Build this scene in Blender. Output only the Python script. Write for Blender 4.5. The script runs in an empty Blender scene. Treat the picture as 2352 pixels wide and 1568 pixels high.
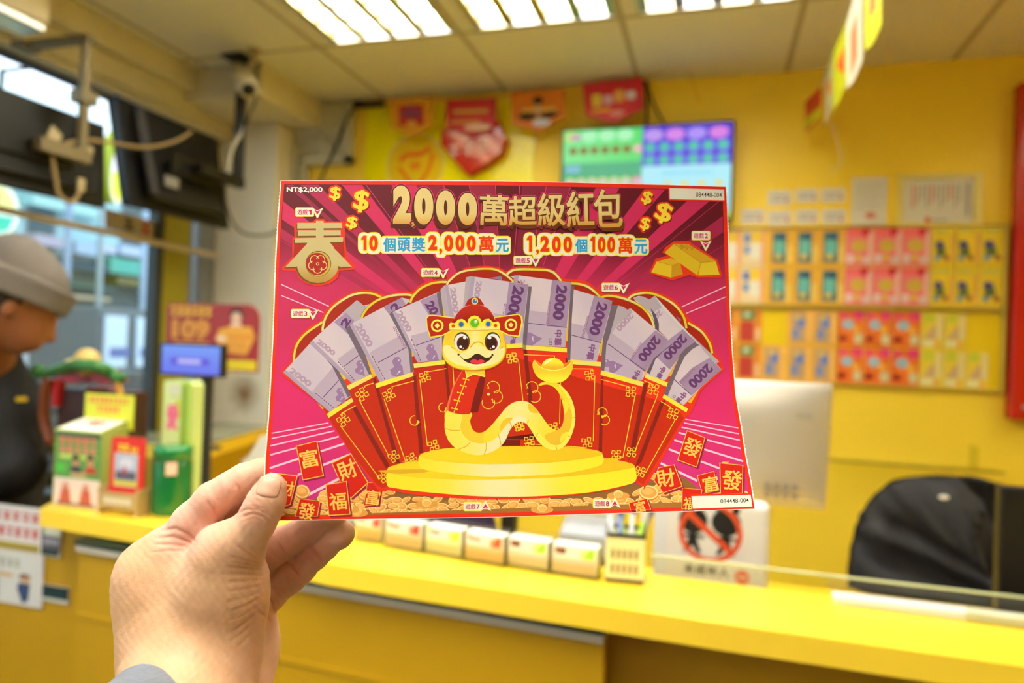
import bpy, bmesh, math, random
import numpy as np
from mathutils import Vector, Matrix
from mathutils.geometry import tessellate_polygon

sc = bpy.context.scene
COL = sc.collection
R_ = math.radians

# ------------------------------------------------------------------ camera
FW, FH, FPX = 2352, 1568, 1600.0
CAMZ = 1.45
_y, _p, _r = R_(16.1), R_(0.49), R_(2.0)
_f = np.array([-math.sin(_y)*math.cos(_p), math.cos(_y)*math.cos(_p), math.sin(_p)])
_rt = np.array([math.cos(_y), math.sin(_y), 0.0]); _up = np.cross(_rt, _f)
CR = math.cos(_r)*_rt + math.sin(_r)*_up
CU = -math.sin(_r)*_rt + math.cos(_r)*_up
CF = _f
CP = np.array([0.0, 0.0, CAMZ])
cd = bpy.data.cameras.new('camera'); cam = bpy.data.objects.new('camera', cd); COL.objects.link(cam)
cd.sensor_width = 36.0; cd.lens = FPX/FW*36.0
cd.clip_start = 0.02; cd.clip_end = 200
M = Matrix(((CR[0], CU[0], -CF[0], CP[0]), (CR[1], CU[1], -CF[1], CP[1]), (CR[2], CU[2], -CF[2], CP[2]), (0, 0, 0, 1)))
cam.matrix_world = M
cd.dof.use_dof = True; cd.dof.focus_distance = 0.350; cd.dof.aperture_fstop = 5.4
sc.camera = cam
sc.cycles.max_bounces = 8; sc.cycles.diffuse_bounces = 4; sc.cycles.glossy_bounces = 3

# ------------------------------------------------------------------ colour management, world, lights
vs = sc.view_settings
vs.view_transform = 'Standard'; vs.look = 'None'; vs.gamma = 1; vs.use_curve_mapping = False
vs.exposure = 0.60
LAMP = 28.0          # strength of the fluorescent tubes
wd = bpy.data.worlds.new('sky'); sc.world = wd; wd.use_nodes = True
_n = wd.node_tree.nodes; _n.clear()
_bg = _n.new('ShaderNodeBackground'); _o = _n.new('ShaderNodeOutputWorld')
_bg.inputs[0].default_value = (0.66, 0.78, 0.90, 1); _bg.inputs[1].default_value = 2.0
wd.node_tree.links.new(_bg.outputs[0], _o.inputs[0])

# ------------------------------------------------------------------ helpers
def lin(c):
    if isinstance(c, str):
        c = [int(c[i:i+2], 16) for i in (1, 3, 5)]
    return tuple(((v/255)/12.92 if v/255 <= 0.04045 else ((v/255+0.055)/1.055)**2.4) for v in c[:3])

def mat(name, c, rough=0.5, metal=0.0, spec=0.5, var=0.0, vscale=8.0, emit=0.0, trans=0.0, coat=0.0,
        bump=0.0, bscale=60.0, ior=1.45, alpha=1.0, sheen=0.0):
    m = bpy.data.materials.new(name); m.use_nodes = True
    nt = m.node_tree; b = nt.nodes['Principled BSDF']
    col = (*lin(c), 1)
    b.inputs['Base Color'].default_value = col
    b.inputs['Roughness'].default_value = rough; b.inputs['Metallic'].default_value = metal
    b.inputs['Specular IOR Level'].default_value = spec; b.inputs['IOR'].default_value = ior
    b.inputs['Transmission Weight'].default_value = trans; b.inputs['Coat Weight'].default_value = coat
    b.inputs['Alpha'].default_value = alpha; b.inputs['Sheen Weight'].default_value = sheen
    if emit:
        b.inputs['Emission Color'].default_value = col; b.inputs['Emission Strength'].default_value = emit
    tc = None
    if var or bump:
        tc = nt.nodes.new('ShaderNodeTexCoord')
    if var:
        nz = nt.nodes.new('ShaderNodeTexNoise'); nz.inputs['Scale'].default_value = vscale; nz.inputs['Detail'].default_value = 4
        nt.links.new(tc.outputs['Object'], nz.inputs['Vector'])
        mx = nt.nodes.new('ShaderNodeMix'); mx.data_type = 'RGBA'
        mx.inputs[6].default_value = tuple(v*(1-var) for v in col[:3])+(1,)
        mx.inputs[7].default_value = tuple(min(1, v*(1+var)) for v in col[:3])+(1,)
        nt.links.new(nz.outputs[0], mx.inputs[0]); nt.links.new(mx.outputs[2], b.inputs['Base Color'])
    if bump:
        n2 = nt.nodes.new('ShaderNodeTexNoise'); n2.inputs['Scale'].default_value = bscale; n2.inputs['Detail'].default_value = 5
        nt.links.new(tc.outputs['Object'], n2.inputs['Vector'])
        bp = nt.nodes.new('ShaderNodeBump'); bp.inputs['Strength'].default_value = bump; bp.inputs['Distance'].default_value = 0.002
        nt.links.new(n2.outputs[0], bp.inputs['Height']); nt.links.new(bp.outputs[0], b.inputs['Normal'])
    return m

def attr_mat(name, rough=0.45, emit=0.0, spec=0.5, coat=0.0, trans=0.0, alpha=1.0):
    """surface coloured by the printed colours stored with the mesh"""
    m = bpy.data.materials.new(name); m.use_nodes = True
    nt = m.node_tree; b = nt.nodes['Principled BSDF']
    a = nt.nodes.new('ShaderNodeAttribute'); a.attribute_name = 'Col'
    nt.links.new(a.outputs['Color'], b.inputs['Base Color'])
    b.inputs['Roughness'].default_value = rough; b.inputs['Specular IOR Level'].default_value = spec
    b.inputs['Coat Weight'].default_value = coat; b.inputs['Alpha'].default_value = alpha
    b.inputs['Transmission Weight'].default_value = trans
    if emit:
        nt.links.new(a.outputs['Color'], b.inputs['Emission Color']); b.inputs['Emission Strength'].default_value = emit
        b.inputs['Base Color'].default_value = (0, 0, 0, 1)
        for l in list(b.inputs['Base Color'].links): nt.links.remove(l)
        b.inputs['Base Color'].default_value = (0.01, 0.01, 0.01, 1)
    return m

def raydir(px, py):
    return CF + CR*((px-FW/2)/FPX) - CU*((py-FH/2)/FPX)
def atY(px, py, Y):
    v = raydir(px, py); return Vector(CP + v*(Y/v[1]))
def atX(px, py, X):
    v = raydir(px, py); return Vector(CP + v*(X/v[0]))
def atZ(px, py, Z):
    v = raydir(px, py); return Vector(CP + v*((Z-CAMZ)/v[2]))
def atD(px, py, d):
    return Vector(CP + raydir(px, py)*d)
def to_px(P):
    q = np.asarray(P) - CP
    d = q @ CF
    return np.stack([FW/2 + FPX*(q @ CR)/d, FH/2 - FPX*(q @ CU)/d, d], -1)

def wloc(o):
    v = Vector((0, 0, 0))
    while o is not None:
        v = v + o.location; o = o.parent
    return v

def tag(o, label=None, cat=None, group=None, kind=None):
    if label: o['label'] = label
    if cat: o['category'] = cat
    if group: o['group'] = group
    if kind: o['kind'] = kind
    return o

def thing(name, label, cat, loc, group=None):
    o = bpy.data.objects.new(name, None); COL.objects.link(o)
    o.location = loc; o.empty_display_size = 0.05
    return tag(o, label, cat, group)

def finish(name, me, mats, parent=None, loc=None, smooth=False, bevel=0, segs=2):
    for m in (mats if isinstance(mats, (list, tuple)) else [mats]): me.materials.append(m)
    o = bpy.data.objects.new(name, me); COL.objects.link(o)
    off = wloc(parent) if parent is not None else Vector(loc if loc is not None else (0, 0, 0))
    if parent is not None: o.parent = parent
    else: o.location = off
    me.transform(Matrix.Translation(-off))
    if smooth:
        for p in me.polygons: p.use_smooth = True
    if bevel:
        b = o.modifiers.new('bevel', 'BEVEL'); b.width = bevel; b.segments = segs; b.limit_method = 'ANGLE'; b.angle_limit = R_(40)
    return o

def catmull(pts, n=6, closed=False):
    P = [Vector(p) for p in pts]; out = []; N = len(P)
    rng = range(N if closed else N-1)
    for i in rng:
        if closed: a, b, c, d = P[(i-1) % N], P[i], P[(i+1) % N], P[(i+2) % N]
        else: a, b, c, d = P[max(i-1, 0)], P[i], P[i+1], P[min(i+2, N-1)]
        for k in range(n):
            t = k/n
            out.append(0.5*((2*b)+(c-a)*t+(2*a-5*b+4*c-d)*t*t+(3*b-a-3*c+d)*t**3))
    if not closed: out.append(P[-1])
    return out

class MB:
    def __init__(s): s.v = []; s.f = []; s.m = []
    def add(s, vs_, fs, mi=0):
        o = len(s.v); s.v += [tuple(v) for v in vs_]; s.f += [tuple(i+o for i in f) for f in fs]; s.m += [mi]*len(fs)
        return s
    def box(s, a, b, mi=0, rz=0, piv=None):
        x0, y0, z0 = a; x1, y1, z1 = b
        c = Vector(piv) if piv else Vector(((x0+x1)/2, (y0+y1)/2, 0))
        V = []
        for z in (z0, z1):
            for x, y in ((x0, y0), (x1, y0), (x1, y1), (x0, y1)):
                if rz:
                    dx, dy = x-c.x, y-c.y
                    x, y = c.x+dx*math.cos(rz)-dy*math.sin(rz), c.y+dx*math.sin(rz)+dy*math.cos(rz)
                V.append((x, y, z))
        return s.add(V, [(0, 3, 2, 1), (4, 5, 6, 7), (0, 1, 5, 4), (1, 2, 6, 5), (2, 3, 7, 6), (3, 0, 4, 7)], mi)
    def obox(s, c, ux, uy, uz, mi=0):
        """box from centre and three half-extent vectors"""
        c, ux, uy, uz = map(Vector, (c, ux, uy, uz)); V = []
        for k in (-1, 1):
            for i, j in ((-1, -1), (1, -1), (1, 1), (-1, 1)): V.append(c+ux*i+uy*j+uz*k)
        return s.add(V, [(0, 3, 2, 1), (4, 5, 6, 7), (0, 1, 5, 4), (1, 2, 6, 5), (2, 3, 7, 6), (3, 0, 4, 7)], mi)
    def prism(s, pts, d, mi=0):
        """closed outline pts (3d) pushed by vector d"""
        pts = [Vector(p) for p in pts]; d = Vector(d); n = len(pts)
        tri = tessellate_polygon([pts])
        V = pts+[p+d for p in pts]
        F = [t for t in tri]+[tuple(i+n for i in reversed(t)) for t in tri]
        F += [(i, (i+1) % n, (i+1) % n+n, i+n) for i in range(n)]
        return s.add(V, F, mi)
    def tube(s, pts, r, n=10, mi=0, cap=True):
        pts = [Vector(p) for p in pts]; rs = r if isinstance(r, (list, tuple)) else [r]*len(pts)
        V = []; F = []; up = Vector((0.13, 0.21, 0.97)).normalized()
        for i, p in enumerate(pts):
            t = (pts[min(i+1, len(pts)-1)]-pts[max(i-1, 0)]).normalized()
            a = t.cross(up)
            if a.length < 1e-3: a = t.cross(Vector((1, 0, 0)))
            a.normalize(); b = t.cross(a)
            for k in range(n):
                th = 2*math.pi*k/n; V.append(p+(a*math.cos(th)+b*math.sin(th))*rs[i])
        for i in range(len(pts)-1):
            for k in range(n):
                F.append((i*n+k, i*n+(k+1) % n, (i+1)*n+(k+1) % n, (i+1)*n+k))
        if cap:
            F.append(tuple(range(n-1, -1, -1))); F.append(tuple((len(pts)-1)*n+k for k in range(n)))
        return s.add(V, F, mi)
    def lathe(s, prof, c=(0, 0, 0), n=28, mi=0, sx=1, sy=1, axis='Z'):
        c = Vector(c); V = []; F = []
        for r, z in prof:
            for k in range(n):
                th = 2*math.pi*k/n; x, y = r*math.cos(th)*sx, r*math.sin(th)*sy
                V.append(c+(Vector((x, y, z)) if axis == 'Z' else Vector((x, -z, y)) if axis == 'Y' else Vector((z, x, y))))
        for i in range(len(prof)-1):
            for k in range(n):
                F.append((i*n+k, i*n+(k+1) % n, (i+1)*n+(k+1) % n, (i+1)*n+k))
        F.append(tuple(range(n-1, -1, -1))); F.append(tuple((len(prof)-1)*n+k for k in range(n)))
        return s.add(V, F, mi)
    def ball(s, c, r, n=16, mi=0):
        rx, ry, rz = r if isinstance(r, (list, tuple)) else (r, r, r)
        c = Vector(c); V = []; F = []; m = n//2
        for i in range(m+1):
            ph = math.pi*i/m
            for k in range(n):
                th = 2*math.pi*k/n
                V.append((c.x+rx*math.sin(ph)*math.cos(th), c.y+ry*math.sin(ph)*math.sin(th), c.z+rz*math.cos(ph)))
        for i in range(m):
            for k in range(n): F.append((i*n+k, (i+1)*n+k, (i+1)*n+(k+1) % n, i*n+(k+1) % n))
        return s.add(V, F, mi)
    def build(s, name, mats, parent=None, loc=None, smooth=False, bevel=0, segs=2):
        me = bpy.data.meshes.new(name); me.from_pydata(s.v, [], s.f); me.validate()
        for p, mi in zip(me.polygons, s.m): p.material_index = mi
        return finish(name, me, mats, parent, loc, smooth, bevel, segs)

# ---- flat printed artwork: polygons, strokes and lettering stacked in thin ink layers on a surface
_gl = {}
def glyph(txt, off=0.0):
    k = (txt, round(off, 4))
    if k in _gl: return _gl[k]
    if txt == '1':
        _gl[k] = ([(0, .50), (0, .58), (.13, .70), (.30, .70), (.30, 0), (.13, 0), (.13, .50)], [(3, 2, 6), (2, 1, 6), (1, 0, 6), (3, 6, 5), (3, 5, 4)]); return _gl[k]
    c = bpy.data.curves.new('t', 'FONT'); c.body = txt; c.offset = off; c.resolution_u = 8
    o = bpy.data.objects.new('t', c); COL.objects.link(o)
    me = o.to_mesh()
    V = [(v.co.x, v.co.y) for v in me.vertices]; F = [tuple(p.vertices) for p in me.polygons]
    o.to_mesh_clear(); bpy.data.objects.remove(o); bpy.data.curves.remove(c)
    _gl[k] = (V, F); return _gl[k]

def clip_convex(poly, cl):
    out = [tuple(p) for p in poly]
    for i in range(len(cl)):
        a, b = cl[i], cl[(i+1) % len(cl)]
        def side(p): return (b[0]-a[0])*(p[1]-a[1])-(b[1]-a[1])*(p[0]-a[0])
        res = []
        for j in range(len(out)):
            p, q = out[j], out[(j+1) % len(out)]; sp, sq = side(p), side(q)
            if sp >= 0: res.append(p)
            if (sp > 0) != (sq > 0) and sp != sq:
                t = sp/(sp-sq); res.append((p[0]+(q[0]-p[0])*t, p[1]+(q[1]-p[1])*t))
        out = res
        if len(out) < 3: return []
    return out

class Art:
    """x to the right, y downwards"""
    def __init__(s):
        s.z = 0; s.items = []; s.T = (0, 0, 1.0)
    def fr(s, ox=0, oy=0, k=1.0): s.T = (ox, oy, k); return s
    def t(s, pts):
        ox, oy, k = s.T; return [(ox+p[0]*k, oy+p[1]*k) for p in pts]
    def up(s, n=1): s.z += n; return s
    def raw(s, V, F, paint): s.items.append((V, F, paint, s.z))
    def fill(s, paint, pts, smooth=0, clip=None):
        P = s.t(pts)
        if smooth: P = [(v.x, v.y) for v in catmull([(a, b, 0) for a, b in P], smooth, True)]
        if clip: P = clip_convex(P, clip)
        if len(P) < 3: return s
        tri = tessellate_polygon([[Vector((a, b, 0)) for a, b in P]])
        s.raw(P, [tuple(q) for q in tri], paint); s.z += 1
        return s
    def stroke(s, paint, pts, w, smooth=0, closed=False):
        P = [Vector((a, b)) for a, b in s.t(pts)]; w = w*s.T[2]/2
        if smooth: P = [v.to_2d() for v in catmull([(p.x, p.y, 0) for p in P], smooth, closed)]
        n = len(P); L = []; Rr = []
        for i in range(n):
            if closed: a, b = P[i-1], P[(i+1) % n]
            else: a, b = P[max(i-1, 0)], P[min(i+1, n-1)]
            d0 = (P[i]-a); d1 = (b-P[i])
            d0 = d0.normalized() if d0.length > 1e-9 else d1.normalized()
            d1 = d1.normalized() if d1.length > 1e-9 else d0
            tt = (d0+d1); tt = tt.normalized() if tt.length > 1e-6 else d0
            nn = Vector((-tt.y, tt.x)); cs = max(0.45, abs(nn.dot(Vector((-d0.y, d0.x)))))
            L.append(P[i]+nn*w/cs); Rr.append(P[i]-nn*w/cs)
        V = [tuple(v) for v in L]+[tuple(v) for v in Rr]
        F = [(i, (i+1) % n, n+(i+1) % n, n+i) for i in range(n if closed else n-1)]
        s.raw(V, F, paint); s.z += 1
        return s
    def disc(s, paint, c, r, ry=None, rot=0, n=28):
        ry = ry or r; cr, sr = math.cos(R_(rot)), math.sin(R_(rot))
        return s.fill(paint, [(c[0]+r*math.cos(a)*cr-ry*math.sin(a)*sr, c[1]+r*math.cos(a)*sr+ry*math.sin(a)*cr)
                              for a in [2*math.pi*i/n for i in range(n)]])
    def rect(s, paint, x0, y0, x1, y1, r=0):
        if not r: return s.fill(paint, [(x0, y0), (x1, y0), (x1, y1), (x0, y1)])
        P = []
        for cx, cy, a0 in ((x1-r, y0+r, -90), (x1-r, y1-r, 0), (x0+r, y1-r, 90), (x0+r, y0+r, 180)):
            for k in range(5):
                a = R_(a0+k*22.5); P.append((cx+r*math.cos(a), cy+r*math.sin(a)))
        return s.fill(paint, P)
    def text(s, txt, box, paint, bold=0.0, rot=0, outl=(), shift=None, skew=0):
        """lettering fitted to box (x0,y0,x1,y1), turned about the box centre; outl = ((px, paint), ...) outermost first"""
        cjk = any(ord(ch) > 0x2E80 or ch == '$' for ch in txt)
        V0, F0 = glyph(txt, 0.0 if cjk else bold)
        if not V0: return s
        xs = [v[0] for v in V0]; ys = [v[1] for v in V0]
        gx0, gx1, gy0, gy1 = min(xs), max(xs), min(ys), max(ys)
        (bx0, by0), (bx1, by1) = s.t([(box[0], box[1]), (box[2], box[3])])
        cx, cy = (bx0+bx1)/2, (by0+by1)/2
        kx = (bx1-bx0)/max(1e-6, gx1-gx0); ky = (by1-by0)/max(1e-6, gy1-gy0)
        ca, sa = math.cos(R_(rot)), math.sin(R_(rot))
        def mp(V, dx=0, dy=0):
            out = []
            for x, y in V:
                X = (x-(gx0+gx1)/2)*kx; Y = -(y-(gy0+gy1)/2)*ky; X += skew*Y
                out.append((cx+X*ca-Y*sa+dx, cy+X*sa+Y*ca+dy))
            return out
        k = s.T[2]
        for o, p in outl:
            o *= k
            for q in range(12):
                a = 2*math.pi*q/12
                s.raw(mp(V0, o*math.cos(a), o*math.sin(a)), F0, p); s.z += 0.15
            s.z += 0.5
        if shift:
            dx, dy, p, n = shift; rr = bold*(abs(kx)+abs(ky))/2 if cjk else 0
            for q in range(n, 0, -1):
                for w in range(4 if rr > .4 else 1):
                    s.raw(mp(V0, dx*k*q/n+rr*math.cos(w*1.5708), dy*k*q/n+rr*math.sin(w*1.5708)), F0, p); s.z += 0.2
            s.z += 0.5
        if cjk and bold:
            rr = bold*(abs(kx)+abs(ky))/2
            for q in range(6 if rr < 1.2 else 10):
                a = 2*math.pi*q/(6 if rr < 1.2 else 10); s.raw(mp(V0, rr*math.cos(a), rr*math.sin(a)), F0, paint); s.z += 0.15
        s.raw(mp(V0), F0, paint); s.z += 1
        return s
    def build(s, name, mapf, material, parent=None, loc=None, cell=None, eps=1e-5, extra=None, big=24.0, gain=1.0):
        """mapf(x, y, h) -> 3d; extra(me_verts, me_faces, cols) may add sheet geometry first"""
        V3, F3, C3 = [], [], []
        if extra: extra(V3, F3, C3)
        def emit(V, F, paint, z):
            o = len(V3)
            cols = [lin(paint(x, y)) for x, y in V] if callable(paint) else None
            c0 = None if callable(paint) else lin(paint)
            if gain != 1.0:
                if cols: cols = [tuple(v*gain for v in q) for q in cols]
                else: c0 = tuple(v*gain for v in c0)
            for x, y in V: V3.append(tuple(mapf(x, y, (z+1)*eps)))
            for f in F:
                a, b, c = V[f[0]], V[f[1]], V[f[2]]
                ar = (b[0]-a[0])*(c[1]-a[1])-(b[1]-a[1])*(c[0]-a[0])
                g = f if ar < 0 else tuple(reversed(f))
                F3.append(tuple(i+o for i in g)); C3.append([cols[i] for i in g] if cols else [c0]*len(g))
        # thin ink layers: every piece lies one step above whatever it overlaps
        B = np.array([[min(v[0] for v in i[0]), min(v[1] for v in i[0]), max(v[0] for v in i[0]), max(v[1] for v in i[0])] for i in s.items])
        lev = np.zeros(len(s.items)); order = sorted(range(len(s.items)), key=lambda i: s.items[i][3]); done = []
        for i in order:
            if done:
                d = np.array(done); b = B[d]; m = (b[:, 0] < B[i, 2]) & (b[:, 2] > B[i, 0]) & (b[:, 1] < B[i, 3]) & (b[:, 3] > B[i, 1])
                lev[i] = (lev[d][m].max()+1) if m.any() else 0
            done.append(i)
        s.levels = int(lev.max()) if len(lev) else 0
        s.items = [(s.items[i][0], s.items[i][1], s.items[i][2], lev[i]) for i in order]
        for V, F, paint, z in s.items:
            xs = [v[0] for v in V]; ys = [v[1] for v in V]
            if cell and (max(xs)-min(xs) > big or max(ys)-min(ys) > big):
                bm = bmesh.new(); vv = [bm.verts.new((x, y, 0)) for x, y in V]
                for f in F:
                    try: bm.faces.new([vv[i] for i in f])
                    except ValueError: pass
                for ax, lo, hi in ((0, min(xs), max(xs)), (1, min(ys), max(ys))):
                    q = math.ceil((lo+1e-3)/cell)*cell
                    while q < hi-1e-3:
                        co = (q, 0, 0) if ax == 0 else (0, q, 0); no = (1, 0, 0) if ax == 0 else (0, 1, 0)
                        bmesh.ops.bisect_plane(bm, geom=bm.verts[:]+bm.edges[:]+bm.faces[:], plane_co=co, plane_no=no, dist=1e-5)
                        q += cell
                q = math.ceil((min(xs)+min(ys))/cell)*cell
                while q < max(xs)+max(ys):
                    bmesh.ops.bisect_plane(bm, geom=bm.verts[:]+bm.edges[:]+bm.faces[:], plane_co=(q/2, q/2, 0), plane_no=(.70710678, .70710678, 0), dist=1e-5)
                    q += cell
                bmesh.ops.triangulate(bm, faces=bm.faces[:])
                bm.verts.index_update()
                V2 = [(v.co.x, v.co.y) for v in bm.verts]; F2 = [tuple(v.index for v in f.verts) for f in bm.faces]
                bm.free(); emit(V2, F2, paint, z)
            else: emit(V, F, paint, z)
        me = bpy.data.meshes.new(name); me.from_pydata(V3, [], F3)
        at = me.color_attributes.new('Col', 'FLOAT_COLOR', 'CORNER')
        buf = np.ones((len(me.loops), 4), dtype=np.float32); i = 0
        for cs in C3:
            for c in cs: buf[i, :3] = c; i += 1
        at.data.foreach_set('color', buf.ravel())
        return finish(name, me, material, parent, loc)

def plane_map(org, ux, uy, w=1.0, h=1.0):
    """artwork units 0..w, 0..h (y down) onto a flat face; org = top left corner, ux along the top, uy down the side"""
    org, ux, uy = Vector(org), Vector(ux), Vector(uy); n = ux.cross(uy).normalized()*-1
    if n.dot(Vector(CP)-org) < 0: n = -n
    return lambda x, y, e: org+ux*(x/w)+uy*(y/h)+n*e

PRINT = attr_mat('printed_ink', rough=0.5, spec=0.35)
def copy_tree(o, parent=None, loc=None, label=None):
    c = o.copy(); COL.objects.link(c)
    if parent is not None: c.parent = parent
    if loc is not None: c.location = loc
    if label: c['label'] = label
    for ch in list(o.children): copy_tree(ch, c)
    return c
# ================================================================== the room
def glass_mat(name, tint='#f4fbfa', refl=0.08, rough=0.02, dens=0.0):
    m = bpy.data.materials.new(name); m.use_nodes = True; nt = m.node_tree; nt.nodes.clear()
    o = nt.nodes.new('ShaderNodeOutputMaterial'); t = nt.nodes.new('ShaderNodeBsdfTransparent'); g = nt.nodes.new('ShaderNodeBsdfGlossy')
    lw = nt.nodes.new('ShaderNodeLayerWeight'); lw.inputs[0].default_value = .5; mx = nt.nodes.new('ShaderNodeMixShader')
    pw = nt.nodes.new('ShaderNodeMath'); pw.operation = 'POWER'; pw.inputs[1].default_value = 5; nt.links.new(lw.outputs['Facing'], pw.inputs[0])
    f = nt.nodes.new('ShaderNodeMath'); f.operation = 'MULTIPLY_ADD'; f.inputs[1].default_value = .6; f.inputs[2].default_value = .035; nt.links.new(pw.outputs[0], f.inputs[0])
    t.inputs[0].default_value = (*lin(tint), 1); g.inputs['Roughness'].default_value = rough; g.inputs[0].default_value = (.9, .9, .9, 1)
    nt.links.new(f.outputs[0], mx.inputs[0]); nt.links.new(t.outputs[0], mx.inputs[1]); nt.links.new(g.outputs[0], mx.inputs[2]); nt.links.new(mx.outputs[0], o.inputs[0])
    return m
YW = 3.03; ZC = CAMZ+1.167; XL = -2.30; XR = 2.6; YR = -3.2
def tile_mat():
    m = mat('ceiling_board', '#e6dfca', rough=.9, spec=.1); nt = m.node_tree; b = nt.nodes['Principled BSDF']
    tc = nt.nodes.new('ShaderNodeTexCoord'); sep = nt.nodes.new('ShaderNodeSeparateXYZ'); nt.links.new(tc.outputs['Object'], sep.inputs[0])
    outs = []
    for ax, off, per in ((0, 1.545, .6), (1, -2.43, 1.2)):
        a = nt.nodes.new('ShaderNodeMath'); a.operation = 'ADD'; a.inputs[1].default_value = off+60; nt.links.new(sep.outputs[ax], a.inputs[0])
        p = nt.nodes.new('ShaderNodeMath'); p.operation = 'PINGPONG'; p.inputs[1].default_value = per/2
        md = nt.nodes.new('ShaderNodeMath'); md.operation = 'ADD'; md.inputs[1].default_value = 0.0
        nt.links.new(a.outputs[0], md.inputs[0]); nt.links.new(md.outputs[0], p.inputs[0])
        l = nt.nodes.new('ShaderNodeMath'); l.operation = 'LESS_THAN'; l.inputs[1].default_value = .011; nt.links.new(p.outputs[0], l.inputs[0]); outs.append(l)
    mxx = nt.nodes.new('ShaderNodeMath'); mxx.operation = 'MAXIMUM'; nt.links.new(outs[0].outputs[0], mxx.inputs[0]); nt.links.new(outs[1].outputs[0], mxx.inputs[1])
    mx = nt.nodes.new('ShaderNodeMix'); mx.data_type = 'RGBA'; mx.inputs[6].default_value = (*lin('#e6dfca'), 1); mx.inputs[7].default_value = (*lin('#b8ac8c'), 1)
    nt.links.new(mxx.outputs[0], mx.inputs[0]); nt.links.new(mx.outputs[2], b.inputs['Base Color'])
    return m
M_CEIL = tile_mat()
M_YWALL = mat('yellow_wall_paint', '#ffd93c', rough=.42, spec=.45, var=.03, vscale=3)
M_CREAM = mat('cream_paint', '#dccfae', rough=.6, var=.05, vscale=4)
M_WHITE = mat('white_paint', '#dcd8cc', rough=.6, var=.03)
M_FLOOR = mat('floor_tile', '#5e584d', rough=.35, var=.08, vscale=5)
M_BLACK = mat('black_plastic', '#121212', rough=.45)
M_DARK = mat('dark_grey_plastic', '#232426', rough=.5)
M_ALU = mat('brushed_aluminium', '#b8b8b6', rough=.3, metal=1.0)
M_WPL = mat('white_plastic', '#e4e4e0', rough=.4)
M_GLASS = glass_mat('clear_glass')
M_ACRY = glass_mat('clear_acrylic', '#f6f7ec', rough=.05)
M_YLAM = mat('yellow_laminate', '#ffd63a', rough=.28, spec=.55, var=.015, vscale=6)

def struct(name, mb, m, bevel=0, smooth=False, loc=(0, 0, 0)):
    return tag(mb.build(name, m, loc=loc, bevel=bevel, smooth=smooth), kind='structure')
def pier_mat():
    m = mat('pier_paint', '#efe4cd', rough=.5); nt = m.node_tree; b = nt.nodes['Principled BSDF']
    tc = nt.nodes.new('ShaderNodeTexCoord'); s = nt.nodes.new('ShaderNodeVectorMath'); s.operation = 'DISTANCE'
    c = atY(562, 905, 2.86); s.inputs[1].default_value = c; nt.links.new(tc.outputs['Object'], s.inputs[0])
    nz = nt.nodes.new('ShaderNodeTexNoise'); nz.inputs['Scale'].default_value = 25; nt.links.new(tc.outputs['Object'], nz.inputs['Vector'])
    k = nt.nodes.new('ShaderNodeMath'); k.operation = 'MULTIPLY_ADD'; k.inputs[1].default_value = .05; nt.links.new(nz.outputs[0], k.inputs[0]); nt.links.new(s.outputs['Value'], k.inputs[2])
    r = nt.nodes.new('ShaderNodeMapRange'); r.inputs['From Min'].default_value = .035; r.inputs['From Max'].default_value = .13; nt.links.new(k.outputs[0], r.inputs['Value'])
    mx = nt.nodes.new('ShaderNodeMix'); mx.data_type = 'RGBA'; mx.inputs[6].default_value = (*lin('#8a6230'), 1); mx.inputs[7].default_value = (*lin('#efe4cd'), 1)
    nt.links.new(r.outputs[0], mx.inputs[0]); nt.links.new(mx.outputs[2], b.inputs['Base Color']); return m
struct('floor', MB().box((XL-.2, YR-.2, -.1), (XR+.2, YW+.2, 0)), M_FLOOR)
# ceiling with openings for the recessed fixtures
FIX = [(xc, y0) for xc in (-1.215, -.62, -.02) for y0 in (1.22, -.58, -2.38)]+[(1.78, 1.22), (1.78, -.58)]  # last two fixtures are added out of view to brighten the back wall
cm = MB(); xs = sorted({XL-.2, XR+.2} | {x-.265 for x, _ in FIX} | {x+.265 for x, _ in FIX}); ys = sorted({YR-.2, YW+.2} | {y for _, y in FIX} | {y+1.2 for _, y in FIX})
for i in range(len(xs)-1):
    for j in range(len(ys)-1):
        cx, cy = (xs[i]+xs[i+1])/2, (ys[j]+ys[j+1])/2
        if any(abs(cx-x) < .26 and y < cy < y+1.2 for x, y in FIX): continue
        cm.box((xs[i], ys[j], ZC), (xs[i+1], ys[j+1], ZC+.02))
struct('ceiling', cm, M_CEIL)
struct('wall_back', MB().box((XL-.2, YW, 0), (XR+.2, YW+.12, ZC+.2)), M_YWALL)
struct('wall_right', MB().box((XR, YR, 0), (XR+.12, YW, ZC+.2)), M_YWALL)
struct('wall_rear', MB().box((XL-.2, YR-.12, 0), (XR+.2, YR, ZC+.2)), mat('rear_wall_paint', '#a3957c', rough=.6))
# left wall: low sill, head above the window, corner pier and dropped bulkhead
struct('wall_left', MB().box((XL-.12, YR, 0), (XL, YW, .80)).box((XL-.12, YR, CAMZ+.95), (XL+.02, 2.86, ZC+.2)).box((XL-.12, YR, .80), (XL, -1.6, CAMZ+.95))
       .box((XL+.02, YR, CAMZ+1.07), (XL+.10, 2.60, ZC)).box((XL+.02, YR, CAMZ+.975), (XL+.045, 2.60, CAMZ+1.07)), M_CREAM, bevel=.006)
struct('trim_1', MB().box((XL-.12, 2.86, .0), (-2.02, YW, CAMZ+1.03)), pier_mat(), bevel=.01)
struct('trim_2', MB().box((XL-.05, 2.52, CAMZ+1.03), (-1.87, YW, ZC)), M_CREAM, bevel=.008)
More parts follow.
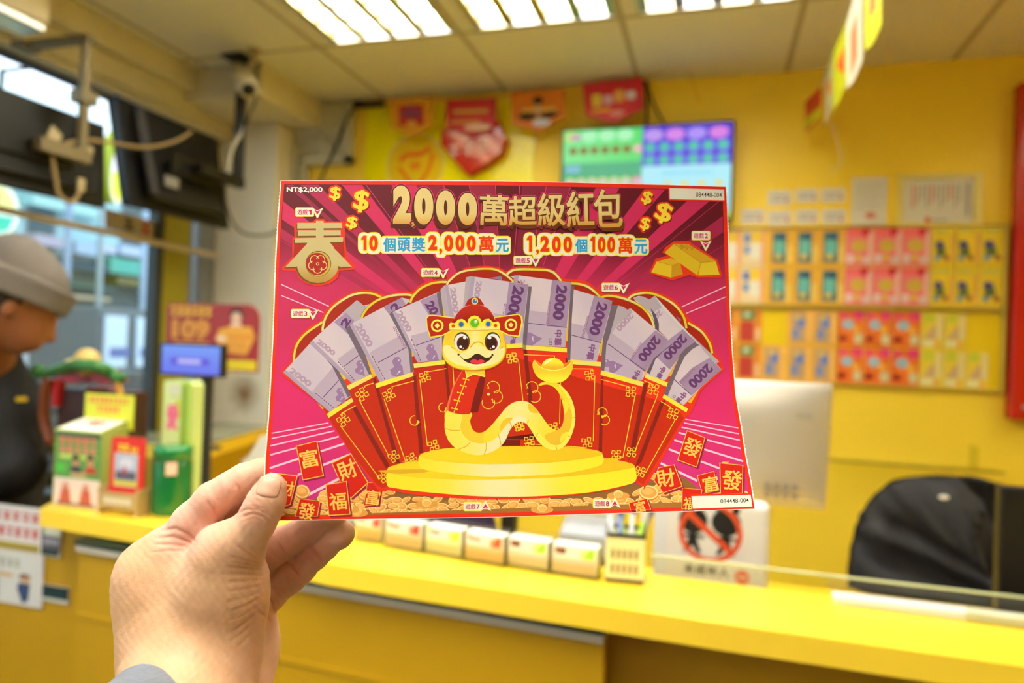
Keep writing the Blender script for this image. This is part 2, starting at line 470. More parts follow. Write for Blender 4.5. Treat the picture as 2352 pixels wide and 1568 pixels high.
# moulded trunking stepping down the back wall corner
t3 = MB()
for k, w in enumerate((0, .035, .07, .105)):
    t3.box((-1.87+w*.9, YW-.055+.008*k, CAMZ+.89+w*.3), (-1.87+w*.9+.03, YW, ZC-.012)); t3.box((-2.02, YW-.055+.008*k, CAMZ+1.00-w), (-1.76, YW, CAMZ+1.03-w))
t3.box((-2.02, YW-.06, CAMZ+.60), (-1.99, YW, CAMZ+.93)).box((-1.98, YW-.05, CAMZ+.60), (-1.945, YW, CAMZ+.90)).box((-1.74, YW-.05, CAMZ+.86), (-1.70, YW, ZC-.012)).box((-1.97, YW-.05, CAMZ+.86), (-1.70, YW, CAMZ+.90))
struct('trim_3', t3, mat('ivory_moulding', '#c9c4aa', rough=.45), bevel=.004)

# window: aluminium frame, rail and panes
wf = MB()
Z0, Z1w = .80, CAMZ+.95
for y in (-1.6, -.4, .6, 2.50): wf.box((XL-.09, y-.02, Z0), (XL-.04, y+.02, Z1w), 0)
wf.box((XL-.09, -1.6, Z0), (XL-.04, 2.86, Z0+.05)).box((XL-.09, -1.6, Z1w-.012), (XL-.04, 2.86, Z1w))
wf.box((XL-.09, 2.76, Z0), (XL-.05, 2.86, Z1w), 1).box((XL-.10, 2.70, Z0), (XL-.07, 2.73, Z1w), 1)
w1 = wf.build('window_1', [mat('dark_window_frame', '#2e3233', rough=.4), mat('grey_window_post', '#8a8b88', rough=.4)]); tag(w1, kind='structure')
for y0, y1 in ((-1.58, -.42), (-.38, .58), (.62, 2.48)):
    MB().box((XL-.068, y0, Z0+.05), (XL-.062, y1, Z1w-.05)).build('window_pane', M_GLASS, parent=w1)
rp = [atX(0, 480, XL+.03), atX(510, 590, XL+.03)]; dv = (rp[0]-rp[1]).normalized()
MB().tube([rp[0]+dv*2.2, rp[1]+dv*.02], .0135).build('window_rail', mat('beige_rail', '#dcc8ac', rough=.4), parent=w1, smooth=True)
bd = MB().box((XL-.058, 2.53, Z0+.05), (XL-.05, 2.685, Z1w-.05)).build('window_board', mat('olive_yellow_board', '#a89c22', rough=.5), parent=w1)

# ---- recessed fluorescent fixtures
M_TW = mat('warm_tube', '#fff0d2', emit=LAMP); M_TC = mat('cool_tube', '#e6f0ff', emit=LAMP)
M_LOUV = mat('polished_louvre', '#9c987e', rough=.3, metal=1.0)
M_TRAY = mat('fixture_tray', '#e8e6dc', rough=.5)
def fixture(loc):
    t = thing('ceiling_light', 'recessed fluorescent ceiling light', 'ceiling light', loc, 'recessed fluorescent ceiling lights')
    z = ZC; x, y, _ = loc; W = .26
    b = MB(); b.box((x-W, y, z+.10), (x+W, y+1.2, z+.11))
    b.box((x-W, y, z), (x-W+.006, y+1.2, z+.10)).box((x+W-.006, y, z), (x+W, y+1.2, z+.10)).box((x-W+.006, y, z), (x+W-.006, y+.006, z+.10)).box((x-W+.006, y+1.194, z), (x+W-.006, y+1.2, z+.10))
    b.build('light_tray', M_TRAY, parent=t)
    l = MB()
    for k in range(5):
        xx = x-W+.012+k*(2*W-.024)/4
        l.add([(xx-.018, y+.01, z+.004), (xx+.018, y+.01, z+.004), (xx+.003, y+.01, z+.045), (xx-.003, y+.01, z+.045), (xx-.018, y+1.19, z+.004), (xx+.018, y+1.19, z+.004), (xx+.003, y+1.19, z+.045), (xx-.003, y+1.19, z+.045)],
              [(0, 1, 2, 3), (7, 6, 5, 4), (0, 4, 5, 1), (1, 5, 6, 2), (2, 6, 7, 3), (3, 7, 4, 0)])
    for k in range(12):
        yy = y+.06+k*.098; l.box((x-W+.02, yy, z+.004), (x+W-.02, yy+.003, z+.024))
    l.build('louvre', M_LOUV, parent=t)
    for k in range(4):
        xx = x-W+.012+(k+.5)*(2*W-.024)/4
        MB().tube([(xx, y+.02, z+.075), (xx, y+1.18, z+.075)], .0135, n=8).build('tube', M_TW if k % 2 == 0 else M_TC, parent=t)
    return t
LBL = {(-1.215, 1.22): 'recessed four-tube ceiling light nearest the security camera', (-.62, 1.22): 'recessed four-tube ceiling light in the middle of the row near the yellow wall',
       (-.02, 1.22): 'recessed four-tube ceiling light above the wall television, rightmost of the row'}
f0 = None
for q in FIX:
    lab = LBL.get(q) or 'recessed four-tube ceiling light %s, %s' % ('in the rear row' if q[1] < -1 else 'in the row over the holder' if q[1] < 0 else 'near the yellow wall', 'leftmost' if q[0] < -1 else 'middle left' if q[0] < -.3 else 'middle right' if q[0] < 1 else 'added unseen at far right')
    if f0 is None: f0 = fixture((q[0], q[1], ZC)); f0['label'] = lab
    else: copy_tree(f0, loc=(q[0], q[1], ZC), label=lab)
# ================================================================== the lottery ticket in the hand
_TL, _TR, _BR, _BL = [raydir(*a) for a in ((645, 413), (1668, 428), (1735, 1170), (603, 1198))]
_a, _b, _c = np.linalg.solve(np.array([_TR, -_BR, _BL]).T, _TL)
_P4 = [_TL, _a*_TR, _b*_BR, _c*_BL]
_k = 0.352/np.mean([q @ CF for q in _P4]); _P4 = [q*_k for q in _P4]
_N = np.cross(_P4[1]-_P4[0], _P4[3]-_P4[0]); _N /= np.linalg.norm(_N); _D = _N @ _P4[0]
if _N @ CF < 0: _N, _D = -_N, -_D
TN = Vector(-_N)                      # ticket normal, towards the holder
def tdepth(px, py):
    v = raydir(px, py); d = _D/(_N @ v)
    u = min(1, max(0, (px-625)/1080)); w = min(1, max(0, (py-414)/770))
    return d*(1+0.034*u*u*4*w*(1-w)+0.004*u*math.sin(w*5))
_tg = {}
def _tnode(i, j):
    k = (i, j)
    if k not in _tg:
        _tg[k] = Vector(CP + raydir(i*16, j*16)*tdepth(i*16, j*16))
    return _tg[k]
def tmap(px, py, e=0.0):
    """the gently curled card, in small flat facets shared by paper and ink"""
    i, j = math.floor(px/16), math.floor(py/16); u, v = px/16-i, py/16-j
    if u+v <= 1: P = _tnode(i, j)*(1-u-v)+_tnode(i+1, j)*u+_tnode(i, j+1)*v
    else: P = _tnode(i+1, j+1)*(u+v-1)+_tnode(i, j+1)*(1-u)+_tnode(i+1, j)*(1-v)
    return P + TN*e

def ticket_outline():
    top = [(645, 414), (800, 413.5), (1000, 413.5), (1150, 415), (1300, 418), (1450, 421.5), (1560, 424.5), (1668, 428)]
    right = [(1668, 428), (1671, 480), (1673.5, 560), (1677, 698), (1682, 800), (1690, 905), (1703, 976), (1714, 1047), (1725, 1103), (1735, 1169)]
    bottom = [(1735, 1169), (1600, 1173.5), (1431, 1178.5), (1290, 1183), (1150, 1187.5), (900, 1192), (643, 1195.5), (603, 1197)]
    left = [(603, 1197), (605, 1120), (608, 1061), (617, 948), (623, 836), (626, 780), (632, 604), (638, 500), (645, 414)]
    def dens(P, step=5.0, tooth=0.0):
        out = []; acc = 0
        for (x0, y0), (x1, y1) in zip(P, P[1:]):
            L = math.hypot(x1-x0, y1-y0); n = max(1, int(L/step))
            for i in range(n):
                t = i/n; s_ = tooth if (len(out) % 2) else 0
                nx, ny = (y1-y0)/L, -(x1-x0)/L
                out.append((x0+(x1-x0)*t+nx*s_, y0+(y1-y0)*t+ny*s_))
        return out
    return dens(top, 16)+dens(right, 4.0, 1.6)+dens(bottom, 16)+dens(left, 4.0, 1.6)

def lerp(a, b, t): return tuple(a[i]+(b[i]-a[i])*t for i in range(3))
def sst(a, b, x):
    t = min(1, max(0, (x-a)/(b-a))); return t*t*(3-2*t)
RED = (232, 48, 22); MAR = (104, 24, 38); PNK = (206, 46, 94); ENV = (190, 40, 14); FLP = (166, 36, 14)
GLD = (226, 206, 48); LIL = (210, 194, 202); LST = (172, 156, 182); PUR = (156, 130, 160); PTX = (102, 58, 112); SHW = (112, 98, 112)
def bgc(x, y):
    c = lerp(MAR, (200, 44, 92), sst(540, 730, y+18*math.sin(x/90)+abs(x-1160)*0.10))
    c = lerp(c, (218, 44, 108), sst(740, 900, y)); c = lerp(c, (200, 48, 124), sst(960, 1150, y))
    return c
def rayc(base):
    def f(x, y): return lerp(base, bgc(x, y), sst(640, 760, y))
    return f
A = Art()
Z1 = lambda: A.fr(600, 400, .2551)
Z2 = lambda: A.fr(1150, 400, .2551)
Z3 = lambda: A.fr(600, 780, .28063)
Z4 = lambda: A.fr(1150, 780, .28063)
F1 = lambda: A.fr(640, 660, .1913)
F2 = lambda: A.fr(840, 620, .1913)
F3 = lambda: A.fr(960, 600, .1722)
F4 = lambda: A.fr(1160, 600, .1913)
F5 = lambda: A.fr(1360, 660, .19136)
F6 = lambda: A.fr(980, 800, .16582)
F7 = lambda: A.fr(880, 420, .11905)
F8 = lambda: A.fr(1150, 420, .14881)
P0 = lambda: A.fr()
# ---- border and background
P0().fill(RED, [(646, 415), (1150, 416), (1300, 419), (1560, 425.5), (1667, 429), (1670, 480), (1672, 560), (1675.5, 698), (1680.5, 800), (1688.5, 905), (1701, 976),
                (1712, 1047), (1723, 1103), (1733, 1168), (1431, 1177.5), (1150, 1186.5), (643, 1194.5), (606, 1196), (610, 1061), (619, 948), (625, 836),
                (628, 780), (634, 604), (640, 500)])
INNER = [(653, 422.5), (1150, 425.5), (1300, 428.5), (1560, 434), (1660, 438), (1663, 560), (1668, 698), (1673, 800), (1681, 905), (1693, 976),
         (1704, 1047), (1716, 1103), (1724, 1160), (1431, 1169), (1150, 1177.5), (643, 1186), (615, 1187), (619, 1061), (627, 948), (633, 836), (636, 780), (641, 604), (646, 500)]
A.fill(bgc, INNER)
CX, CY = 1160, 860
CONV = [(653, 424), (1150, 426), (1660, 438), (1668, 700), (1672, 800), (1150, 850), (634, 800), (641, 604)]
for xl, xr, c in ((532, 600, PNK), (655, 672, (150, 38, 70)), (689, 730, (178, 42, 82)), (784, 830, PNK), (898, 955, PNK), (955, 1018, (140, 36, 58)),
                  (1077, 1138, (150, 38, 64)), (1200, 1256, (132, 34, 54)), (1256, 1313, (148, 38, 62)), (1372, 1428, PNK), (1489, 1538, PNK),
                  (1618, 1675, PNK), (1760, 1830, (170, 40, 78)), (440, 490, (170, 40, 80))):
    A.fill(rayc(c), [(xl, 423), (xr, 423), (CX, CY)], clip=CONV)
for xt in (1018, 1077, 1138, 1194, 1256, 1313, 840, 1700, 1900, 430, 560):
    A.fill(rayc((214, 60, 112)), [(xt-0.9, 423), (xt+0.9, 423), (CX, CY)], clip=CONV)
WL = (236, 196, 214)
Z3()
for a, b, w in (((85, 765), (550, 680), 8), ((85, 808), (575, 708), 9), ((75, 868), (600, 745), 11), ((75, 942), (635, 792), 13), ((70, 1050), (680, 850), 16),
                ((300, 1105), (735, 935), 18), ((250, 1340), (640, 1135), 22)): A.stroke(WL, [a, b], w)
Z4()
for a, b, w in (((1510, 650), (1945, 722), 8), ((1500, 680), (1950, 770), 9), ((1480, 715), (1958, 822), 11), ((1455, 760), (1965, 890), 13),
                ((1420, 820), (1985, 995), 15), ((1375, 895), (1790, 1052), 16), ((1310, 1010), (1610, 1155), 18)): A.stroke(WL, [a, b], w)
Z2().stroke(WL, [(1630, 1195), (2022, 1012)], 9); A.stroke(WL, [(1670, 1253), (2026, 1104)], 8)
Z1().stroke(WL, [(178, 990), (610, 1190)], 9); A.stroke(WL, [(178, 1090), (560, 1245)], 8)

# ---- coins along the bottom
P0().fill(lambda x, y: (160, 108, 48) if y > 1150 else (140, 96, 46),
          [(640, 1170), (700, 1150), (790, 1128), (880, 1110), (1150, 1120), (1460, 1112), (1520, 1100), (1570, 1095), (1640, 1150), (1722, 1152), (1724, 1160), (1431, 1169), (1150, 1177.5), (640, 1186)])
rc = random.Random(5)
CLIPB = [(600, 1060), (1712, 1060), (1724, 1160), (1431, 1169), (1150, 1177.5), (640, 1186), (612, 1187)]
def coin(x, y, r, q, rot):
    e = [2*math.pi*i/18 for i in range(18)]; cr, sr = math.cos(rot), math.sin(rot)
    def ell(R, Q, dx=0, dy=0): return [(x+dx+R*math.cos(a)*cr-Q*math.sin(a)*sr, y+dy+R*math.cos(a)*sr+Q*math.sin(a)*cr) for a in e]
    A.fill((176, 96, 34), ell(r, q, 0, 3.4), clip=CLIPB); A.fill((214, 140, 62), ell(r, q, 0, 2.0), clip=CLIPB)
    A.fill((250, 214, 138), ell(r, q), clip=CLIPB); A.fill((226, 160, 76), ell(r*.84, q*.80, 0, .3), clip=CLIPB)
    A.fill((238, 180, 96), ell(r*.62, q*.5, -r*.12, -q*.15), clip=CLIPB)
for row, (yb, n) in enumerate(((1131, 42), (1148, 44), (1163, 46), (1175, 46))):
    z0 = A.z; zs = []
    for i in range(n):
        x = 645+i*1075/n+rc.uniform(-8, 8); y = yb+rc.uniform(-4, 4)
        if row == 0 and 900 < x < 1440: continue
        if x < 850 and row < 2 and rc.random() < .6: continue
        A.z = z0+(i % 3)*5; coin(x, y, rc.uniform(12, 19), rc.uniform(5, 9.5), rc.uniform(-.6, .6)); zs.append(A.z)
    A.z = max(zs)+1
for x, y in ((820, 1180), (980, 1160), (1245, 1172), (1420, 1140), (800, 1172)):
    P0().disc((222, 158, 72), (x, y-2), 26, 9); A.disc((248, 208, 128), (x, y-6), 11, 9); A.disc((236, 178, 92), (x+1, y-4), 9, 6)
for x, y, r, q, ro in ((694, 1128, 17, 15, .2), (1500, 1092, 22, 8, .45), (1515, 1120, 22, 11, -.5), (1668, 1057, 12, 6, -.9), (1490, 1130, 22, 16, .1), (838, 1135, 14, 12, .3)):
    coin(x, y, r, q, ro)

# ---- little red cards with one golden character
def luck(fr, pts, ch, c, s, rot, border=True):
    fr(); A.fill((150, 30, 60), [(x+14, y+14) for x, y in pts]); A.fill((232, 190, 70), pts)
    cx = sum(p[0] for p in pts)/len(pts); cy = sum(p[1] for p in pts)/len(pts)
    A.fill((208, 34, 20), [(cx+(x-cx)*.93, cy+(y-cy)*.955) for x, y in pts])
    A.text(ch, (c[0]-s/2, c[1]-s/2, c[0]+s/2, c[1]+s/2), (243, 196, 84), bold=.016, rot=rot)
luck(Z3, [(573, 1005), (735, 930), (880, 1170), (735, 1300), (660, 1200)], '財', (705, 1062), 150, -20)
luck(Z3, [(283, 868), (458, 825), (513, 1115), (340, 1150)], '富', (393, 972), 142, -12)
luck(Z3, [(75, 1085), (300, 1110), (240, 1350), (80, 1400)], '財', (210, 1215), 120, 8)
luck(Z3, [(870, 1165), (985, 1172), (960, 1350), (835, 1360)], '富', (912, 1290), 118, 8)
luck(Z3, [(525, 1185), (700, 1155), (732, 1430), (552, 1440)], '福', (628, 1322), 138, -6)
luck(Z3, [(315, 1300), (485, 1320), (462, 1446), (275, 1446)], '發', (372, 1402), 132, 9)
luck(Z4, [(1525, 740), (1675, 800), (1605, 1045), (1445, 985)], '發', (1568, 880), 142, 20)
luck(Z4, [(1290, 1045), (1420, 1020), (1490, 1200), (1330, 1255), (1250, 1150)], '財', (1352, 1132), 146, -9)
luck(Z4, [(1605, 1110), (1745, 1075), (1790, 1230), (1650, 1262)], '富', (1718, 1180), 122, -10)
luck(Z4, [(1790, 1005), (1985, 1025), (1982, 1258), (1795, 1268)], '發', (1893, 1148), 158, 6)
luck(Z4, [(1483, 1210), (1650, 1225), (1640, 1290), (1570, 1386), (1480, 1386)], '福', (1545, 1340), 100, 4)
luck(Z4, [(1045, 1335), (1200, 1300), (1232, 1388), (1060, 1394)], '富', (1140, 1366), 88, -12)

# ---- fan of red envelopes: outer border
def px_of(fr, pts): fr(); return A.t(pts)
OUT = px_of(Z3, [(1030, 1235), (975, 1240), (930, 1195), (735, 925), (560, 660), (495, 560), (450, 505), (370, 445), (165, 285)]) + \
      px_of(F1, [(22, 1035), (50, 985), (150, 880), (158, 790), (200, 660), (280, 550), (400, 450), (505, 395), (540, 310), (620, 210), (740, 130), (880, 58), (1010, 28), (1130, 38), (1220, 70), (1285, 98)]) + \
      px_of(F2, [(330, 272), (480, 256), (560, 258), (640, 190), (760, 130), (900, 110), (985, 104), (1060, 50), (1180, 0)]) + \
      px_of(F3, [(580, 100), (750, 70), (940, 62), (1080, 85), (1180, 130), (1260, 85), (1380, 65)]) + \
      px_of(F4, [(130, 62), (300, 60), (500, 80), (620, 130), (700, 205), (860, 220), (980, 245), (1080, 310), (1170, 385), (1270, 380)]) + \
      px_of(F5, [(330, 80), (410, 100), (500, 45), (640, 30), (780, 55), (940, 120), (1060, 220), (1150, 350), (1200, 410), (1340, 500), (1430, 620), (1480, 790), (1560, 890), (1545, 930), (1582, 990), (1330, 1215), (1240, 1390), (1150, 1568)]) + \
      px_of(Z4, [(1515, 640), (1200, 1180), (1170, 1200), (1130, 1188), (1105, 1165), (960, 1215), (800, 1245), (400, 1292), (0, 1306)]) + \
      px_of(Z3, [(1700, 1302), (1300, 1272), (1040, 1230)])
P0().fill((228, 52, 26), OUT, smooth=4)
BODY = px_of(Z3, [(480, 520), (560, 650), (740, 930), (945, 1185), (990, 1215), (1040, 1195), (1200, 1100)]) + \
       px_of(Z4, [(0, 1100), (900, 1100), (1105, 1140), (1165, 1185), (1500, 640), (1440, 560), (1300, 500), (600, 300), (0, 100)]) + \
       px_of(Z3, [(1200, 100), (700, 400)])
P0().fill(lambda x, y: lerp(ENV, (196, 44, 14), sst(800, 1100, y)), BODY)
DS = (132, 32, 18)
# dark overlaps between neighbouring envelopes
Z3()
for p in ([(745, 560), (778, 545), (1052, 1030), (1020, 1050)], [(915, 320), (937, 312), (1137, 1010), (1100, 1012)],
          [(1240, 300), (1268, 290), (1328, 920), (1295, 932)], [(1495, 190), (1522, 170), (1552, 500), (1530, 520)]): A.fill(DS, p)
Z4()
for p in ([(182, 70), (213, 66), (262, 520), (230, 520)], [(820, 305), (842, 300), (830, 925), (800, 930)], [(1168, 365), (1208, 340), (1100, 905), (1042, 995)],
          [(1308, 505), (1348, 490), (1150, 1005), (1098, 1040)], [(530, 150), (558, 150), (556, 250), (530, 250)]): A.fill(DS, p)
F6().fill((92, 18, 10), [(1040, 1250), (1130, 1225), (1480, 1180), (1550, 1260), (1400, 1262)])
A.fill((116, 24, 12), [(1010, 1360), (1040, 1262), (1300, 1262), (1290, 1362)])
# gold knots, frames and flowers printed on the envelopes
KG = (232, 204, 52)
def knot(c, s, rot, col=KG, w=6):
    cr, sr = math.cos(R_(rot)), math.sin(R_(rot))
    for dx, dy in ((-.62, -.34), (.34, -.62), (.62, .34), (-.34, .62), (0, 0)):
        q = [(-.29, -.29), (.29, -.29), (.29, .29), (-.29, .29)]
        A.stroke(col, [(c[0]+s*((dx+a)*cr-(dy+b)*sr), c[1]+s*((dx+a)*sr+(dy+b)*cr)) for a, b in q], w, closed=True)
Z3()
for c, s, r in (((672, 655), 52, -30), ((825, 447), 52, -28), ((1045, 452), 50, -20), ((1340, 302), 46, -8), ((1000, 1122), 46, -30), ((1085, 955), 46, -25),
                ((1230, 972), 44, -18), ((1410, 865), 46, -6), ((2050, 150), 46, 0), ((2110, 705), 44, -8)): knot(c, s, r)
Z4()
for c, s, r in (((95, 150), 46, 6), ((730, 290), 46, 6), ((1065, 425), 48, 16), ((1250, 405), 50, 24), ((1410, 605), 50, 30), ((1140, 1080), 46, 28), ((1070, 920), 44, 20),
                ((945, 942), 44, 14), ((705, 842), 46, 4), ((150, 705), 46, 6), ((235, 830), 44, 4), ((432, 720), 44, 2)): knot(c, s, r)
Z3()
for p in ([(650, 705), (965, 1130)], [(665, 622), (660, 600), (772, 540)], [(800, 488), (1045, 952)], [(850, 392), (846, 378), (918, 355)], [(1005, 482), (1180, 992), (1200, 985)],
          [(1075, 402), (1070, 385), (1250, 338)], [(1298, 325), (1360, 868)], [(1352, 262), (1350, 280)], [(1352, 264), (1515, 236)], [(1420, 912), (1590, 888)], [(1568, 200), (1578, 380)]): A.stroke(KG, p, 6.5)
Z4()
for p in ([(145, 160), (182, 498)], [(590, 238), (750, 240), (750, 262)], [(770, 300), (757, 830)], [(822, 325), (1048, 385), (1044, 400)], [(1100, 455), (1000, 962), (970, 958)],
          [(1175, 335), (1238, 362), (1232, 378)], [(1285, 450), (1097, 912)], [(1310, 505), (1392, 552), (1384, 570)], [(1430, 650), (1187, 1085), (1160, 1070)], [(490, 350), (482, 690)],
          [(190, 122), (440, 133), (440, 150)], [(525, 870), (700, 884)], [(190, 848), (330, 858)]): A.stroke(KG, p, 6.5)
def petals(c, R, which, rot=0, w=11):
    for k in which:
        a = R_(-90+72*k+rot); q = (c[0]+R*.60*math.cos(a), c[1]+R*.60*math.sin(a))
        A.stroke(KG, [(q[0]+R*.46*math.cos(a+R_(t)), q[1]+R*.46*math.sin(a+R_(t))) for t in range(-112, 113, 16)], w)
        i = (c[0]+R*.52*math.cos(a-R_(36)), c[1]+R*.52*math.sin(a-R_(36)))
        A.fill(KG, [(i[0]+24*math.cos(a-R_(36)), i[1]+24*math.sin(a-R_(36))), (i[0]-24*math.cos(a-R_(70)), i[1]-24*math.sin(a-R_(70))), (i[0]-24*math.cos(a-R_(2)), i[1]-24*math.sin(a-R_(2)))])
F6(); petals((855, 635), 190, (0.5, 1.5, 2.5)); A.disc((238, 224, 120), (855, 635), 20)
petals((1395, 630), 180, (0.5, 1.5)); A.disc((160, 150, 50), (1398, 630), 12)
Z4(); petals((800, 640), 88, (0.5, 1.5), w=7)
Z3(); petals((1305, 645), 86, (3.5, 4.5 - 1), w=7); petals((1535, 540), 80, (3.5,), w=6)

# ---- envelope flaps, bundles of notes and golden bands
def flap(fr, arc, bottom, w=26):
    fr(); S = [(v.x, v.y) for v in catmull([(a, b, 0) for a, b in arc], 10)]
    A.fill(FLP, S+bottom); A.stroke((120, 96, 24), S, w*1.35); A.stroke(lambda x, y: lerp((222, 196, 40), (226, 214, 140), .5+.5*math.sin(x/17+y/23)), S, w)
NT = (174, 148, 172)
def bigtext(txt, a, b, h, col=PTX, rot_add=0):
    """text running from a to b with letter height h"""
    L = math.hypot(b[0]-a[0], b[1]-a[1]); ang = math.degrees(math.atan2(b[1]-a[1], b[0]-a[0])); c = ((a[0]+b[0])/2, (a[1]+b[1])/2)
    A.text(txt, (c[0]-L/2, c[1]-h/2, c[0]+L/2, c[1]+h/2), col, bold=.045, rot=ang)
def notes(fr, main, stripe=None, panel=None, pages=None, shadow=None, line=None, lit=None, big=None, dash=None, fig=None, hat=None, zh=(), zr=8, squares=None):
    fr(); A.fill(lambda x, y: lerp(LIL, (198, 184, 200), .5+.5*math.sin(x/31-y/40)), main)
    if hat: A.fill((184, 166, 186), hat)
    if pages:
        A.fill((178, 166, 176), pages)
    if panel: A.fill(lambda x, y: lerp(PUR, (164, 140, 172), .5+.5*math.sin(x/9+y/14)), panel)
    if stripe: A.fill(LST, stripe)
    if fig:
        x, y, s, r = fig; cr, sr = math.cos(R_(r)), math.sin(R_(r))
        g = lambda P: [(x+s*(a*cr-b*sr), y+s*(a*sr+b*cr)) for a, b in P]
        A.fill((150, 118, 160), g([(-1, -1.2), (-.5, -1.5), (0, -1.2), (.1, -.7), (.5, -.5), (1.1, .5), (1.5, 1), (-.4, 1.2), (-.9, .6), (-.5, 0), (-1.1, -.5)]))
        A.fill((206, 192, 210), g([(-.5, -1.1), (-.2, -1.2), (-.3, -.8)])); A.fill((206, 192, 210), g([(.3, .2), (.6, .1), (.2, .9)]))
    if line: A.stroke((98, 60, 120), line, 9)
    if dash:
        (x0, y0), (x1, y1), n = dash
        for i in range(n):
            t0, t1 = i/n, (i+.65)/n; A.stroke((110, 66, 110), [(x0+(x1-x0)*t0, y0+(y1-y0)*t0), (x0+(x1-x0)*t1, y0+(y1-y0)*t1)], 9)
    if squares:
        (x0, y0), (x1, y1), n, s, ro = squares
        for i in range(n):
            t = i/max(1, n-1); cx, cy = x0+(x1-x0)*t, y0+(y1-y0)*t; cr, sr = math.cos(R_(ro)), math.sin(R_(ro))
            A.stroke((146, 100, 140), [(cx+s*(a*cr-b*sr), cy+s*(a*sr+b*cr)) for a, b in ((-1, -1), (1, -1), (1, 1), (-1, 1))], s*.5, closed=True)
    if lit: bigtext(lit[0], lit[1], lit[2], lit[3], NT)
    if big: bigtext(big[0], big[1], big[2], big[3], PTX)
    for ch, c, s in zh: A.text(ch, (c[0]-s/2, c[1]-s/2, c[0]+s/2, c[1]+s/2), (132, 84, 134), bold=.05, rot=zr+90)
    if shadow: A.fill(SHW, shadow)
def band(fr, pts, c2=(222, 178, 36)):
    fr(); A.fill(lambda x, y: lerp((236, 224, 56), (232, 214, 110), .5+.5*math.sin(x/21)), pts)
YS = (232, 176, 36)
# 1
flap(F1, [(182, 900), (190, 800), (215, 700), (280, 600), (370, 520), (530, 415)], [(900, 700), (700, 1000), (300, 1000)])
notes(F1, [(55, 1020), (405, 640), (540, 790), (680, 920), (870, 1300), (612, 1495)], stripe=[(55, 1020), (85, 988), (655, 1468), (612, 1495)],
      hat=[(400, 1250), (650, 960), (700, 960), (860, 1300), (640, 1480)],
      shadow=[(515, 765), (680, 915), (760, 1060), (870, 1300), (832, 1318), (640, 940), (560, 850)], line=[(535, 1320), (752, 1082)],
      lit=('2000', (140, 985), (385, 1170), 72), dash=((440, 1268), (668, 1450), 9), fig=(745, 1300, 62, 20))
band(Z3, [(537, 607), (740, 475), (755, 505), (553, 640)])
F1().fill(YS, [(670, 905), (720, 965), (825, 1090), (782, 1112)]); A.fill(YS, [(465, 1385), (545, 1450), (525, 1462)])
# 2
flap(F1, [(528, 520), (535, 460), (570, 350), (650, 240), (770, 150), (900, 85), (1040, 65), (1160, 85), (1275, 145)], [(1300, 400), (1000, 900), (700, 800)])
notes(F1, [(370, 672), (405, 635), (940, 150), (1060, 250), (1200, 220), (1000, 420), (1105, 1040), (880, 1150)], stripe=[(370, 672), (408, 636), (918, 1128), (880, 1150)],
      hat=[(710, 860), (940, 690), (1040, 780), (1105, 1040), (910, 1130)],
      pages=[(755, 312), (940, 150), (1075, 262), (975, 385), (900, 420)], panel=[(665, 415), (812, 302), (905, 400), (880, 480), (838, 565)],
      shadow=[(805, 495), (868, 445), (1040, 780), (1135, 1030), (1085, 1045), (960, 800)], line=[(790, 945), (1015, 775)],
      lit=('2000', (470, 640), (672, 800), 62), big=('2', (770, 470), (838, 372), 92), dash=((715, 890), (920, 1125), 9), fig=(980, 970, 62, 24), squares=((860, 590), (1000, 745), 7, 9, 35))
A.fill((194, 182, 196), [(1025, 218), (1150, 182), (1060, 240)])
band(Z3, [(700, 378), (900, 282), (912, 312), (718, 412)])
F1().fill(YS, [(1035, 785), (1075, 860), (1180, 1055), (1132, 1085)])
# 3
flap(F2, [(-50, 575), (-10, 500), (60, 420), (170, 350), (330, 305), (480, 295), (570, 308)], [(600, 600), (400, 900), (0, 700)])
notes(F2, [(-190, 664), (-155, 640), (430, 330), (540, 360), (490, 410), (320, 500), (510, 930), (577, 1225), (170, 1345)], stripe=[(-190, 664), (-155, 640), (212, 1328), (172, 1345)],
      hat=[(45, 990), (440, 770), (520, 930), (577, 1225), (200, 1330)],
      panel=[(215, 447), (430, 330), (480, 410), (320, 500), (287, 540)], shadow=[(283, 530), (330, 488), (545, 910), (572, 1226), (540, 1238), (512, 950)],
      line=[(150, 1110), (490, 925)], lit=('2000', (-95, 650), (60, 915), 84), big=('2', (320, 490), (395, 415), 110), dash=((78, 1030), (235, 1325), 9), fig=(385, 1180, 88, 24),
      squares=((345, 692), (462, 905), 8, 11, 28))
A.fill((196, 184, 198), [(430, 330), (548, 360), (478, 400)])
band(Z3, [(932, 360), (1240, 265), (1247, 298), (942, 397)])
F2().fill(YS, [(548, 930), (592, 1030), (556, 1042)])
# 4
flap(F2, [(535, 400), (560, 330), (650, 230), (780, 165), (900, 145), (995, 147)], [(1000, 500), (700, 800)])
notes(F2, [(320, 505), (870, 265), (905, 250), (960, 540), (925, 1080), (620, 1110)], stripe=[(320, 505), (352, 490), (662, 1098), (620, 1110)],
      hat=[(540, 790), (880, 700), (925, 1080), (650, 1105)],
      panel=[(650, 370), (842, 285), (900, 400), (895, 545), (760, 545)], shadow=[(850, 280), (905, 250), (950, 540), (958, 700), (940, 1080), (915, 1080), (915, 760), (900, 545)],
      line=[(605, 905), (910, 800)], lit=('2000', (395, 500), (530, 735), 78), big=('20', (755, 385), (835, 530), 112), dash=((550, 830), (665, 1100), 9), fig=(800, 1005, 78, 14))
band(Z3, [(1245, 197), (1500, 165), (1510, 200), (1252, 232)])
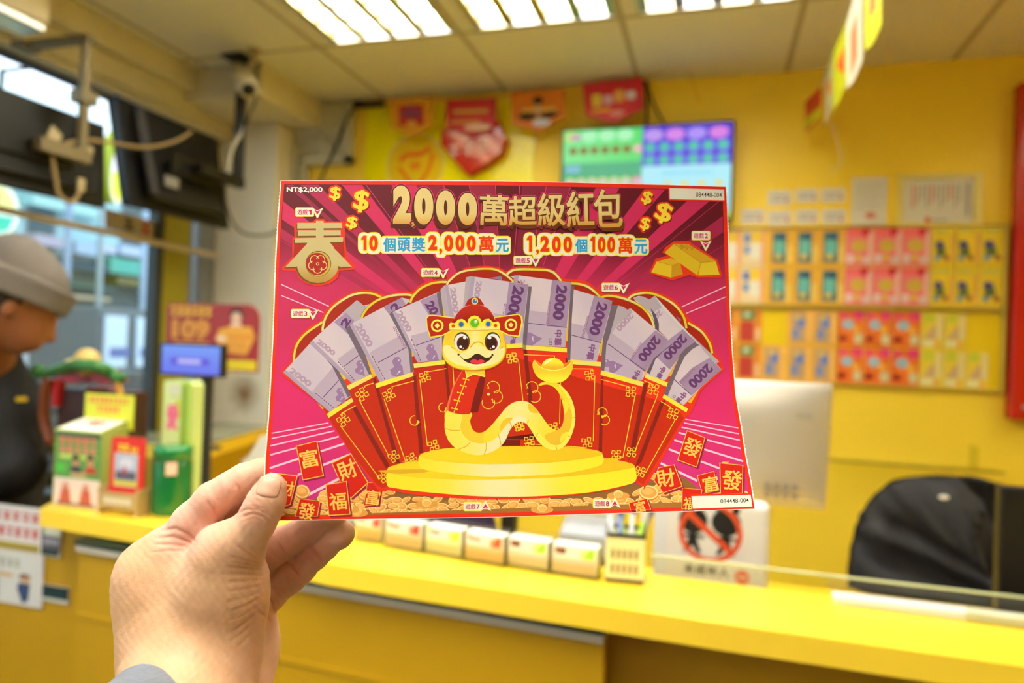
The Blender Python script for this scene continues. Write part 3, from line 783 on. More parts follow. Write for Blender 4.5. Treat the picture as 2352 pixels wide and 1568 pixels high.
# 10, 9, 8, 7, 6 from the right
flap(F5, [(1150, 425), (1300, 520), (1380, 620), (1420, 700), (1440, 790)], [(1300, 1000), (1000, 800)])
notes(F5, [(1180, 560), (1520, 890), (1490, 915), (1552, 985), (1310, 1195), (1100, 1412), (890, 1300), (1040, 980), (1080, 830), (1200, 700)],
      pages=[(1180, 560), (1525, 890), (1490, 915), (1410, 840), (1320, 740), (1290, 690)], panel=[(1410, 842), (1552, 987), (1300, 1200), (1190, 1300), (1040, 1130), (1200, 965)],
      line=[(950, 1072), (1180, 1282)], big=('2000', (1420, 945), (1180, 1180), 118), zh=(('中', (1092, 1295), 70), ('華', (1035, 1352), 62)), zr=38, squares=((1215, 990), (1065, 1138), 6, 10, 40))
A.stroke((90, 60, 90), [(965, 1310), (985, 1290), (1000, 1305), (980, 1325)], 5, closed=True)
band(F5, [(860, 1280), (1150, 1455), (1130, 1500), (843, 1325)])
F5().fill(YS, [(1290, 1210), (1185, 1392), (1145, 1368), (1175, 1350)])
flap(F5, [(425, 145), (500, 90), (640, 65), (760, 85), (900, 150), (1010, 230), (1090, 340), (1120, 430), (1130, 490)], [(1000, 700), (700, 700), (500, 300)])
notes(F5, [(490, 125), (560, 102), (620, 112), (690, 148), (750, 98), (1190, 580), (1243, 645), (1050, 820), (900, 1090), (870, 1118), (640, 1040), (750, 830), (930, 640), (760, 480)],
      hat=[(560, 105), (620, 112), (690, 148), (640, 200)],
      pages=[(490, 125), (600, 108), (670, 160), (750, 98), (838, 240), (720, 310)], panel=[(1090, 500), (1245, 650), (1040, 850), (930, 985), (760, 825), (940, 610)],
      shadow=[(1230, 655), (1285, 692), (1200, 740), (1110, 830), (1010, 1040), (905, 1305), (858, 1275), (980, 960), (1050, 810), (1120, 730)], lit=('20', (830, 290), (750, 370), 66),
      big=('2000', (1110, 590), (880, 850), 108), zh=(('中', (845, 988), 66), ('華', (808, 1058), 62)), zr=35)
A.fill((206, 206, 206), [(750, 98), (1190, 580), (1178, 592), (835, 238)]); A.fill((130, 108, 150), [(1010, 345), (1070, 388), (1050, 410)])
A.fill((100, 84, 100), [(925, 640), (968, 682), (850, 770), (760, 860), (690, 1040), (650, 1018), (750, 790), (830, 710)])
A.fill((92, 78, 96), [(700, 250), (760, 320), (800, 430), (800, 530), (755, 490), (745, 400)])
band(F5, [(640, 1035), (908, 1140), (893, 1192), (630, 1085)])
F5().fill(YS, [(1050, 820), (945, 1068), (905, 1050), (960, 990)])
flap(F5, [(112, 118), (200, 100), (330, 120), (480, 170), (600, 240), (690, 340), (730, 430), (742, 490)], [(700, 700), (200, 700)])
notes(F5, [(235, 210), (300, 212), (380, 235), (420, 268), (460, 250), (930, 640), (740, 850), (660, 1010), (592, 1120), (105, 1000), (140, 700)],
      hat=[(235, 545), (500, 745), (620, 960), (592, 1120), (150, 1000), (165, 700)],
      pages=[(235, 210), (300, 212), (380, 235), (420, 268), (460, 250), (485, 300), (300, 450), (160, 690), (130, 700)], panel=[(760, 512), (962, 672), (740, 850), (660, 1010), (640, 1020), (450, 880), (590, 680)],
      line=[(195, 680), (640, 1005)], lit=('2000', (480, 325), (305, 510), 70), big=('2000', (790, 605), (580, 870), 112), zh=(('中', (540, 1030), 68), ('華', (500, 1092), 60)), zr=30,
      squares=((580, 680), (475, 850), 7, 10, 40), fig=(235, 935, 78, -35))
A.stroke((60, 50, 90), [(190, 680), (200, 686)], 14)
band(F5, [(105, 995), (618, 1135), (605, 1190), (100, 1050)])
F5().fill(YS, [(668, 950), (640, 1065), (615, 1062)]); A.fill(SHW, [(230, 210), (310, 212), (215, 560), (160, 720), (145, 1000), (105, 995), (130, 600)])
flap(F4, [(798, 265), (900, 275), (1000, 310), (1080, 370), (1145, 435)], [(1100, 700), (800, 700)])
notes(F4, [(800, 330), (1287, 475), (1175, 960), (1098, 1202), (760, 1190), (790, 600)], panel=[(1070, 410), (1287, 475), (1150, 990), (1010, 940), (960, 800)],
      hat=[(795, 740), (1000, 790), (1140, 1000), (1098, 1200), (760, 1190)],
      line=[(755, 875), (1150, 978)], big=('2000', (1175, 500), (1060, 885), 128), zh=(('中', (1045, 1040), 76), ('華', (1022, 1135), 84)), zr=10, squares=((995, 675), (935, 890), 8, 11, 12))
A.fill(SHW, [(1281, 520), (1357, 530), (1290, 700), (1220, 950), (1192, 1310), (1150, 1300), (1165, 960)])
band(F4, [(760, 1176), (1152, 1210), (1148, 1264), (755, 1230)])
F4().fill(YS, [(1178, 905), (1155, 1135), (1130, 1132), (1140, 1020)])
flap(F4, [(10, 165), (90, 110), (200, 95), (400, 100), (520, 110), (600, 150), (675, 238)], [(700, 500), (100, 500)])
notes(F4, [(60, 180), (165, 170), (798, 255), (780, 560), (722, 1032), (200, 1005), (240, 280)], stripe=[(110, 170), (166, 170), (150, 262), (100, 240)],
      hat=[(285, 590), (530, 620), (740, 790), (722, 1032), (240, 1005)],
      panel=[(565, 225), (798, 256), (738, 785), (500, 780), (530, 500)], line=[(220, 737), (740, 795)], lit=('2', (212, 220), (208, 265), 60), big=('2000', (685, 290), (632, 702), 128),
      zh=(('中', (640, 868), 80), ('華', (632, 965), 84)), zr=3, fig=(285, 915, 90, -30), squares=((535, 500), (508, 735), 8, 11, 6))
A.stroke((120, 80, 120), [(532, 930), (566, 930), (562, 962), (528, 960)], 6, closed=True); A.stroke((120, 80, 120), [(528, 976), (562, 978), (560, 1004), (526, 1002)], 6, closed=True)
A.fill(SHW, [(790, 290), (828, 300), (800, 700), (782, 1190), (745, 1190), (752, 800), (775, 500)])
band(F4, [(212, 1005), (742, 1040), (742, 1095), (215, 1060)])
F4().fill(YS, [(770, 540), (752, 960), (727, 960), (762, 600)])
# 5, in the middle
flap(F3, [(382, 315), (430, 250), (560, 150), (750, 110), (940, 100), (1060, 120), (1180, 190), (1275, 275)], [(1300, 600), (400, 600)])
notes(F3, [(300, 378), (350, 325), (640, 270), (660, 700), (470, 745), (345, 735)], stripe=[(355, 320), (402, 316), (484, 740), (420, 740)],
      pages=[(300, 378), (352, 325), (420, 740), (350, 735)], lit=('2000', (462, 350), (512, 690), 74))
A.fill((140, 118, 158), [(950, 225), (1110, 198), (1118, 250)])
notes(F3, [(640, 215), (712, 200), (1472, 310), (1440, 800), (1392, 1100), (1120, 1115), (700, 800), (600, 620)], stripe=[(715, 202), (762, 206), (720, 540), (640, 600)],
      hat=[(1000, 690), (1200, 720), (1420, 900), (1392, 1100), (1120, 1115)],
      pages=[(640, 215), (715, 202), (660, 600), (600, 620)], panel=[(1215, 280), (1472, 310), (1410, 830), (1160, 720)], lit=('2000', (818, 265), (770, 560), 74),
      big=('2000', (1348, 335), (1240, 800), 150), zh=(('中', (1280, 1010), 70), ('華', (1262, 1080), 70)), zr=6, squares=((1165, 585), (1140, 740), 4, 13, 6))
A.fill(SHW, [(1472, 335), (1517, 340), (1480, 700), (1442, 1180), (1395, 1180), (1400, 1000)])
band(F3, [(1160, 1106), (1395, 1090), (1397, 1150), (1160, 1166)]); A.fill((150, 144, 60), [(1397, 1110), (1440, 1120), (1440, 1175), (1400, 1170)])
F2(); A.fill(YS, [(920, 360), (935, 545), (950, 545)])

# ---- golden podium
SD = lambda x, y: lerp((238, 222, 44), (234, 228, 170), math.exp(-((x-1150)/110)**2))
TP = lambda x, y: lerp((228, 186, 30), (236, 208, 36), .5+.5*math.sin(x/130))
lowtop = px_of(Z3, [(1030, 1065), (1080, 1030), (1180, 1005), (1290, 995)])+px_of(Z4, [(840, 968), (960, 985), (1060, 1010), (1095, 1037)])
lowrim = px_of(Z4, [(1030, 1058), (800, 1092), (400, 1130), (0, 1142)])+px_of(Z3, [(1700, 1146), (1300, 1130), (1100, 1102)])
lowbot = px_of(Z4, [(1107, 1150), (1000, 1196), (700, 1252), (300, 1280), (0, 1284)])+px_of(Z3, [(1700, 1276), (1300, 1242), (1100, 1214), (1030, 1190)])
P0().fill(SD, lowtop+lowbot, smooth=4); A.fill(TP, lowtop+lowrim, smooth=4)
A.fill((222, 170, 40), px_of(Z3, [(1262, 1050), (1290, 1030), (2138, 1000)])+px_of(Z4, [(840, 995), (868, 1015), (840, 1050), (600, 1100), (0, 1128)])+px_of(Z3, [(1700, 1120), (1400, 1090)]))
uptop = px_of(Z3, [(1295, 948), (1400, 908), (1600, 882), (2138, 870)])+px_of(Z4, [(0, 870), (500, 875), (760, 900), (832, 937)])
uprim = px_of(Z4, [(700, 970), (400, 1005), (0, 1018)])+px_of(Z3, [(1700, 1014), (1400, 985)])
upbot = px_of(Z4, [(838, 1000), (780, 1040), (500, 1095), (0, 1120)])+px_of(Z3, [(1700, 1112), (1400, 1075), (1300, 1040)])
P0().fill(SD, uptop+upbot, smooth=4); A.fill(TP, uptop+uprim, smooth=4)

# ---- cartoon snake
F6()
BY = lambda x, y: lerp((234, 214, 44), (236, 226, 140), math.exp(-((x-1190)/60)**2-((y-940)/60)**2))
A.fill(BY, [(285, 860), (250, 1000), (255, 1150), (310, 1290), (430, 1400), (600, 1465), (720, 1480), (850, 1455), (980, 1390), (1080, 1290), (1150, 1140), (1220, 1050), (1300, 1012), (1380, 1040),
            (1450, 1140), (1530, 1270), (1640, 1370), (1780, 1410), (1900, 1360), (1990, 1240), (2045, 1080), (2057, 930), (2030, 760), (1960, 620), (1870, 520), (1800, 480), (1640, 462), (1560, 492),
            (1558, 517), (1660, 500), (1750, 530), (1820, 600), (1870, 720), (1900, 880), (1890, 1020), (1850, 1100), (1790, 1130), (1700, 1080), (1610, 960), (1520, 840), (1420, 750), (1320, 725),
            (1210, 745), (1110, 810), (1000, 940), (900, 1060), (800, 1150), (700, 1165), (630, 1110), (602, 1000), (612, 880)], smooth=3)
A.fill((232, 200, 50), [(490, 890), (612, 890), (602, 1000), (630, 1110), (700, 1165), (800, 1155), (880, 1110), (960, 1200), (850, 1300), (720, 1315), (600, 1280), (510, 1200), (465, 1080)], smooth=3)
A.fill(BY, [(800, 1165), (900, 1070), (1000, 945), (1060, 900), (1120, 1020), (1000, 1200), (900, 1280), (800, 1300)], smooth=3)
A.fill((230, 186, 46), [(1850, 640), (1900, 700), (1960, 800), (2010, 900), (2005, 1040), (1950, 1200), (1870, 1310), (1780, 1338), (1690, 1300), (1640, 1200), (1790, 1140), (1860, 1090), (1892, 1010), (1900, 880), (1880, 740)], smooth=3)
A.fill(lambda x, y: lerp((236, 224, 84), (236, 226, 178), sst(1040, 1160, x)), [(290, 870), (252, 1000), (257, 1150), (312, 1290), (432, 1398), (600, 1463), (720, 1477), (850, 1452), (978, 1388), (1078, 1288),
            (1148, 1138), (1218, 1048), (1300, 1010), (1378, 1038), (1390, 980), (1300, 940), (1230, 950), (1150, 1005), (1060, 1120), (960, 1240), (850, 1300), (720, 1315), (600, 1280), (510, 1200), (465, 1080), (488, 905)], smooth=3)
A.fill((238, 226, 90), [(1400, 985), (1380, 1035), (1450, 1138), (1530, 1268), (1640, 1368), (1780, 1408), (1898, 1358), (1988, 1238), (2043, 1080), (2055, 930), (2028, 760), (1958, 622), (1868, 522), (1800, 482),
            (1900, 600), (1975, 740), (2010, 880), (2005, 1040), (1950, 1200), (1870, 1310), (1780, 1340), (1680, 1300), (1580, 1190), (1480, 1060)], smooth=3)
for p in ([(1030, 1140), (1020, 1070), (1060, 1000), (1120, 965), (1190, 972), (1110, 1050)], [(1412, 765), (1408, 830), (1450, 885), (1550, 895), (1490, 815)]): A.fill((232, 190, 40), p, smooth=3)
A.fill((240, 222, 60), [(1880, 715), (1940, 745), (1965, 810), (1945, 870), (1902, 900), (1898, 800)], smooth=3)
A.fill((240, 222, 60), [(1970, 1155), (1880, 1180), (1850, 1240), (1860, 1310), (1930, 1230)], smooth=3)
OR = (226, 172, 50)
for p in ([(255, 1105), (340, 1135), (460, 1135)], [(435, 1400), (540, 1360), (610, 1295)], [(795, 1470), (825, 1390), (825, 1305)], [(1030, 1340), (1015, 1260), (990, 1185)], [(1180, 1090), (1160, 1040), (1145, 1010)],
          [(1395, 1050), (1410, 985)], [(1505, 1225), (1545, 1170)], [(1805, 1405), (1790, 1340)], [(1990, 1225), (1950, 1210)], [(2050, 955), (2012, 965)], [(2005, 690), (1972, 708)], [(1830, 505), (1810, 525)]):
    A.stroke(OR, p, 12)
# jacket
A.fill((120, 26, 16), [(735, 390), (812, 390), (790, 560), (712, 880), (605, 892), (620, 760), (680, 560)])
A.fill((212, 44, 20), [(505, 285), (430, 400), (350, 560), (300, 720), (272, 852), (370, 895), (480, 914), (602, 908), (620, 800), (680, 560), (742, 385), (650, 340), (560, 402)])
A.fill((238, 110, 76), [(505, 285), (430, 400), (350, 560), (300, 720), (270, 850), (300, 860), (330, 700), (390, 500), (480, 340)])
A.fill((232, 196, 52), [(535, 285), (800, 285), (812, 380), (806, 398), (650, 358), (562, 405), (545, 340)])
A.stroke((240, 224, 80), [(532, 290), (560, 400), (650, 350), (808, 392)], 15)
A.stroke(KG, [(556, 400), (375, 892)], 13)
for a, b in (((510, 418), (580, 437)), ((472, 510), (542, 527)), ((432, 610), (503, 629)), ((385, 712), (456, 731)), ((350, 825), (421, 844))):
    A.stroke(KG, [a, b], 11); A.disc(KG, a, 12, n=12); A.disc(KG, b, 12, n=12)
# ingot
A.fill((226, 128, 24), [(1490, 165), (1525, 170), (1600, 230), (1640, 270), (1880, 265), (1900, 215), (1990, 170), (2005, 190), (1900, 300), (1600, 300)])
A.disc(lambda x, y: lerp((244, 232, 60), (228, 180, 40), sst(830, 846, y)), (1745, 262), 158, 130)
A.fill((246, 240, 190), [(1625, 230), (1650, 180), (1720, 150), (1740, 158), (1690, 190)])
A.fill(lambda x, y: lerp((230, 198, 44), (240, 230, 60), sst(850, 872, y)), [(1495, 157), (1465, 210), (1478, 300), (1530, 390), (1630, 455), (1750, 480), (1870, 465), (1960, 400), (2020, 290), (2027, 200), (2003, 157), (1990, 200),
            (1900, 272), (1760, 302), (1620, 275), (1520, 205)], smooth=3)
A.stroke((246, 238, 120), [(1500, 172), (1535, 225), (1620, 280), (1760, 306), (1900, 276), (1985, 210), (2000, 170)], 9, smooth=3)
# head
F3()
HY = lambda x, y: lerp(lerp((238, 216, 52), (238, 230, 150), math.exp(-((x-1092)/14)**2)), (226, 160, 36), 0.5*math.exp(-((x-1030)/14)**2-((y-765)/30)**2)+0.6*math.exp(-((x-1158)/10)**2-((y-775)/22)**2))
A.fill((224, 150, 30), [(395, 920), (345, 1020), (322, 1150), (330, 1270), (400, 1370), (530, 1440), (750, 1462), (960, 1430), (1105, 1350), (1172, 1235), (1178, 1120), (1150, 1010), (1100, 920), (750, 880)], smooth=4)
A.fill(HY, [(402, 925), (352, 1020), (330, 1150), (337, 1262), (402, 1358), (530, 1426), (750, 1448), (960, 1416), (1098, 1338), (1160, 1230), (1166, 1120), (1140, 1012), (1090, 925), (750, 885)], smooth=4)
A.fill((237, 229, 158), [(342, 1135), (420, 1122), (490, 1190), (560, 1225), (640, 1200), (700, 1145), (780, 1128), (860, 1132), (930, 1190), (1010, 1195), (1090, 1160), (1150, 1150), (1140, 1250), (1060, 1345), (920, 1395), (750, 1408), (560, 1390), (420, 1322), (350, 1230)], smooth=3)
A.stroke((224, 150, 36), [(700, 1150), (735, 1100), (800, 1078), (850, 1092), (872, 1125)], 14, smooth=3)
for ex, s in ((585, 1), (995, -1)):
    A.disc((74, 66, 62), (ex, 1068), 106, 124); A.disc((236, 238, 236), (ex-5*s, 1080), 97, 112); A.disc((110, 44, 18), (ex+16*s, 1096), 84, 96); A.disc((60, 28, 14), (ex+18*s, 1092), 68, 78)
    A.disc((250, 250, 250), (ex+(38 if s > 0 else -38), 1020), 22); A.disc((250, 250, 250), (ex+(-15 if s > 0 else 12), 1140), 18); A.disc((250, 250, 250), (ex+(20 if s > 0 else -26), 1160), 8)
    A.stroke((70, 56, 40), [(ex-100*s, 1165), (ex-140*s, 1143)], 5)
A.fill((66, 34, 22), [(545, 1232), (600, 1298), (650, 1305), (700, 1285), (750, 1245), (800, 1232), (850, 1255), (900, 1285), (950, 1280), (1000, 1250), (955, 1318), (880, 1358), (770, 1375), (660, 1350), (590, 1300)], smooth=3)
A.fill((226, 50, 70), [(695, 1340), (720, 1315), (760, 1305), (795, 1325), (830, 1308), (885, 1325), (880, 1345), (820, 1368), (750, 1366)], smooth=3)
A.disc((60, 50, 40), (541, 1243), 14); A.disc((60, 50, 40), (993, 1250), 14)
# hat
for wing, inn in (([(110, 760), (140, 720), (190, 712), (500, 752), (500, 910), (330, 995), (160, 1028), (118, 880)], [(120, 765), (148, 732), (190, 726), (492, 765), (480, 900), (325, 980), (168, 1005), (130, 880)]),
                  ([(1010, 745), (1340, 702), (1392, 740), (1400, 810), (1352, 1014), (1200, 992), (1080, 930)], [(1022, 756), (1335, 716), (1368, 745), (1378, 812), (1338, 992), (1205, 975), (1090, 915)])):
    A.fill((236, 222, 64), wing); A.fill((182, 38, 18), inn)
for cx, cy in ((257, 860), (1240, 850)):
    A.disc((238, 226, 84), (cx, cy), 84); A.disc((182, 38, 18), (cx, cy), 60); A.fill((238, 226, 110), [(cx, cy-36), (cx+36, cy), (cx, cy+36), (cx-36, cy)])
A.fill((166, 34, 18), [(640, 600), (645, 560), (665, 520), (710, 490), (760, 480), (815, 492), (852, 540), (872, 600)], smooth=3)
A.disc((236, 214, 64), (757, 532), 45); A.disc((40, 116, 190), (757, 534), 30); A.disc((180, 220, 240), (768, 522), 9)
A.fill(lambda x, y: lerp((190, 42, 20), (150, 26, 14), sst(700, 745, y)), [(490, 840), (495, 760), (520, 700), (580, 640), (660, 598), (755, 580), (850, 592), (930, 630), (990, 700), (1015, 760), (1015, 840)], smooth=3)
A.stroke((226, 130, 96), [(500, 730), (540, 675), (600, 622), (680, 588), (755, 577), (850, 590), (935, 632), (995, 705)], 6, smooth=2)
A.fill(lambda x, y: lerp((240, 226, 60), (240, 230, 150), sst(745, 758, y)), [(422, 922), (414, 840), (436, 818), (492, 828), (530, 780), (590, 768), (640, 800), (658, 830), (668, 778), (705, 738), (755, 724), (805, 738), (838, 778), (850, 812),
            (888, 775), (945, 766), (1005, 815), (1070, 802), (1096, 845), (1092, 920), (750, 932)])
A.stroke((226, 182, 40), [(422, 915), (750, 924), (1090, 912)], 12)
A.disc((232, 214, 60), (755, 825), 78); A.disc((90, 180, 40), (755, 825), 58); A.disc((170, 214, 90), (772, 808), 26); A.disc((240, 250, 230), (774, 800), 13)
for cx, cy in ((577, 842), (937, 838)): A.disc((226, 190, 60), (cx, cy), 46); A.disc((22, 110, 190), (cx, cy), 32)
for cx, cy in ((470, 864), (1035, 858)): A.disc((232, 200, 60), (cx, cy), 32); A.disc((222, 70, 24), (cx, cy), 21)

# ---- headline
GT = lambda x, y: lerp((222, 198, 130), (206, 150, 62), sst(485, 525, y))
BR = lambda x, y: lerp((92, 38, 18), (150, 84, 30), sst(1030, 1230, x)*.35)
HP = (232, 56, 118)
F7()
for tx, b in (('2', (190, 50, 545, 790)), (',', (545, 752, 620, 850)), ('0', (600, 98, 968, 805)), ('0', (1022, 148, 1388, 812)), ('0', (1446, 196, 1812, 818))):
    bb = .07 if tx != ',' else .03
    A.text(tx, b, GT, bold=bb, outl=((36, HP), (24, BR)), shift=(-50, 82, BR, 5))
hz = [('萬', (1870, 250, 2410, 815), 0)]
A.text('萬', (1868, 245, 2405, 812), GT, bold=.018, outl=((42, HP), (30, BR)), shift=(-10, 70, BR, 4), rot=2)
F8()
for ch, b in (('超', (122, 212, 545, 655)), ('級', (575, 172, 985, 665)), ('紅', (1020, 142, 1430, 675)), ('包', (1440, 112, 1865, 685))):
    A.text(ch, b, GT, bold=.018, outl=((34, HP), (24, BR)), shift=(26, 62, BR, 5), rot=-1.5)
# ---- second line
YEL = (242, 232, 40); CRM = (236, 232, 214); RDT = (228, 58, 22); BLU = (48, 160, 214)
P0()
for c, e in ((YEL, 9.5), (CRM, 7.5)):
    A.rect(c, 877-e+6, 543-e+8, 982+e, 577+e-4, 8); A.z -= .5
    A.rect(c, 1097-e, 545-e+6, 1168+e-4, 579+e-4, 8); A.z -= .5
    A.rect(c, 1316-e, 546-e+6, 1352+e, 580+e-6, 8); A.z -= .5
    A.rect(c, 1418-e, 550-e+6, 1488+e-7, 583+e-6, 8); A.z += .5
DG = [('1', 828, 541, 842, 575), ('0', 848, 541, 868, 576), ('2', 984, 540, 1004, 575), (',', 1010, 571, 1016, 581), ('0', 1020, 540, 1041, 577), ('0', 1046, 540, 1067, 577), ('0', 1072, 541, 1093, 577), ('萬', 1101, 543, 1133, 577),
      ('1', 1208, 541, 1222, 578), (',', 1232, 573, 1238, 582), ('2', 1241, 542, 1262, 578), ('0', 1268, 543, 1288, 580), ('0', 1294, 543, 1314, 580), ('1', 1354, 543, 1367, 579), ('0', 1373, 544, 1391, 580), ('0', 1395, 544, 1413, 580), ('萬', 1421, 546, 1452, 581)]
z = A.z
for lay in range(4):
    for tx, x0, y0, x1, y1 in DG:
        P0(); A.z = z+lay*4
        b = .03 if tx in '1萬' else .055 if tx != ',' else .015
        if tx == ',': x0 -= 1; y1 += 3
        if tx == '1': x0 += 2
        if lay < 2:
            o, p = ((9.0, YEL), (7.2, CRM))[lay]
            if tx == ',': A.rect(p, x0-o, y0-o+2, x1+o, y1+o-1, 8); A.z -= .5
            else: A.rect(p, x0-o+1, y0-o+1, x1+o-1, y1+o-1, min(13, (x1-x0)/2+o-2)); A.z -= .5
        elif lay < 3: 
            V0, F0 = glyph(tx, b if tx != '萬' else 0); o, p = ((9.5, YEL), (7.5, CRM), (2.2, YEL))[lay]
            xs = [v[0] for v in V0]; ys = [v[1] for v in V0]; kx = (x1-x0)/(max(xs)-min(xs)); ky = (y1-y0)/(max(ys)-min(ys))
            for q in range(12):
                a_ = 2*math.pi*q/12
                A.raw([(x0+(vx-min(xs))*kx+o*math.cos(a_), y1-(vy-min(ys))*ky+o*math.sin(a_)) for vx, vy in V0], F0, p); A.z += .15
        else: A.text(tx, (x0, y0, x1, y1), RDT, bold=b)
A.z = z+18
for ch, x0, y0, x1, y1 in (('個', 881, 546, 908, 577), ('頭', 914, 546, 942, 577), ('獎', 947, 546, 976, 577), ('元', 1140, 549, 1168, 578), ('個', 1322, 549, 1348, 579), ('元', 1458, 551, 1486, 582)):
    A.text(ch, (x0, y0, x1, y1), BLU, bold=.03)
# ---- price, dollar signs
A.text('NT$2,000', (659, 430, 740, 442), (240, 238, 226), bold=.04, outl=((1.8, (50, 18, 24)),))
for fr, b, ro in ((Z1, (620, 115, 712, 235), 8), (Z1, (835, 148, 965, 340), 8), (Z1, (770, 385, 862, 495), 12), (Z2, (1275, 155, 1360, 275), 20), (Z2, (1400, 265, 1535, 440), 20), (Z2, (1262, 392, 1340, 510), 16)):
    fr(); A.text('$', b, lambda x, y: (244, 214, 60), bold=.022, rot=ro, outl=((20, (230, 60, 26)),), shift=(12, 12, (150, 30, 16), 3))
# ---- game labels
def game(x0, y0, n, w=44, arrow='r', up=False):
    """x0,y0 = top left of the lettering in photo pixels"""
    P0()
    for c, e in ((YEL, 4.6), (CRM, 3.2)):
        A.rect(c, x0-e, y0-e, x0+34+e, y0+12+e, 4); A.z -= .5
        if arrow == 'r':
            ax, ay = x0+46, y0+6
        else: ax, ay = x0+28, y0+27
        k = -1 if up else 1; q = e+2.5
        A.fill(c, [(ax-8-q*.8, ay-(6+q*.6)*k), (ax-1, ay-(4)*k), (ax+1, ay-4*k), (ax+8+q*.8, ay-(6+q*.6)*k), (ax+1, ay+(7+q)*k), (ax-1, ay+(7+q)*k)]); A.z += .5
    A.text('遊', (x0, y0, x0+11.5, y0+12), (196, 40, 96), bold=.015); A.text('戲', (x0+12, y0, x0+23.5, y0+12), (196, 40, 96), bold=.015)
    A.text(n, (x0+25.5, y0+1, x0+33, y0+12), (196, 34, 84), bold=.025)
    A.fill((206, 36, 92), [(ax-7, ay-5*k), (ax, ay-2*k), (ax+7, ay-5*k), (ax, ay+6.5*k)])
for a in ((683, 481, '1'), (673, 714, '3'), (972, 620, '4'), (1184, 592, '5'), (1386, 654, '6')): game(*a)
game(1593, 535, '2', arrow='d'); game(1069, 1157, '7', up=True); game(1366, 1150, '8', up=True)
# ---- serial labels
Z2().fill(RED, [(1508, 112), (2020, 126), (2022, 248), (1512, 236)]); A.fill((236, 232, 220), [(1520, 125), (2010, 138), (2013, 235), (1522, 225)])
A.text('084448-004', (1757, 166, 1990, 206), (40, 40, 40), bold=.002, rot=1.2)
Z4().fill(RED, [(1552, 1262), (2050, 1256), (2068, 1376), (1566, 1394)]); A.fill((236, 232, 220), [(1560, 1280), (2045, 1268), (2060, 1364), (1572, 1382)])
A.text('084448-004', (1798, 1300, 2030, 1334), (40, 40, 40), bold=.002, rot=-2.4)
# ---- the big spring character
Z1()
SPO = [(490, 402), (570, 402), (585, 425), (745, 425), (752, 500), (760, 640), (775, 740), (845, 825), (835, 860), (705, 868), (690, 930), (620, 985), (510, 1008), (400, 985), (335, 930), (312, 868), (190, 865), (190, 840), (280, 745), (282, 580), (300, 560), (295, 440), (470, 425)]
A.fill((226, 56, 26), SPO); A.fill((172, 36, 18), [(300, 600), (745, 600), (752, 745), (290, 745)])
SG = lambda x, y: lerp((198, 180, 124), (180, 140, 62), sst(600, 650, y))
SB = (110, 74, 24)
for dx, dy, c in ((-10, 12, SB), (0, 0, SG)):
    o = lambda P: [(x+dx, y+dy) for x, y in P]
    A.disc(c, (510+dx, 812+dy), 188, 168)
    A.fill(c, o([(425, 612), (320, 835), (215, 838), (300, 750), (390, 650)])); A.z -= .5
    A.fill(c, o([(600, 612), (680, 690), (818, 832), (712, 838), (590, 740)])); A.z -= .5
    A.fill(c, o([(400, 640), (425, 605), (610, 605), (650, 650), (700, 760), (320, 760)])); A.z += 1
    for P in ([(325, 438), (728, 438), (728, 486), (325, 490)], [(330, 505), (716, 505), (716, 552), (330, 556)], [(303, 577), (738, 566), (735, 610), (303, 620)]): A.fill(c, o(P)); A.z -= .5
    A.fill(c, o([(493, 420), (562, 420), (562, 612), (493, 612)])); A.z += 1.5
A.disc((120, 90, 30), (515, 806), 116); A.disc((200, 170, 70), (515, 808), 110); A.disc((170, 34, 20), (503, 808), 100)
for k in range(5):
    a_ = R_(-90+72*k+36)
    q = (508+46*math.cos(a_), 808+46*math.sin(a_)); A.stroke((226, 200, 120), [(q[0]+38*math.cos(a_+R_(t)), q[1]+38*math.sin(a_+R_(t))) for t in range(-110, 111, 20)], 7)
A.disc((226, 200, 120), (508, 808), 14); A.disc((150, 26, 16), (508, 808), 8)
# ---- gold bars
Z2()
A.fill((226, 56, 26), [(1455, 705), (1480, 660), (1560, 603), (1690, 603), (1955, 775), (1992, 905), (1978, 932), (1770, 932), (1700, 905), (1545, 957), (1345, 895), (1340, 875), (1395, 760), (1500, 735)])
A.fill((214, 172, 32), [(1405, 785), (1530, 755), (1615, 795), (1540, 825)]); A.fill((222, 188, 38), [(1405, 785), (1540, 825), (1535, 932), (1355, 882)]); A.fill((200, 146, 28), [(1540, 825), (1615, 797), (1640, 900), (1535, 932)])
A.stroke((176, 130, 24), [(1405, 785), (1540, 822), (1615, 797)], 4)
A.fill((206, 160, 28), [(1560, 626), (1690, 630), (1935, 782), (1800, 798)]); A.fill((216, 180, 36), [(1476, 705), (1560, 626), (1800, 798), (1770, 912)]); A.fill((222, 192, 42), [(1800, 798), (1935, 782), (1970, 905), (1775, 912)])
A.stroke((170, 122, 22), [(1560, 628), (1800, 796), (1935, 784)], 4); A.stroke((170, 122, 22), [(1800, 798), (1776, 910)], 4)
A.text('999', (1612, 640, 1735, 684), (176, 128, 30), bold=.01, rot=6)

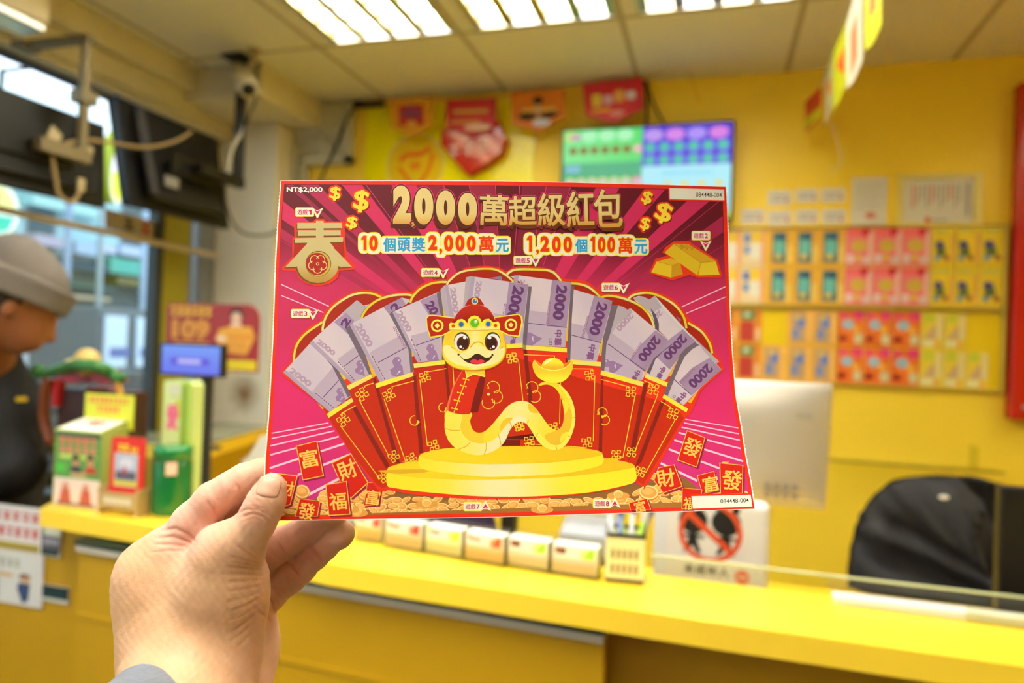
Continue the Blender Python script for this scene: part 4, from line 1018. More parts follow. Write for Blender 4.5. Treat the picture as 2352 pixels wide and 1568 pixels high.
def sheet(V3, F3, C3):
    """the card itself: white paper, front, back and cut edge"""
    O = ticket_outline()
    tri = tessellate_polygon([[Vector((a, b, 0)) for a, b in O]])
    bm = bmesh.new(); vv = [bm.verts.new((x, y, 0)) for x, y in O]
    for f in tri:
        try: bm.faces.new([vv[i] for i in f])
        except ValueError: pass
    for ax in (0, 1):
        for q in range(400 if ax else 592, 1760, 16):
            bmesh.ops.bisect_plane(bm, geom=bm.verts[:]+bm.edges[:]+bm.faces[:], plane_co=(q, 0, 0) if ax == 0 else (0, q, 0), plane_no=(1, 0, 0) if ax == 0 else (0, 1, 0), dist=1e-4)
    for q in range(992, 3200, 16):
        bmesh.ops.bisect_plane(bm, geom=bm.verts[:]+bm.edges[:]+bm.faces[:], plane_co=(q/2, q/2, 0), plane_no=(.70710678, .70710678, 0), dist=1e-4)
    bmesh.ops.triangulate(bm, faces=bm.faces[:]); bm.verts.index_update()
    W_ = lin((236, 234, 226)); th = 0.00035
    n = len(bm.verts)
    for v in bm.verts: V3.append(tuple(tmap(v.co.x, v.co.y, 0)))
    for v in bm.verts: V3.append(tuple(tmap(v.co.x, v.co.y, 0)-TN*th))
    for f in bm.faces:
        ids = [v.index for v in f.verts]; a, b, c = [bm.verts[i].co if False else f.verts[k].co for k, i in enumerate(ids)]
        ar = (b.x-a.x)*(c.y-a.y)-(b.y-a.y)*(c.x-a.x)
        g = ids if ar < 0 else ids[::-1]
        F3.append(tuple(g)); C3.append([W_]*3); F3.append(tuple(i+n for i in reversed(g))); C3.append([lin((214, 208, 196))]*3)
    for e in bm.edges:
        if len(e.link_faces) == 1:
            a, b = e.verts[0].index, e.verts[1].index; F3.append((a, b, b+n, a+n)); C3.append([W_]*4)
    bm.free()
TK = attr_mat('ticket_print', rough=0.45, spec=0.16)
ticket = A.build('lottery_ticket', tmap, TK, loc=tmap(1150, 800), cell=16, eps=2.2e-6, extra=sheet, big=12.0, gain=.82)
tag(ticket, 'magenta and red lottery scratch ticket with cartoon snake and red envelopes held in the hand', 'lottery ticket')
print('art layers', A.levels, 'faces', len(ticket.data.polygons))
# ================================================================== smooth organic bodies from blended limbs
def smin(a, b, k):
    h = np.maximum(k-np.abs(a-b), 0)/k
    return np.minimum(a, b)-h*h*k*.25
def rcone(P, a, b, ra, rb):
    a, b = np.asarray(a), np.asarray(b); ba = b-a; L2 = max(1e-12, ba @ ba)
    t = np.clip(((P-a) @ ba)/L2, 0, 1)
    d = np.linalg.norm(P-a-t[..., None]*ba, axis=-1)
    return d-(ra+(rb-ra)*t)
def ellip(P, c, r, R=None):
    q = P-np.asarray(c)
    if R is not None: q = q @ R
    r = np.asarray(r); k0 = np.linalg.norm(q/r, axis=-1); k1 = np.linalg.norm(q/(r*r), axis=-1)+1e-9
    return k0*(k0-1)/k1
def chain(P, nodes, k):
    d = None
    for (a, ra), (b, rb) in zip(nodes, nodes[1:]):
        e = rcone(P, a, b, ra, rb); d = e if d is None else smin(d, e, k)
    return d
def surface_nets(fn, lo, hi, h, relax=2):
    lo = np.asarray(lo, float); n = np.ceil((np.asarray(hi)-lo)/h).astype(int)+1
    ax = [lo[i]+h*np.arange(n[i]) for i in range(3)]
    V = np.empty(n, dtype=np.float32)
    for i in range(0, n[0], 16):
        g = np.stack(np.meshgrid(ax[0][i:i+16], ax[1], ax[2], indexing='ij'), -1); V[i:i+16] = fn(g)
    inside = V < 0
    S = [slice(0, -1), slice(1, None)]
    cnt = np.zeros(n-1, int); pos = np.zeros((*(n-1), 3)); ec = np.zeros(n-1)
    for a in (0, 1):
        for b in (0, 1):
            for c in (0, 1): cnt += inside[S[a], S[b], S[c]]
    act = (cnt > 0) & (cnt < 8)
    cor = [(a, b, c) for a in (0, 1) for b in (0, 1) for c in (0, 1)]
    for A_ in cor:
        for d in range(3):
            if A_[d] == 0:
                B_ = list(A_); B_[d] = 1
                va = V[S[A_[0]], S[A_[1]], S[A_[2]]]; vb = V[S[B_[0]], S[B_[1]], S[B_[2]]]
                m = ((va < 0) != (vb < 0)) & act
                t = np.where(m, va/np.where(m, va-vb, 1), 0)
                for e in range(3): pos[..., e] += np.where(m, (A_[e] if e != d else t), 0)
                ec += m
    idx = -np.ones(n-1, int); ii = np.argwhere(act); idx[act] = np.arange(len(ii))
    P = pos[act]/ec[act][:, None]; P = lo+(ii+P)*h
    F = []
    for d in range(3):
        e, f = (d+1) % 3, (d+2) % 3
        sl0 = [slice(1, -1)]*3; sl0[d] = slice(0, -1); sl1 = [slice(1, -1)]*3; sl1[d] = slice(1, None)
        a_ = inside[tuple(sl0)]; b_ = inside[tuple(sl1)]
        for sgn in (0, 1):
            m = (a_ & ~b_) if sgn == 0 else (~a_ & b_)
            q = np.argwhere(m); base = q.copy()
            for t in range(3):
                if t != d: base[:, t] += 1
            def cell(de, df):
                w = base.copy(); w[:, e] -= de; w[:, f] -= df; return idx[w[:, 0], w[:, 1], w[:, 2]]
            quad = np.stack([cell(0, 0), cell(1, 0), cell(1, 1), cell(0, 1)], -1)
            if sgn: quad = quad[:, ::-1]
            quad = quad[(quad >= 0).all(1)]; F.append(quad)
    F = np.concatenate(F)
    for _ in range(relax):           # settle the points on the true surface
        g = grad(fn, P, h*.25); v = fn(P); P = P-np.clip(v, -h, h)[:, None]*g
    return P, F
def grad(fn, P, e):
    g = np.stack([fn(P+np.eye(3)[i]*e)-fn(P-np.eye(3)[i]*e) for i in range(3)], -1)
    return g/(np.linalg.norm(g, axis=-1, keepdims=True)+1e-12)
def col_mesh(name, V, F, cols):
    me = bpy.data.meshes.new(name); me.from_pydata([tuple(v) for v in V], [], [tuple(int(i) for i in f) for f in F])
    at = me.color_attributes.new('Col', 'FLOAT_COLOR', 'POINT'); b = np.ones((len(V), 4), dtype=np.float32); b[:, :3] = cols
    at.data.foreach_set('color', b.ravel()); return me

# ================================================================== the hand holding the ticket
D0 = .327
def cam2world(q): return CP+q[..., 0:1]*CR-q[..., 1:2]*CU+q[..., 2:3]*CF
def hp(x, y, d, r):
    """point in the hand: drawing coordinates, distance behind the card's corner (m), radius in drawing units"""
    z = D0+d; px, py = 200+.3623*x, 1000+.3623*y
    return (np.array([(px-FW/2)/FPX*z, (py-FH/2)/FPX*z, z]), r*.3623/FPX*z)
THUMB = [hp(1172, 322, -.0095, 84), hp(1145, 395, -.0100, 104), hp(1105, 480, -.0105, 112), hp(1060, 570, -.0100, 112), hp(970, 662, -.0085, 138), hp(868, 738, -.0055, 168)]
THEN = [hp(868, 738, -.0055, 170), hp(860, 900, -.001, 236), hp(835, 1080, .003, 262), hp(770, 1300, .004, 275), hp(700, 1480, .003, 300)]
BACK = [hp(560, 765, .012, 190), hp(465, 890, .012, 235), hp(500, 1080, .010, 252), hp(560, 1330, .006, 285), hp(640, 1500, .000, 350), hp(600, 1760, -.020, 370), hp(420, 2150, -.055, 380)]
HEEL = [hp(820, 850, .034, 210), hp(900, 1100, .040, 235), hp(945, 1350, .034, 232), hp(900, 1650, .015, 260)]
INDEX = [hp(580, 745, .012, 180), hp(685, 560, .010, 140), hp(800, 408, .008, 112), hp(905, 335, .009, 98), hp(1000, 282, .011, 100), hp(1110, 240, .013, 92), hp(1190, 215, .015, 76)]
MIDDLE = [hp(680, 800, .028, 170), hp(850, 600, .026, 120), hp(960, 480, .026, 108), hp(1100, 390, .022, 98), hp(1240, 330, .016, 86)]
RING = [hp(880, 900, .036, 150), hp(1080, 790, .036, 120), hp(1230, 688, .034, 104), hp(1330, 640, .031, 94), hp(1440, 575, .026, 92), hp(1560, 500, .017, 82)]
LITTLE = [hp(930, 1050, .042, 130), hp(1140, 1000, .042, 118), hp(1285, 885, .040, 106), hp(1345, 838, .038, 100), hp(1440, 752, .034, 92), hp(1500, 700, .030, 88), hp(1600, 628, .020, 82), hp(1612, 618, .019, 80)]
BUMP = [hp(1060, 1080, .034, 92), hp(1075, 1150, .034, 80)]
def hand_sdf(P):
    th = chain(P, THUMB, .004)
    th = smin(th, rcone(P, *[v for n_ in (hp(1000, 690, -.006, 120), hp(1010, 720, -.004, 110)) for v in (n_[0],)], .0085, .008), .006)
    b = smin(chain(P, BACK, .012), chain(P, THEN, .012), .012)
    b = smin(b, chain(P, HEEL, .012), .009)
    b = smin(b, th, .006)
    b = smin(b, chain(P, INDEX, .003), .0045)
    for f in (MIDDLE, RING): b = smin(b, chain(P, f, .003), .0016)
    b = smin(b, chain(P, LITTLE, .003), .0016)
    b = smin(b, chain(P, BUMP, .002), .0025)
    return b
allp = THUMB+THEN+BACK+HEEL+INDEX+MIDDLE+RING+LITTLE
lo = np.min([p-r for p, r in allp], 0)-.004; hi = np.max([p+r for p, r in allp], 0)+.004
HV, HF = surface_nets(hand_sdf, lo, hi, .00135)
# finer mesh for the creases
me = bpy.data.meshes.new('tmp'); me.from_pydata([tuple(v) for v in HV], [], [tuple(int(i) for i in f) for f in HF])
bm = bmesh.new(); bm.from_mesh(me); bpy.data.meshes.remove(me)
bmesh.ops.subdivide_edges(bm, edges=bm.edges[:], cuts=1, use_grid_fill=True)
bm.verts.index_update(); HV = np.array([v.co[:] for v in bm.verts]); HF = [tuple(v.index for v in f.verts) for f in bm.faces]; bm.free()
for _ in range(2):
    v = hand_sdf(HV); HV = HV-v[:, None]*grad(hand_sdf, HV, .0004)
HN = grad(hand_sdf, HV, .0004)
dx = ((HV[:, 0]/HV[:, 2]*FPX+FW/2)-200)/.3623; dy = ((HV[:, 1]/HV[:, 2]*FPX+FH/2)-1000)/.3623   # drawing coordinates
front = np.clip((-HN[:, 2]+.05)/.25, 0, 1)
CREASE = [([(955, 492), (1010, 468), (1080, 468), (1135, 496), (1170, 520)], .00040, 8), ([(965, 520), (1050, 492), (1115, 515), (1160, 548)], .00045, 9), ([(985, 545), (1060, 520), (1120, 545)], .0002, 7),
          ([(1005, 452), (1060, 445), (1115, 462), (1150, 480)], .00022, 7), ([(1030, 420), (1080, 415), (1130, 430)], .00014, 6), ([(1090, 300), (1072, 372), (1130, 388), (1208, 394), (1232, 330)], .00016, 7),
          ([(470, 600), (560, 590), (640, 625), (705, 690)], .0005, 10), ([(430, 650), (540, 640), (620, 668), (685, 696)], .0004, 9), ([(420, 690), (520, 690), (600, 700), (660, 700)], .0003, 9), ([(390, 740), (500, 730), (610, 730)], .0002, 8),
          ([(828, 512), (808, 480), (772, 435), (742, 395)], .0007, 9), ([(815, 470), (800, 430), (790, 400)], .0003, 7), ([(925, 285), (960, 330), (985, 385), (1000, 400)], .0004, 8), ([(905, 300), (950, 345)], .0002, 6),
          ([(930, 690), (1010, 740), (1085, 790)], .0004, 8), ([(960, 680), (1040, 720), (1090, 760)], .0003, 7), ([(890, 760), (990, 790), (1100, 815)], .0004, 8), ([(900, 800), (1000, 815), (1105, 838)], .0003, 7), ([(870, 830), (1000, 845), (1115, 856)], .0004, 8),
          ([(880, 880), (1000, 880), (1120, 885)], .00035, 8), ([(860, 930), (1000, 925), (1118, 912)], .0003, 8), ([(880, 990), (1000, 975), (1112, 948)], .0004, 8), ([(870, 1060), (1000, 1030), (1105, 990)], .0003, 8),
          ([(890, 1120), (1000, 1080), (1098, 1030)], .00035, 8), ([(880, 1180), (990, 1140), (1090, 1075)], .0003, 8), ([(890, 1260), (990, 1200), (1080, 1120)], .0004, 9), ([(900, 1310), (1000, 1240), (1060, 1180)], .0003, 8), ([(920, 1360), (990, 1310), (1040, 1250)], .0003, 8),
          ([(1190, 665), (1225, 705), (1262, 750)], .0006, 8), ([(1160, 745), (1200, 765)], .0003, 7), ([(1405, 685), (1440, 745), (1495, 800)], .0007, 8), ([(1420, 680), (1455, 735), (1500, 780)], .0003, 6), ([(1262, 800), (1310, 850), (1350, 905)], .0005, 8), ([(1285, 800), (1325, 850)], .0003, 6),
          ([(1130, 1010), (1170, 1060), (1185, 1100)], .0006, 9), ([(1090, 1120), (1140, 1150), (1165, 1180)], .0006, 9)]
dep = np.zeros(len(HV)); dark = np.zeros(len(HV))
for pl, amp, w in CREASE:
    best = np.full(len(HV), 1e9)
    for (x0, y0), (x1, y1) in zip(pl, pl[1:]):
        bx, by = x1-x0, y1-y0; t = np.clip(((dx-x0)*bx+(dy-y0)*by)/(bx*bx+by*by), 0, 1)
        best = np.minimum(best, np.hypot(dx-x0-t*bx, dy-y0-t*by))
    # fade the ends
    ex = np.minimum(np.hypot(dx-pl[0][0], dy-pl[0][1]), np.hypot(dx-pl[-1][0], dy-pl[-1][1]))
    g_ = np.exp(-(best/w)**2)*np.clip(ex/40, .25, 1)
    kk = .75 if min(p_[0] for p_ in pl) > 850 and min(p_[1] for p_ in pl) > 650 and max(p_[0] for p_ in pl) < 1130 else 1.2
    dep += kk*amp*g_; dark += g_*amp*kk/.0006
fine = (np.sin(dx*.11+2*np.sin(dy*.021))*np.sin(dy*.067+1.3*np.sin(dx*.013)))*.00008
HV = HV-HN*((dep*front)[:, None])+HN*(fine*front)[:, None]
# skin tones: tanned back and thumb side, pinker finger pads and heel of the palm
def gau(cx, cy, s, e=1.0): return np.exp(-(((dx-cx)/s)**2+((dy-cy)/(s*e))**2))
tan = np.array(lin((214, 168, 126))); pink = np.array(lin((238, 182, 158))); rosy = np.array(lin((220, 142, 118))); pale = np.array(lin((226, 184, 146)))
wp = np.clip(gau(900, 330, 250)+gau(650, 560, 190)+gau(560, 640, 130)*.8+gau(1400, 750, 300)+gau(1250, 700, 200)+gau(1150, 1450, 210, 2)+gau(1160, 1120, 110)+gau(1180, 300, 90)*.5, 0, 1)[:, None]
cols = tan*(1-wp)+pink*wp
wr = np.clip(.55*gau(640, 660, 70)+.6*gau(1440, 760, 60)+.5*gau(820, 480, 55)+.4*gau(1160, 1130, 70)+.35*gau(1620, 600, 70)+.35*gau(1060, 500, 80), 0, .8)[:, None]
cols = cols*(1-wr)+rosy*wr
wl = np.clip(.6*gau(1000, 640, 130)+.4*gau(700, 900, 200)+.35*gau(850, 1250, 200), 0, .7)[:, None]
cols = cols*(1-wl)+pale*wl
mot = 1+.045*np.sin(dx*.019+1.7*np.sin(dy*.011))*np.sin(dy*.023+dx*.004)+.02*np.sin(dx*.07)*np.sin(dy*.083)
cols = cols*mot[:, None]*.79
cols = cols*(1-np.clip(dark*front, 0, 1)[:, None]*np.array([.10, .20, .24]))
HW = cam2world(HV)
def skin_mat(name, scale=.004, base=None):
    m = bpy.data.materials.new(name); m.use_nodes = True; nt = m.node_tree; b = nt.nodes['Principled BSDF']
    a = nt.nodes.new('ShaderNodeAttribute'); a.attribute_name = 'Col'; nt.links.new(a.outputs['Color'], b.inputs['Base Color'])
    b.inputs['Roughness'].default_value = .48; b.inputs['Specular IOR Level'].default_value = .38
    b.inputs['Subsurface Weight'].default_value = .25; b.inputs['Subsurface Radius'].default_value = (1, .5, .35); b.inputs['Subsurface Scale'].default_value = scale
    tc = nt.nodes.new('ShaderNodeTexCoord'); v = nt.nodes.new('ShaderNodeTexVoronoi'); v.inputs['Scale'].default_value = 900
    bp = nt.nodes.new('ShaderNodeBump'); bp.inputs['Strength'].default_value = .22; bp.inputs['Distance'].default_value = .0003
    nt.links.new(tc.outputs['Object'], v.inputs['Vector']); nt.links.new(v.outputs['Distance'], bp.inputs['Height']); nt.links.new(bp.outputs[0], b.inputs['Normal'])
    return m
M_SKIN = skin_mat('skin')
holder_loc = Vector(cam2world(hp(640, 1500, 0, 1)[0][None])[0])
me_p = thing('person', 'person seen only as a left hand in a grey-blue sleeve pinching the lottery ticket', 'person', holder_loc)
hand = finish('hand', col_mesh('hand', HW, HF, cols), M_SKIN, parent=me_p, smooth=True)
# thumbnail: follows the thumb surface, slightly proud of it
def march(x, y):
    px, py = 200+.3623*x, 1000+.3623*y; d = np.array([(px-FW/2)/FPX, (py-FH/2)/FPX, 1.0]); t = .27
    for _ in range(60):
        s_ = float(hand_sdf((d*t)[None])[0]); t += s_*.9
        if abs(s_) < 1e-6: break
    return d*t
nu, nv = 14, 12; NV = []; NF = []
BLc, BRc, TRc, TLc = map(np.array, ((1060., 368.), (1208., 392.), (1242., 292.), (1096., 262.)))
for lay in (0, 1):
    for j in range(nv+1):
        for i in range(nu+1):
            u, v = i/nu, j/nv
            p = (BLc*(1-u)+BRc*u)*(1-v)+(TLc*(1-u)+TRc*u)*v
            bow = 4*u*(1-u); updir = (TLc+TRc-BLc-BRc)/2; updir = updir/np.linalg.norm(updir)
            p = p+updir*(bow*16*v-bow*12*(1-v)); sq = 1-.10*(abs(2*v-1)**3); c_ = (BLc+BRc+TLc+TRc)/4; p = c_+(p-c_)*np.array([sq, 1])
            q = march(*p); n_ = grad(hand_sdf, q[None], .0004)[0]
            edge = max(abs(2*u-1), abs(2*v-1)) if v < .5 else abs(2*u-1)
            NV.append(q+n_*((.00045*(1-edge**6)+.00002) if lay == 0 else -.0006))
NV = cam2world(np.array(NV)); K = (nu+1)*(nv+1)
for j in range(nv):
    for i in range(nu):
        k = j*(nu+1)+i; NF.append((k, k+nu+1, k+nu+2, k+1)); NF.append((k+K, k+1+K, k+nu+2+K, k+nu+1+K))
rim = [i for i in range(nu+1)]+[j*(nu+1)+nu for j in range(1, nv+1)]+[nv*(nu+1)+i for i in range(nu-1, -1, -1)]+[j*(nu+1) for j in range(nv-1, 0, -1)]
for a_, b_ in zip(rim, rim[1:]+rim[:1]): NF.append((a_, b_, b_+K, a_+K))
M_NAIL = mat('fingernail', (208, 160, 136), rough=.3, spec=.5)
M_NAIL.node_tree.nodes['Principled BSDF'].inputs['Subsurface Weight'].default_value = .2; M_NAIL.node_tree.nodes['Principled BSDF'].inputs['Subsurface Scale'].default_value = .002
mn = bpy.data.meshes.new('thumbnail'); mn.from_pydata([tuple(v) for v in NV], [], NF); mn.update()
finish('thumbnail', mn, M_NAIL, parent=hand, smooth=True)
# sleeve
def hpw(x, y, d): return cam2world(hp(x, y, d, 1)[0][None])[0]
c0 = hpw(520, 1690, -.012); c1 = hpw(120, 2250, -.075); c2 = c1+(c1-c0)*1.8+np.array([.02, -.06, -.04])
axd = (c1-c0)/np.linalg.norm(c1-c0)
r0 = 345*.3623/FPX*(D0-.012)
V = []; F = []; n = 64
ring_c = [(c0+axd*.004, r0*.93), (c0, r0*.985), (c0+axd*.001, r0*1.01), (c0+axd*.012, r0*1.03), (c0+axd*.03, r0*1.05), (c0+(c1-c0)*.5, r0*1.10), (c1, r0*1.16), (c1+(c2-c1)*.5, r0*1.22), (c2, r0*1.3)]
a1 = np.cross(axd, [0, 0, 1.0]); a1 /= np.linalg.norm(a1); a2 = np.cross(axd, a1)
for k, (c, r) in enumerate(ring_c):
    for i in range(n):
        th = 2*math.pi*i/n; w = 1+(.012*math.sin(3*th+k)+.008*math.sin(7*th+k*1.7))*min(1, k/3)
        V.append(c+(a1*math.cos(th)+a2*math.sin(th))*r*w)
for k in range(len(ring_c)-1):
    for i in range(n): F.append((k*n+i, k*n+(i+1) % n, (k+1)*n+(i+1) % n, (k+1)*n+i))
ms = bpy.data.meshes.new('sleeve'); ms.from_pydata([tuple(v) for v in V], [], F); ms.update()
so = finish('sleeve', ms, mat('grey_blue_sleeve', '#566273', rough=.75, sheen=.3, bump=.3, bscale=400), parent=me_p, smooth=True)
# ================================================================== the service counter and what stands on it
ZT = CAMZ-.37
FE = [(-1.36, 1.14), (-1.02, 1.105), (-.60, 1.035), (.0, 1.008), (.60, 1.000), (1.6, .995)]       # front edge of the ledge
BE = [(1.6, 1.175), (.45, 1.185), (-.10, 1.19), (-.60, 1.235), (-1.02, 1.29), (-1.36, 1.31)]
counter = thing('service_counter', 'long yellow laminate service counter with an overhanging ledge', 'counter', (0, 1.1, 0))
P = [(x, y, ZT-.036) for x, y in FE+BE]
P[0] = (P[0][0]+.0, P[0][1]+.03, P[0][2]); P.insert(1, (-1.335, 1.128, ZT-.036)); 
MB().prism(P, (0, 0, .036)).build('worktop', M_YLAM, parent=counter, bevel=.003)
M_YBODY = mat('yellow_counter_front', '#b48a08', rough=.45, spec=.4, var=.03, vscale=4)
def along(x):
    for (x0, y0), (x1, y1) in zip(FE, FE[1:]):
        if x <= x1: return y0+(y1-y0)*(x-x0)/(x1-x0)
    return FE[-1][1]
b = MB()
fl = [(-1.27, along(-1.27)+.06), (-1.02, along(-1.02)+.06), (-.60, 1.095), (-.16, 1.075)]
b.prism([(x, y, 0) for x, y in fl]+[(-.16, 1.16, 0), (-.6, 1.2, 0), (-1.27, 1.27, 0)], (0, 0, ZT-.036))
b.box((-.16, 1.12, 0), (1.6, 1.17, ZT-.036))
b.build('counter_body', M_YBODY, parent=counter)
# protruding display panel with the glass and aluminium strip under the ledge
pf = [atZ(707, 1333, ZT-.045), atZ(1385, 1449, ZT-.045)]
d0 = (pf[1]-pf[0]).normalized(); pf = [pf[0]-d0*.55, pf[1]]; nrm = Vector((-d0.y, d0.x, 0))
def strip(z0, z1, off, dep):
    a, c = pf[0].copy(), pf[1].copy(); a.z = c.z = z0; a += nrm*off; c += nrm*off
    return MB().prism([a, c, c+nrm*dep, a+nrm*dep], (0, 0, z1-z0))
strip(ZT-.052, ZT-.042, .0, .03).build('glass_strip', mat('dark_green_glass', '#0c2a26', rough=.1), parent=counter)
strip(ZT-.066, ZT-.053, .003, .03).build('metal_strip', mat('pale_metal_strip', '#b9b2a2', rough=.4), parent=counter)
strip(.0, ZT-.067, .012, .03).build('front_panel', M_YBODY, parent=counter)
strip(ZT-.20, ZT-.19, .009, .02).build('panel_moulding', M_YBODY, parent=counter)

def axis_box_on_counter(px0, py0, px1, py1, z=ZT):
    return atZ(px0, py0, z), atZ(px1, py1, z)
# ---- six slip holders
M_HOLD = mat('white_card_holder', '#f2f0ea', rough=.45)
def holder(i, px0, py0, px1, py1, label, top, logo, corner, h=.050):
    a, c = axis_box_on_counter(px0, py0, px1, py1); c.z = a.z = ZT
    ux = (c-a); w = ux.length; ux = ux.normalized(); uy = Vector((-ux.y, ux.x, 0))
    t = thing('slip_holder', label, 'slip holder', a, 'betting slip holders along the counter ledge')
    dp = .036
    a = a-ux*w*.02; w *= 1.045
    def q(x, y, z): return a+ux*x+uy*y+Vector((0, 0, z))
    o = MB()
    # open tray: floor, back, sides, low front lip
    def bx(x0, y0, z0, x1, y1, z1):
        m = (q(x0, y0, z0)+q(x1, y1, z1))/2; o.obox(m, ux*(x1-x0)/2, uy*(y1-y0)/2, Vector((0, 0, (z1-z0)/2)))
    bx(0, 0, 0, w, dp, .003); bx(0, dp-.003, .003, w, dp, h+.006); bx(0, .003, .003, .003, dp-.003, h); bx(w-.003, .003, .003, w, dp-.003, h); bx(0, 0, .003, w, .003, h*.42)
    o.build('tray', M_ACRY, parent=t)
    s = MB(); m = (q(.004, .004, .004)+q(w-.004, dp-.005, h))/2
    s.obox(m, ux*(w/2-.004), uy*(dp/2-.0045), Vector((0, 0, (h-.004)/2)))
    st = s.build('slip_stack', M_HOLD, parent=t, bevel=.0008)
    A2 = Art(); A2.rect((226, 222, 212), 0, 0, 100, 60); top = tuple(v*.93 for v in top); A2.rect(top, 0, 27, 100, 60)
    for k in range(14): A2.rect(tuple(v*.93 for v in top), 4+k*6.8, 32, 7+k*6.8, 58)
    A2.fill(corner, [(66, 26), (82, 3), (95, 3), (95, 26)]); A2.fill(tuple(min(255, v+70) for v in corner), [(60, 22), (68, 6), (78, 6), (68, 22)])
    if logo == 'dark': A2.rect((92, 56, 40), 6, 5, 30, 19, 3); A2.rect((190, 110, 60), 10, 9, 18, 15)
    else:
        for k in range(4): A2.disc(logo, (12+k*8, 12+(k % 2)*3), 5, 4)
        A2.disc((240, 120, 60) if logo[0] > 150 else (190, 200, 40), (10, 9), 5)
    A2.build('printed_slip', plane_map(q(.004, .0035, h-.001), ux*(w-.008), Vector((0, 0, -(h-.006))), 100, 60), PRINT, parent=st, eps=5e-5)
HS = [((810, 1240), (874, 1250), 'white slip holder with orange slips and a small red corner, beside the little fingertip', (240, 190, 120), (240, 90, 60), (232, 60, 50)),
      ((880, 1255), (966, 1270), 'white slip holder with orange slips and a large red corner, second from the hand', (240, 196, 140), (236, 80, 60), (232, 62, 48)),
      ((972, 1270), (1058, 1286), 'white slip holder with a yellow corner and cream slips', (240, 222, 160), (90, 110, 120), (244, 214, 30)),
      ((1063, 1287), (1155, 1303), 'white slip holder with an orange-red corner, between the yellow and green marked ones', (240, 190, 130), (238, 120, 90), (234, 90, 40)),
      ((1161, 1301), (1258, 1317), 'white slip holder with a green corner, left one of the green pair', (240, 212, 180), 'dark', (160, 214, 50)),
      ((1263, 1318), (1371, 1334), 'white slip holder with a green corner, next to the pen cup', (240, 206, 170), 'dark', (164, 216, 54))]
for i, (a, c, lb, tp, lg, cn) in enumerate(HS): holder(i, *a, *c, lb, tp, lg, cn)

# ---- pen cup and pens
pc = atZ(1432, 1330, ZT); pc = Vector((pc.x, pc.y+.012, ZT))
ax = (atZ(1478, 1346, ZT)-atZ(1387, 1338, ZT)); cw = ax.length/2; ux = ax.normalized(); ux = Vector((ux.x, ux.y, 0)).normalized(); uy = Vector((-ux.y, ux.x, 0))
CH = .078
cup = thing('pen_cup', 'cream square pen cup with black base and mesh rim holding pens', 'pen cup', pc)
o = MB()
for s_, e in ((1, 0), (-1, 0)):
    o.obox(pc+ux*s_*(cw-.001)+Vector((0, 0, CH/2)), ux*.001, uy*cw, (0, 0, CH/2-.006)); o.obox(pc+uy*s_*(cw-.001)+Vector((0, 0, CH/2)), ux*(cw-.002), uy*.001, (0, 0, CH/2-.006))
o.build('cup_body', mat('cream_cup_card', '#efe3a8', rough=.5), parent=cup, bevel=.0008)
MB().obox(pc+Vector((0, 0, .003)), ux*(cw-.001), uy*(cw-.001), (0, 0, .003)).build('cup_base', M_BLACK, parent=cup, bevel=.001)
o = MB()
for s_ in (1, -1):
    o.obox(pc+ux*s_*(cw-.001)+Vector((0, 0, CH-.003)), ux*.0014, uy*cw, (0, 0, .003)); o.obox(pc+uy*s_*(cw-.001)+Vector((0, 0, CH-.003)), ux*(cw-.003), uy*.0014, (0, 0, .003))
o.build('cup_rim', M_BLACK, parent=cup)
A2 = Art()
for r_ in range(2):
    for k in range(5): 
        A2.rect((120, 104, 60), 14+k*15, 26+r_*36, 22+k*15, 50+r_*36, 3); A2.rect((150, 130, 90), 16+k*15, 32+r_*36, 24+k*15, 35+r_*36)
A2.build('cup_print', plane_map(pc-ux*cw-uy*(cw+.0003)+Vector((0, 0, CH-.008)), ux*2*cw, Vector((0, 0, -(CH-.014))), 100, 100), PRINT, parent=cup, eps=4e-5)
M_PW = mat('white_pen_barrel', '#e6e8ea', rough=.3); M_PB = mat('blue_pen_plastic', '#2a2f9a', rough=.3); M_PG = mat('lime_pen_plastic', '#b4e02a', rough=.3); M_PC = mat('pale_blue_barrel', '#7f90cc', rough=.3)
PEN = [(-.018, .002, -.20, .03, M_PW, M_PB, 'white pen with a blue cap leaning left in the pen cup', .130), (-.008, -.012, -.06, -.02, M_PC, M_PB, 'pale blue pen standing upright at the left of the pen cup', .122),
       (.002, .010, -.16, .02, M_PG, M_PG, 'lime green pen standing behind the others in the pen cup', .118), (.008, -.004, .06, .02, M_PW, M_PB, 'white pen with a dark blue clip in the middle of the pen cup', .125),
       (.016, .006, .34, -.02, M_PC, M_PB, 'blue-tipped pen leaning right in the pen cup', .128), (.014, -.012, .26, .03, M_PG, M_PW, 'lime green and white pen leaning right in the pen cup', .112)]
for x, y, tx, ty, m1, m2, lb, L in PEN:
    base = pc+ux*x*.75+uy*y*.75+Vector((0, 0, .0085)); dr = (ux*tx*.75+uy*ty+Vector((0, 0, 1))).normalized()
    t = thing('pen', lb, 'pen', base, 'pens in the cream pen cup')
    MB().tube([base, base+dr*.006, base+dr*L*.8], [.0012, .0038, .0038], 12).build('barrel', m1, parent=t, smooth=True)
    MB().tube([base+dr*L*.78, base+dr*L*.8, base+dr*L, base+dr*(L+.004)], [.0038, .0044, .0044, .003], 12).build('cap', m2, parent=t, smooth=True)
    side = ux*.0056
    MB().obox(base+dr*L*.86+side, ux*.0008, uy*.0015, dr*.016).build('clip', m2, parent=t)

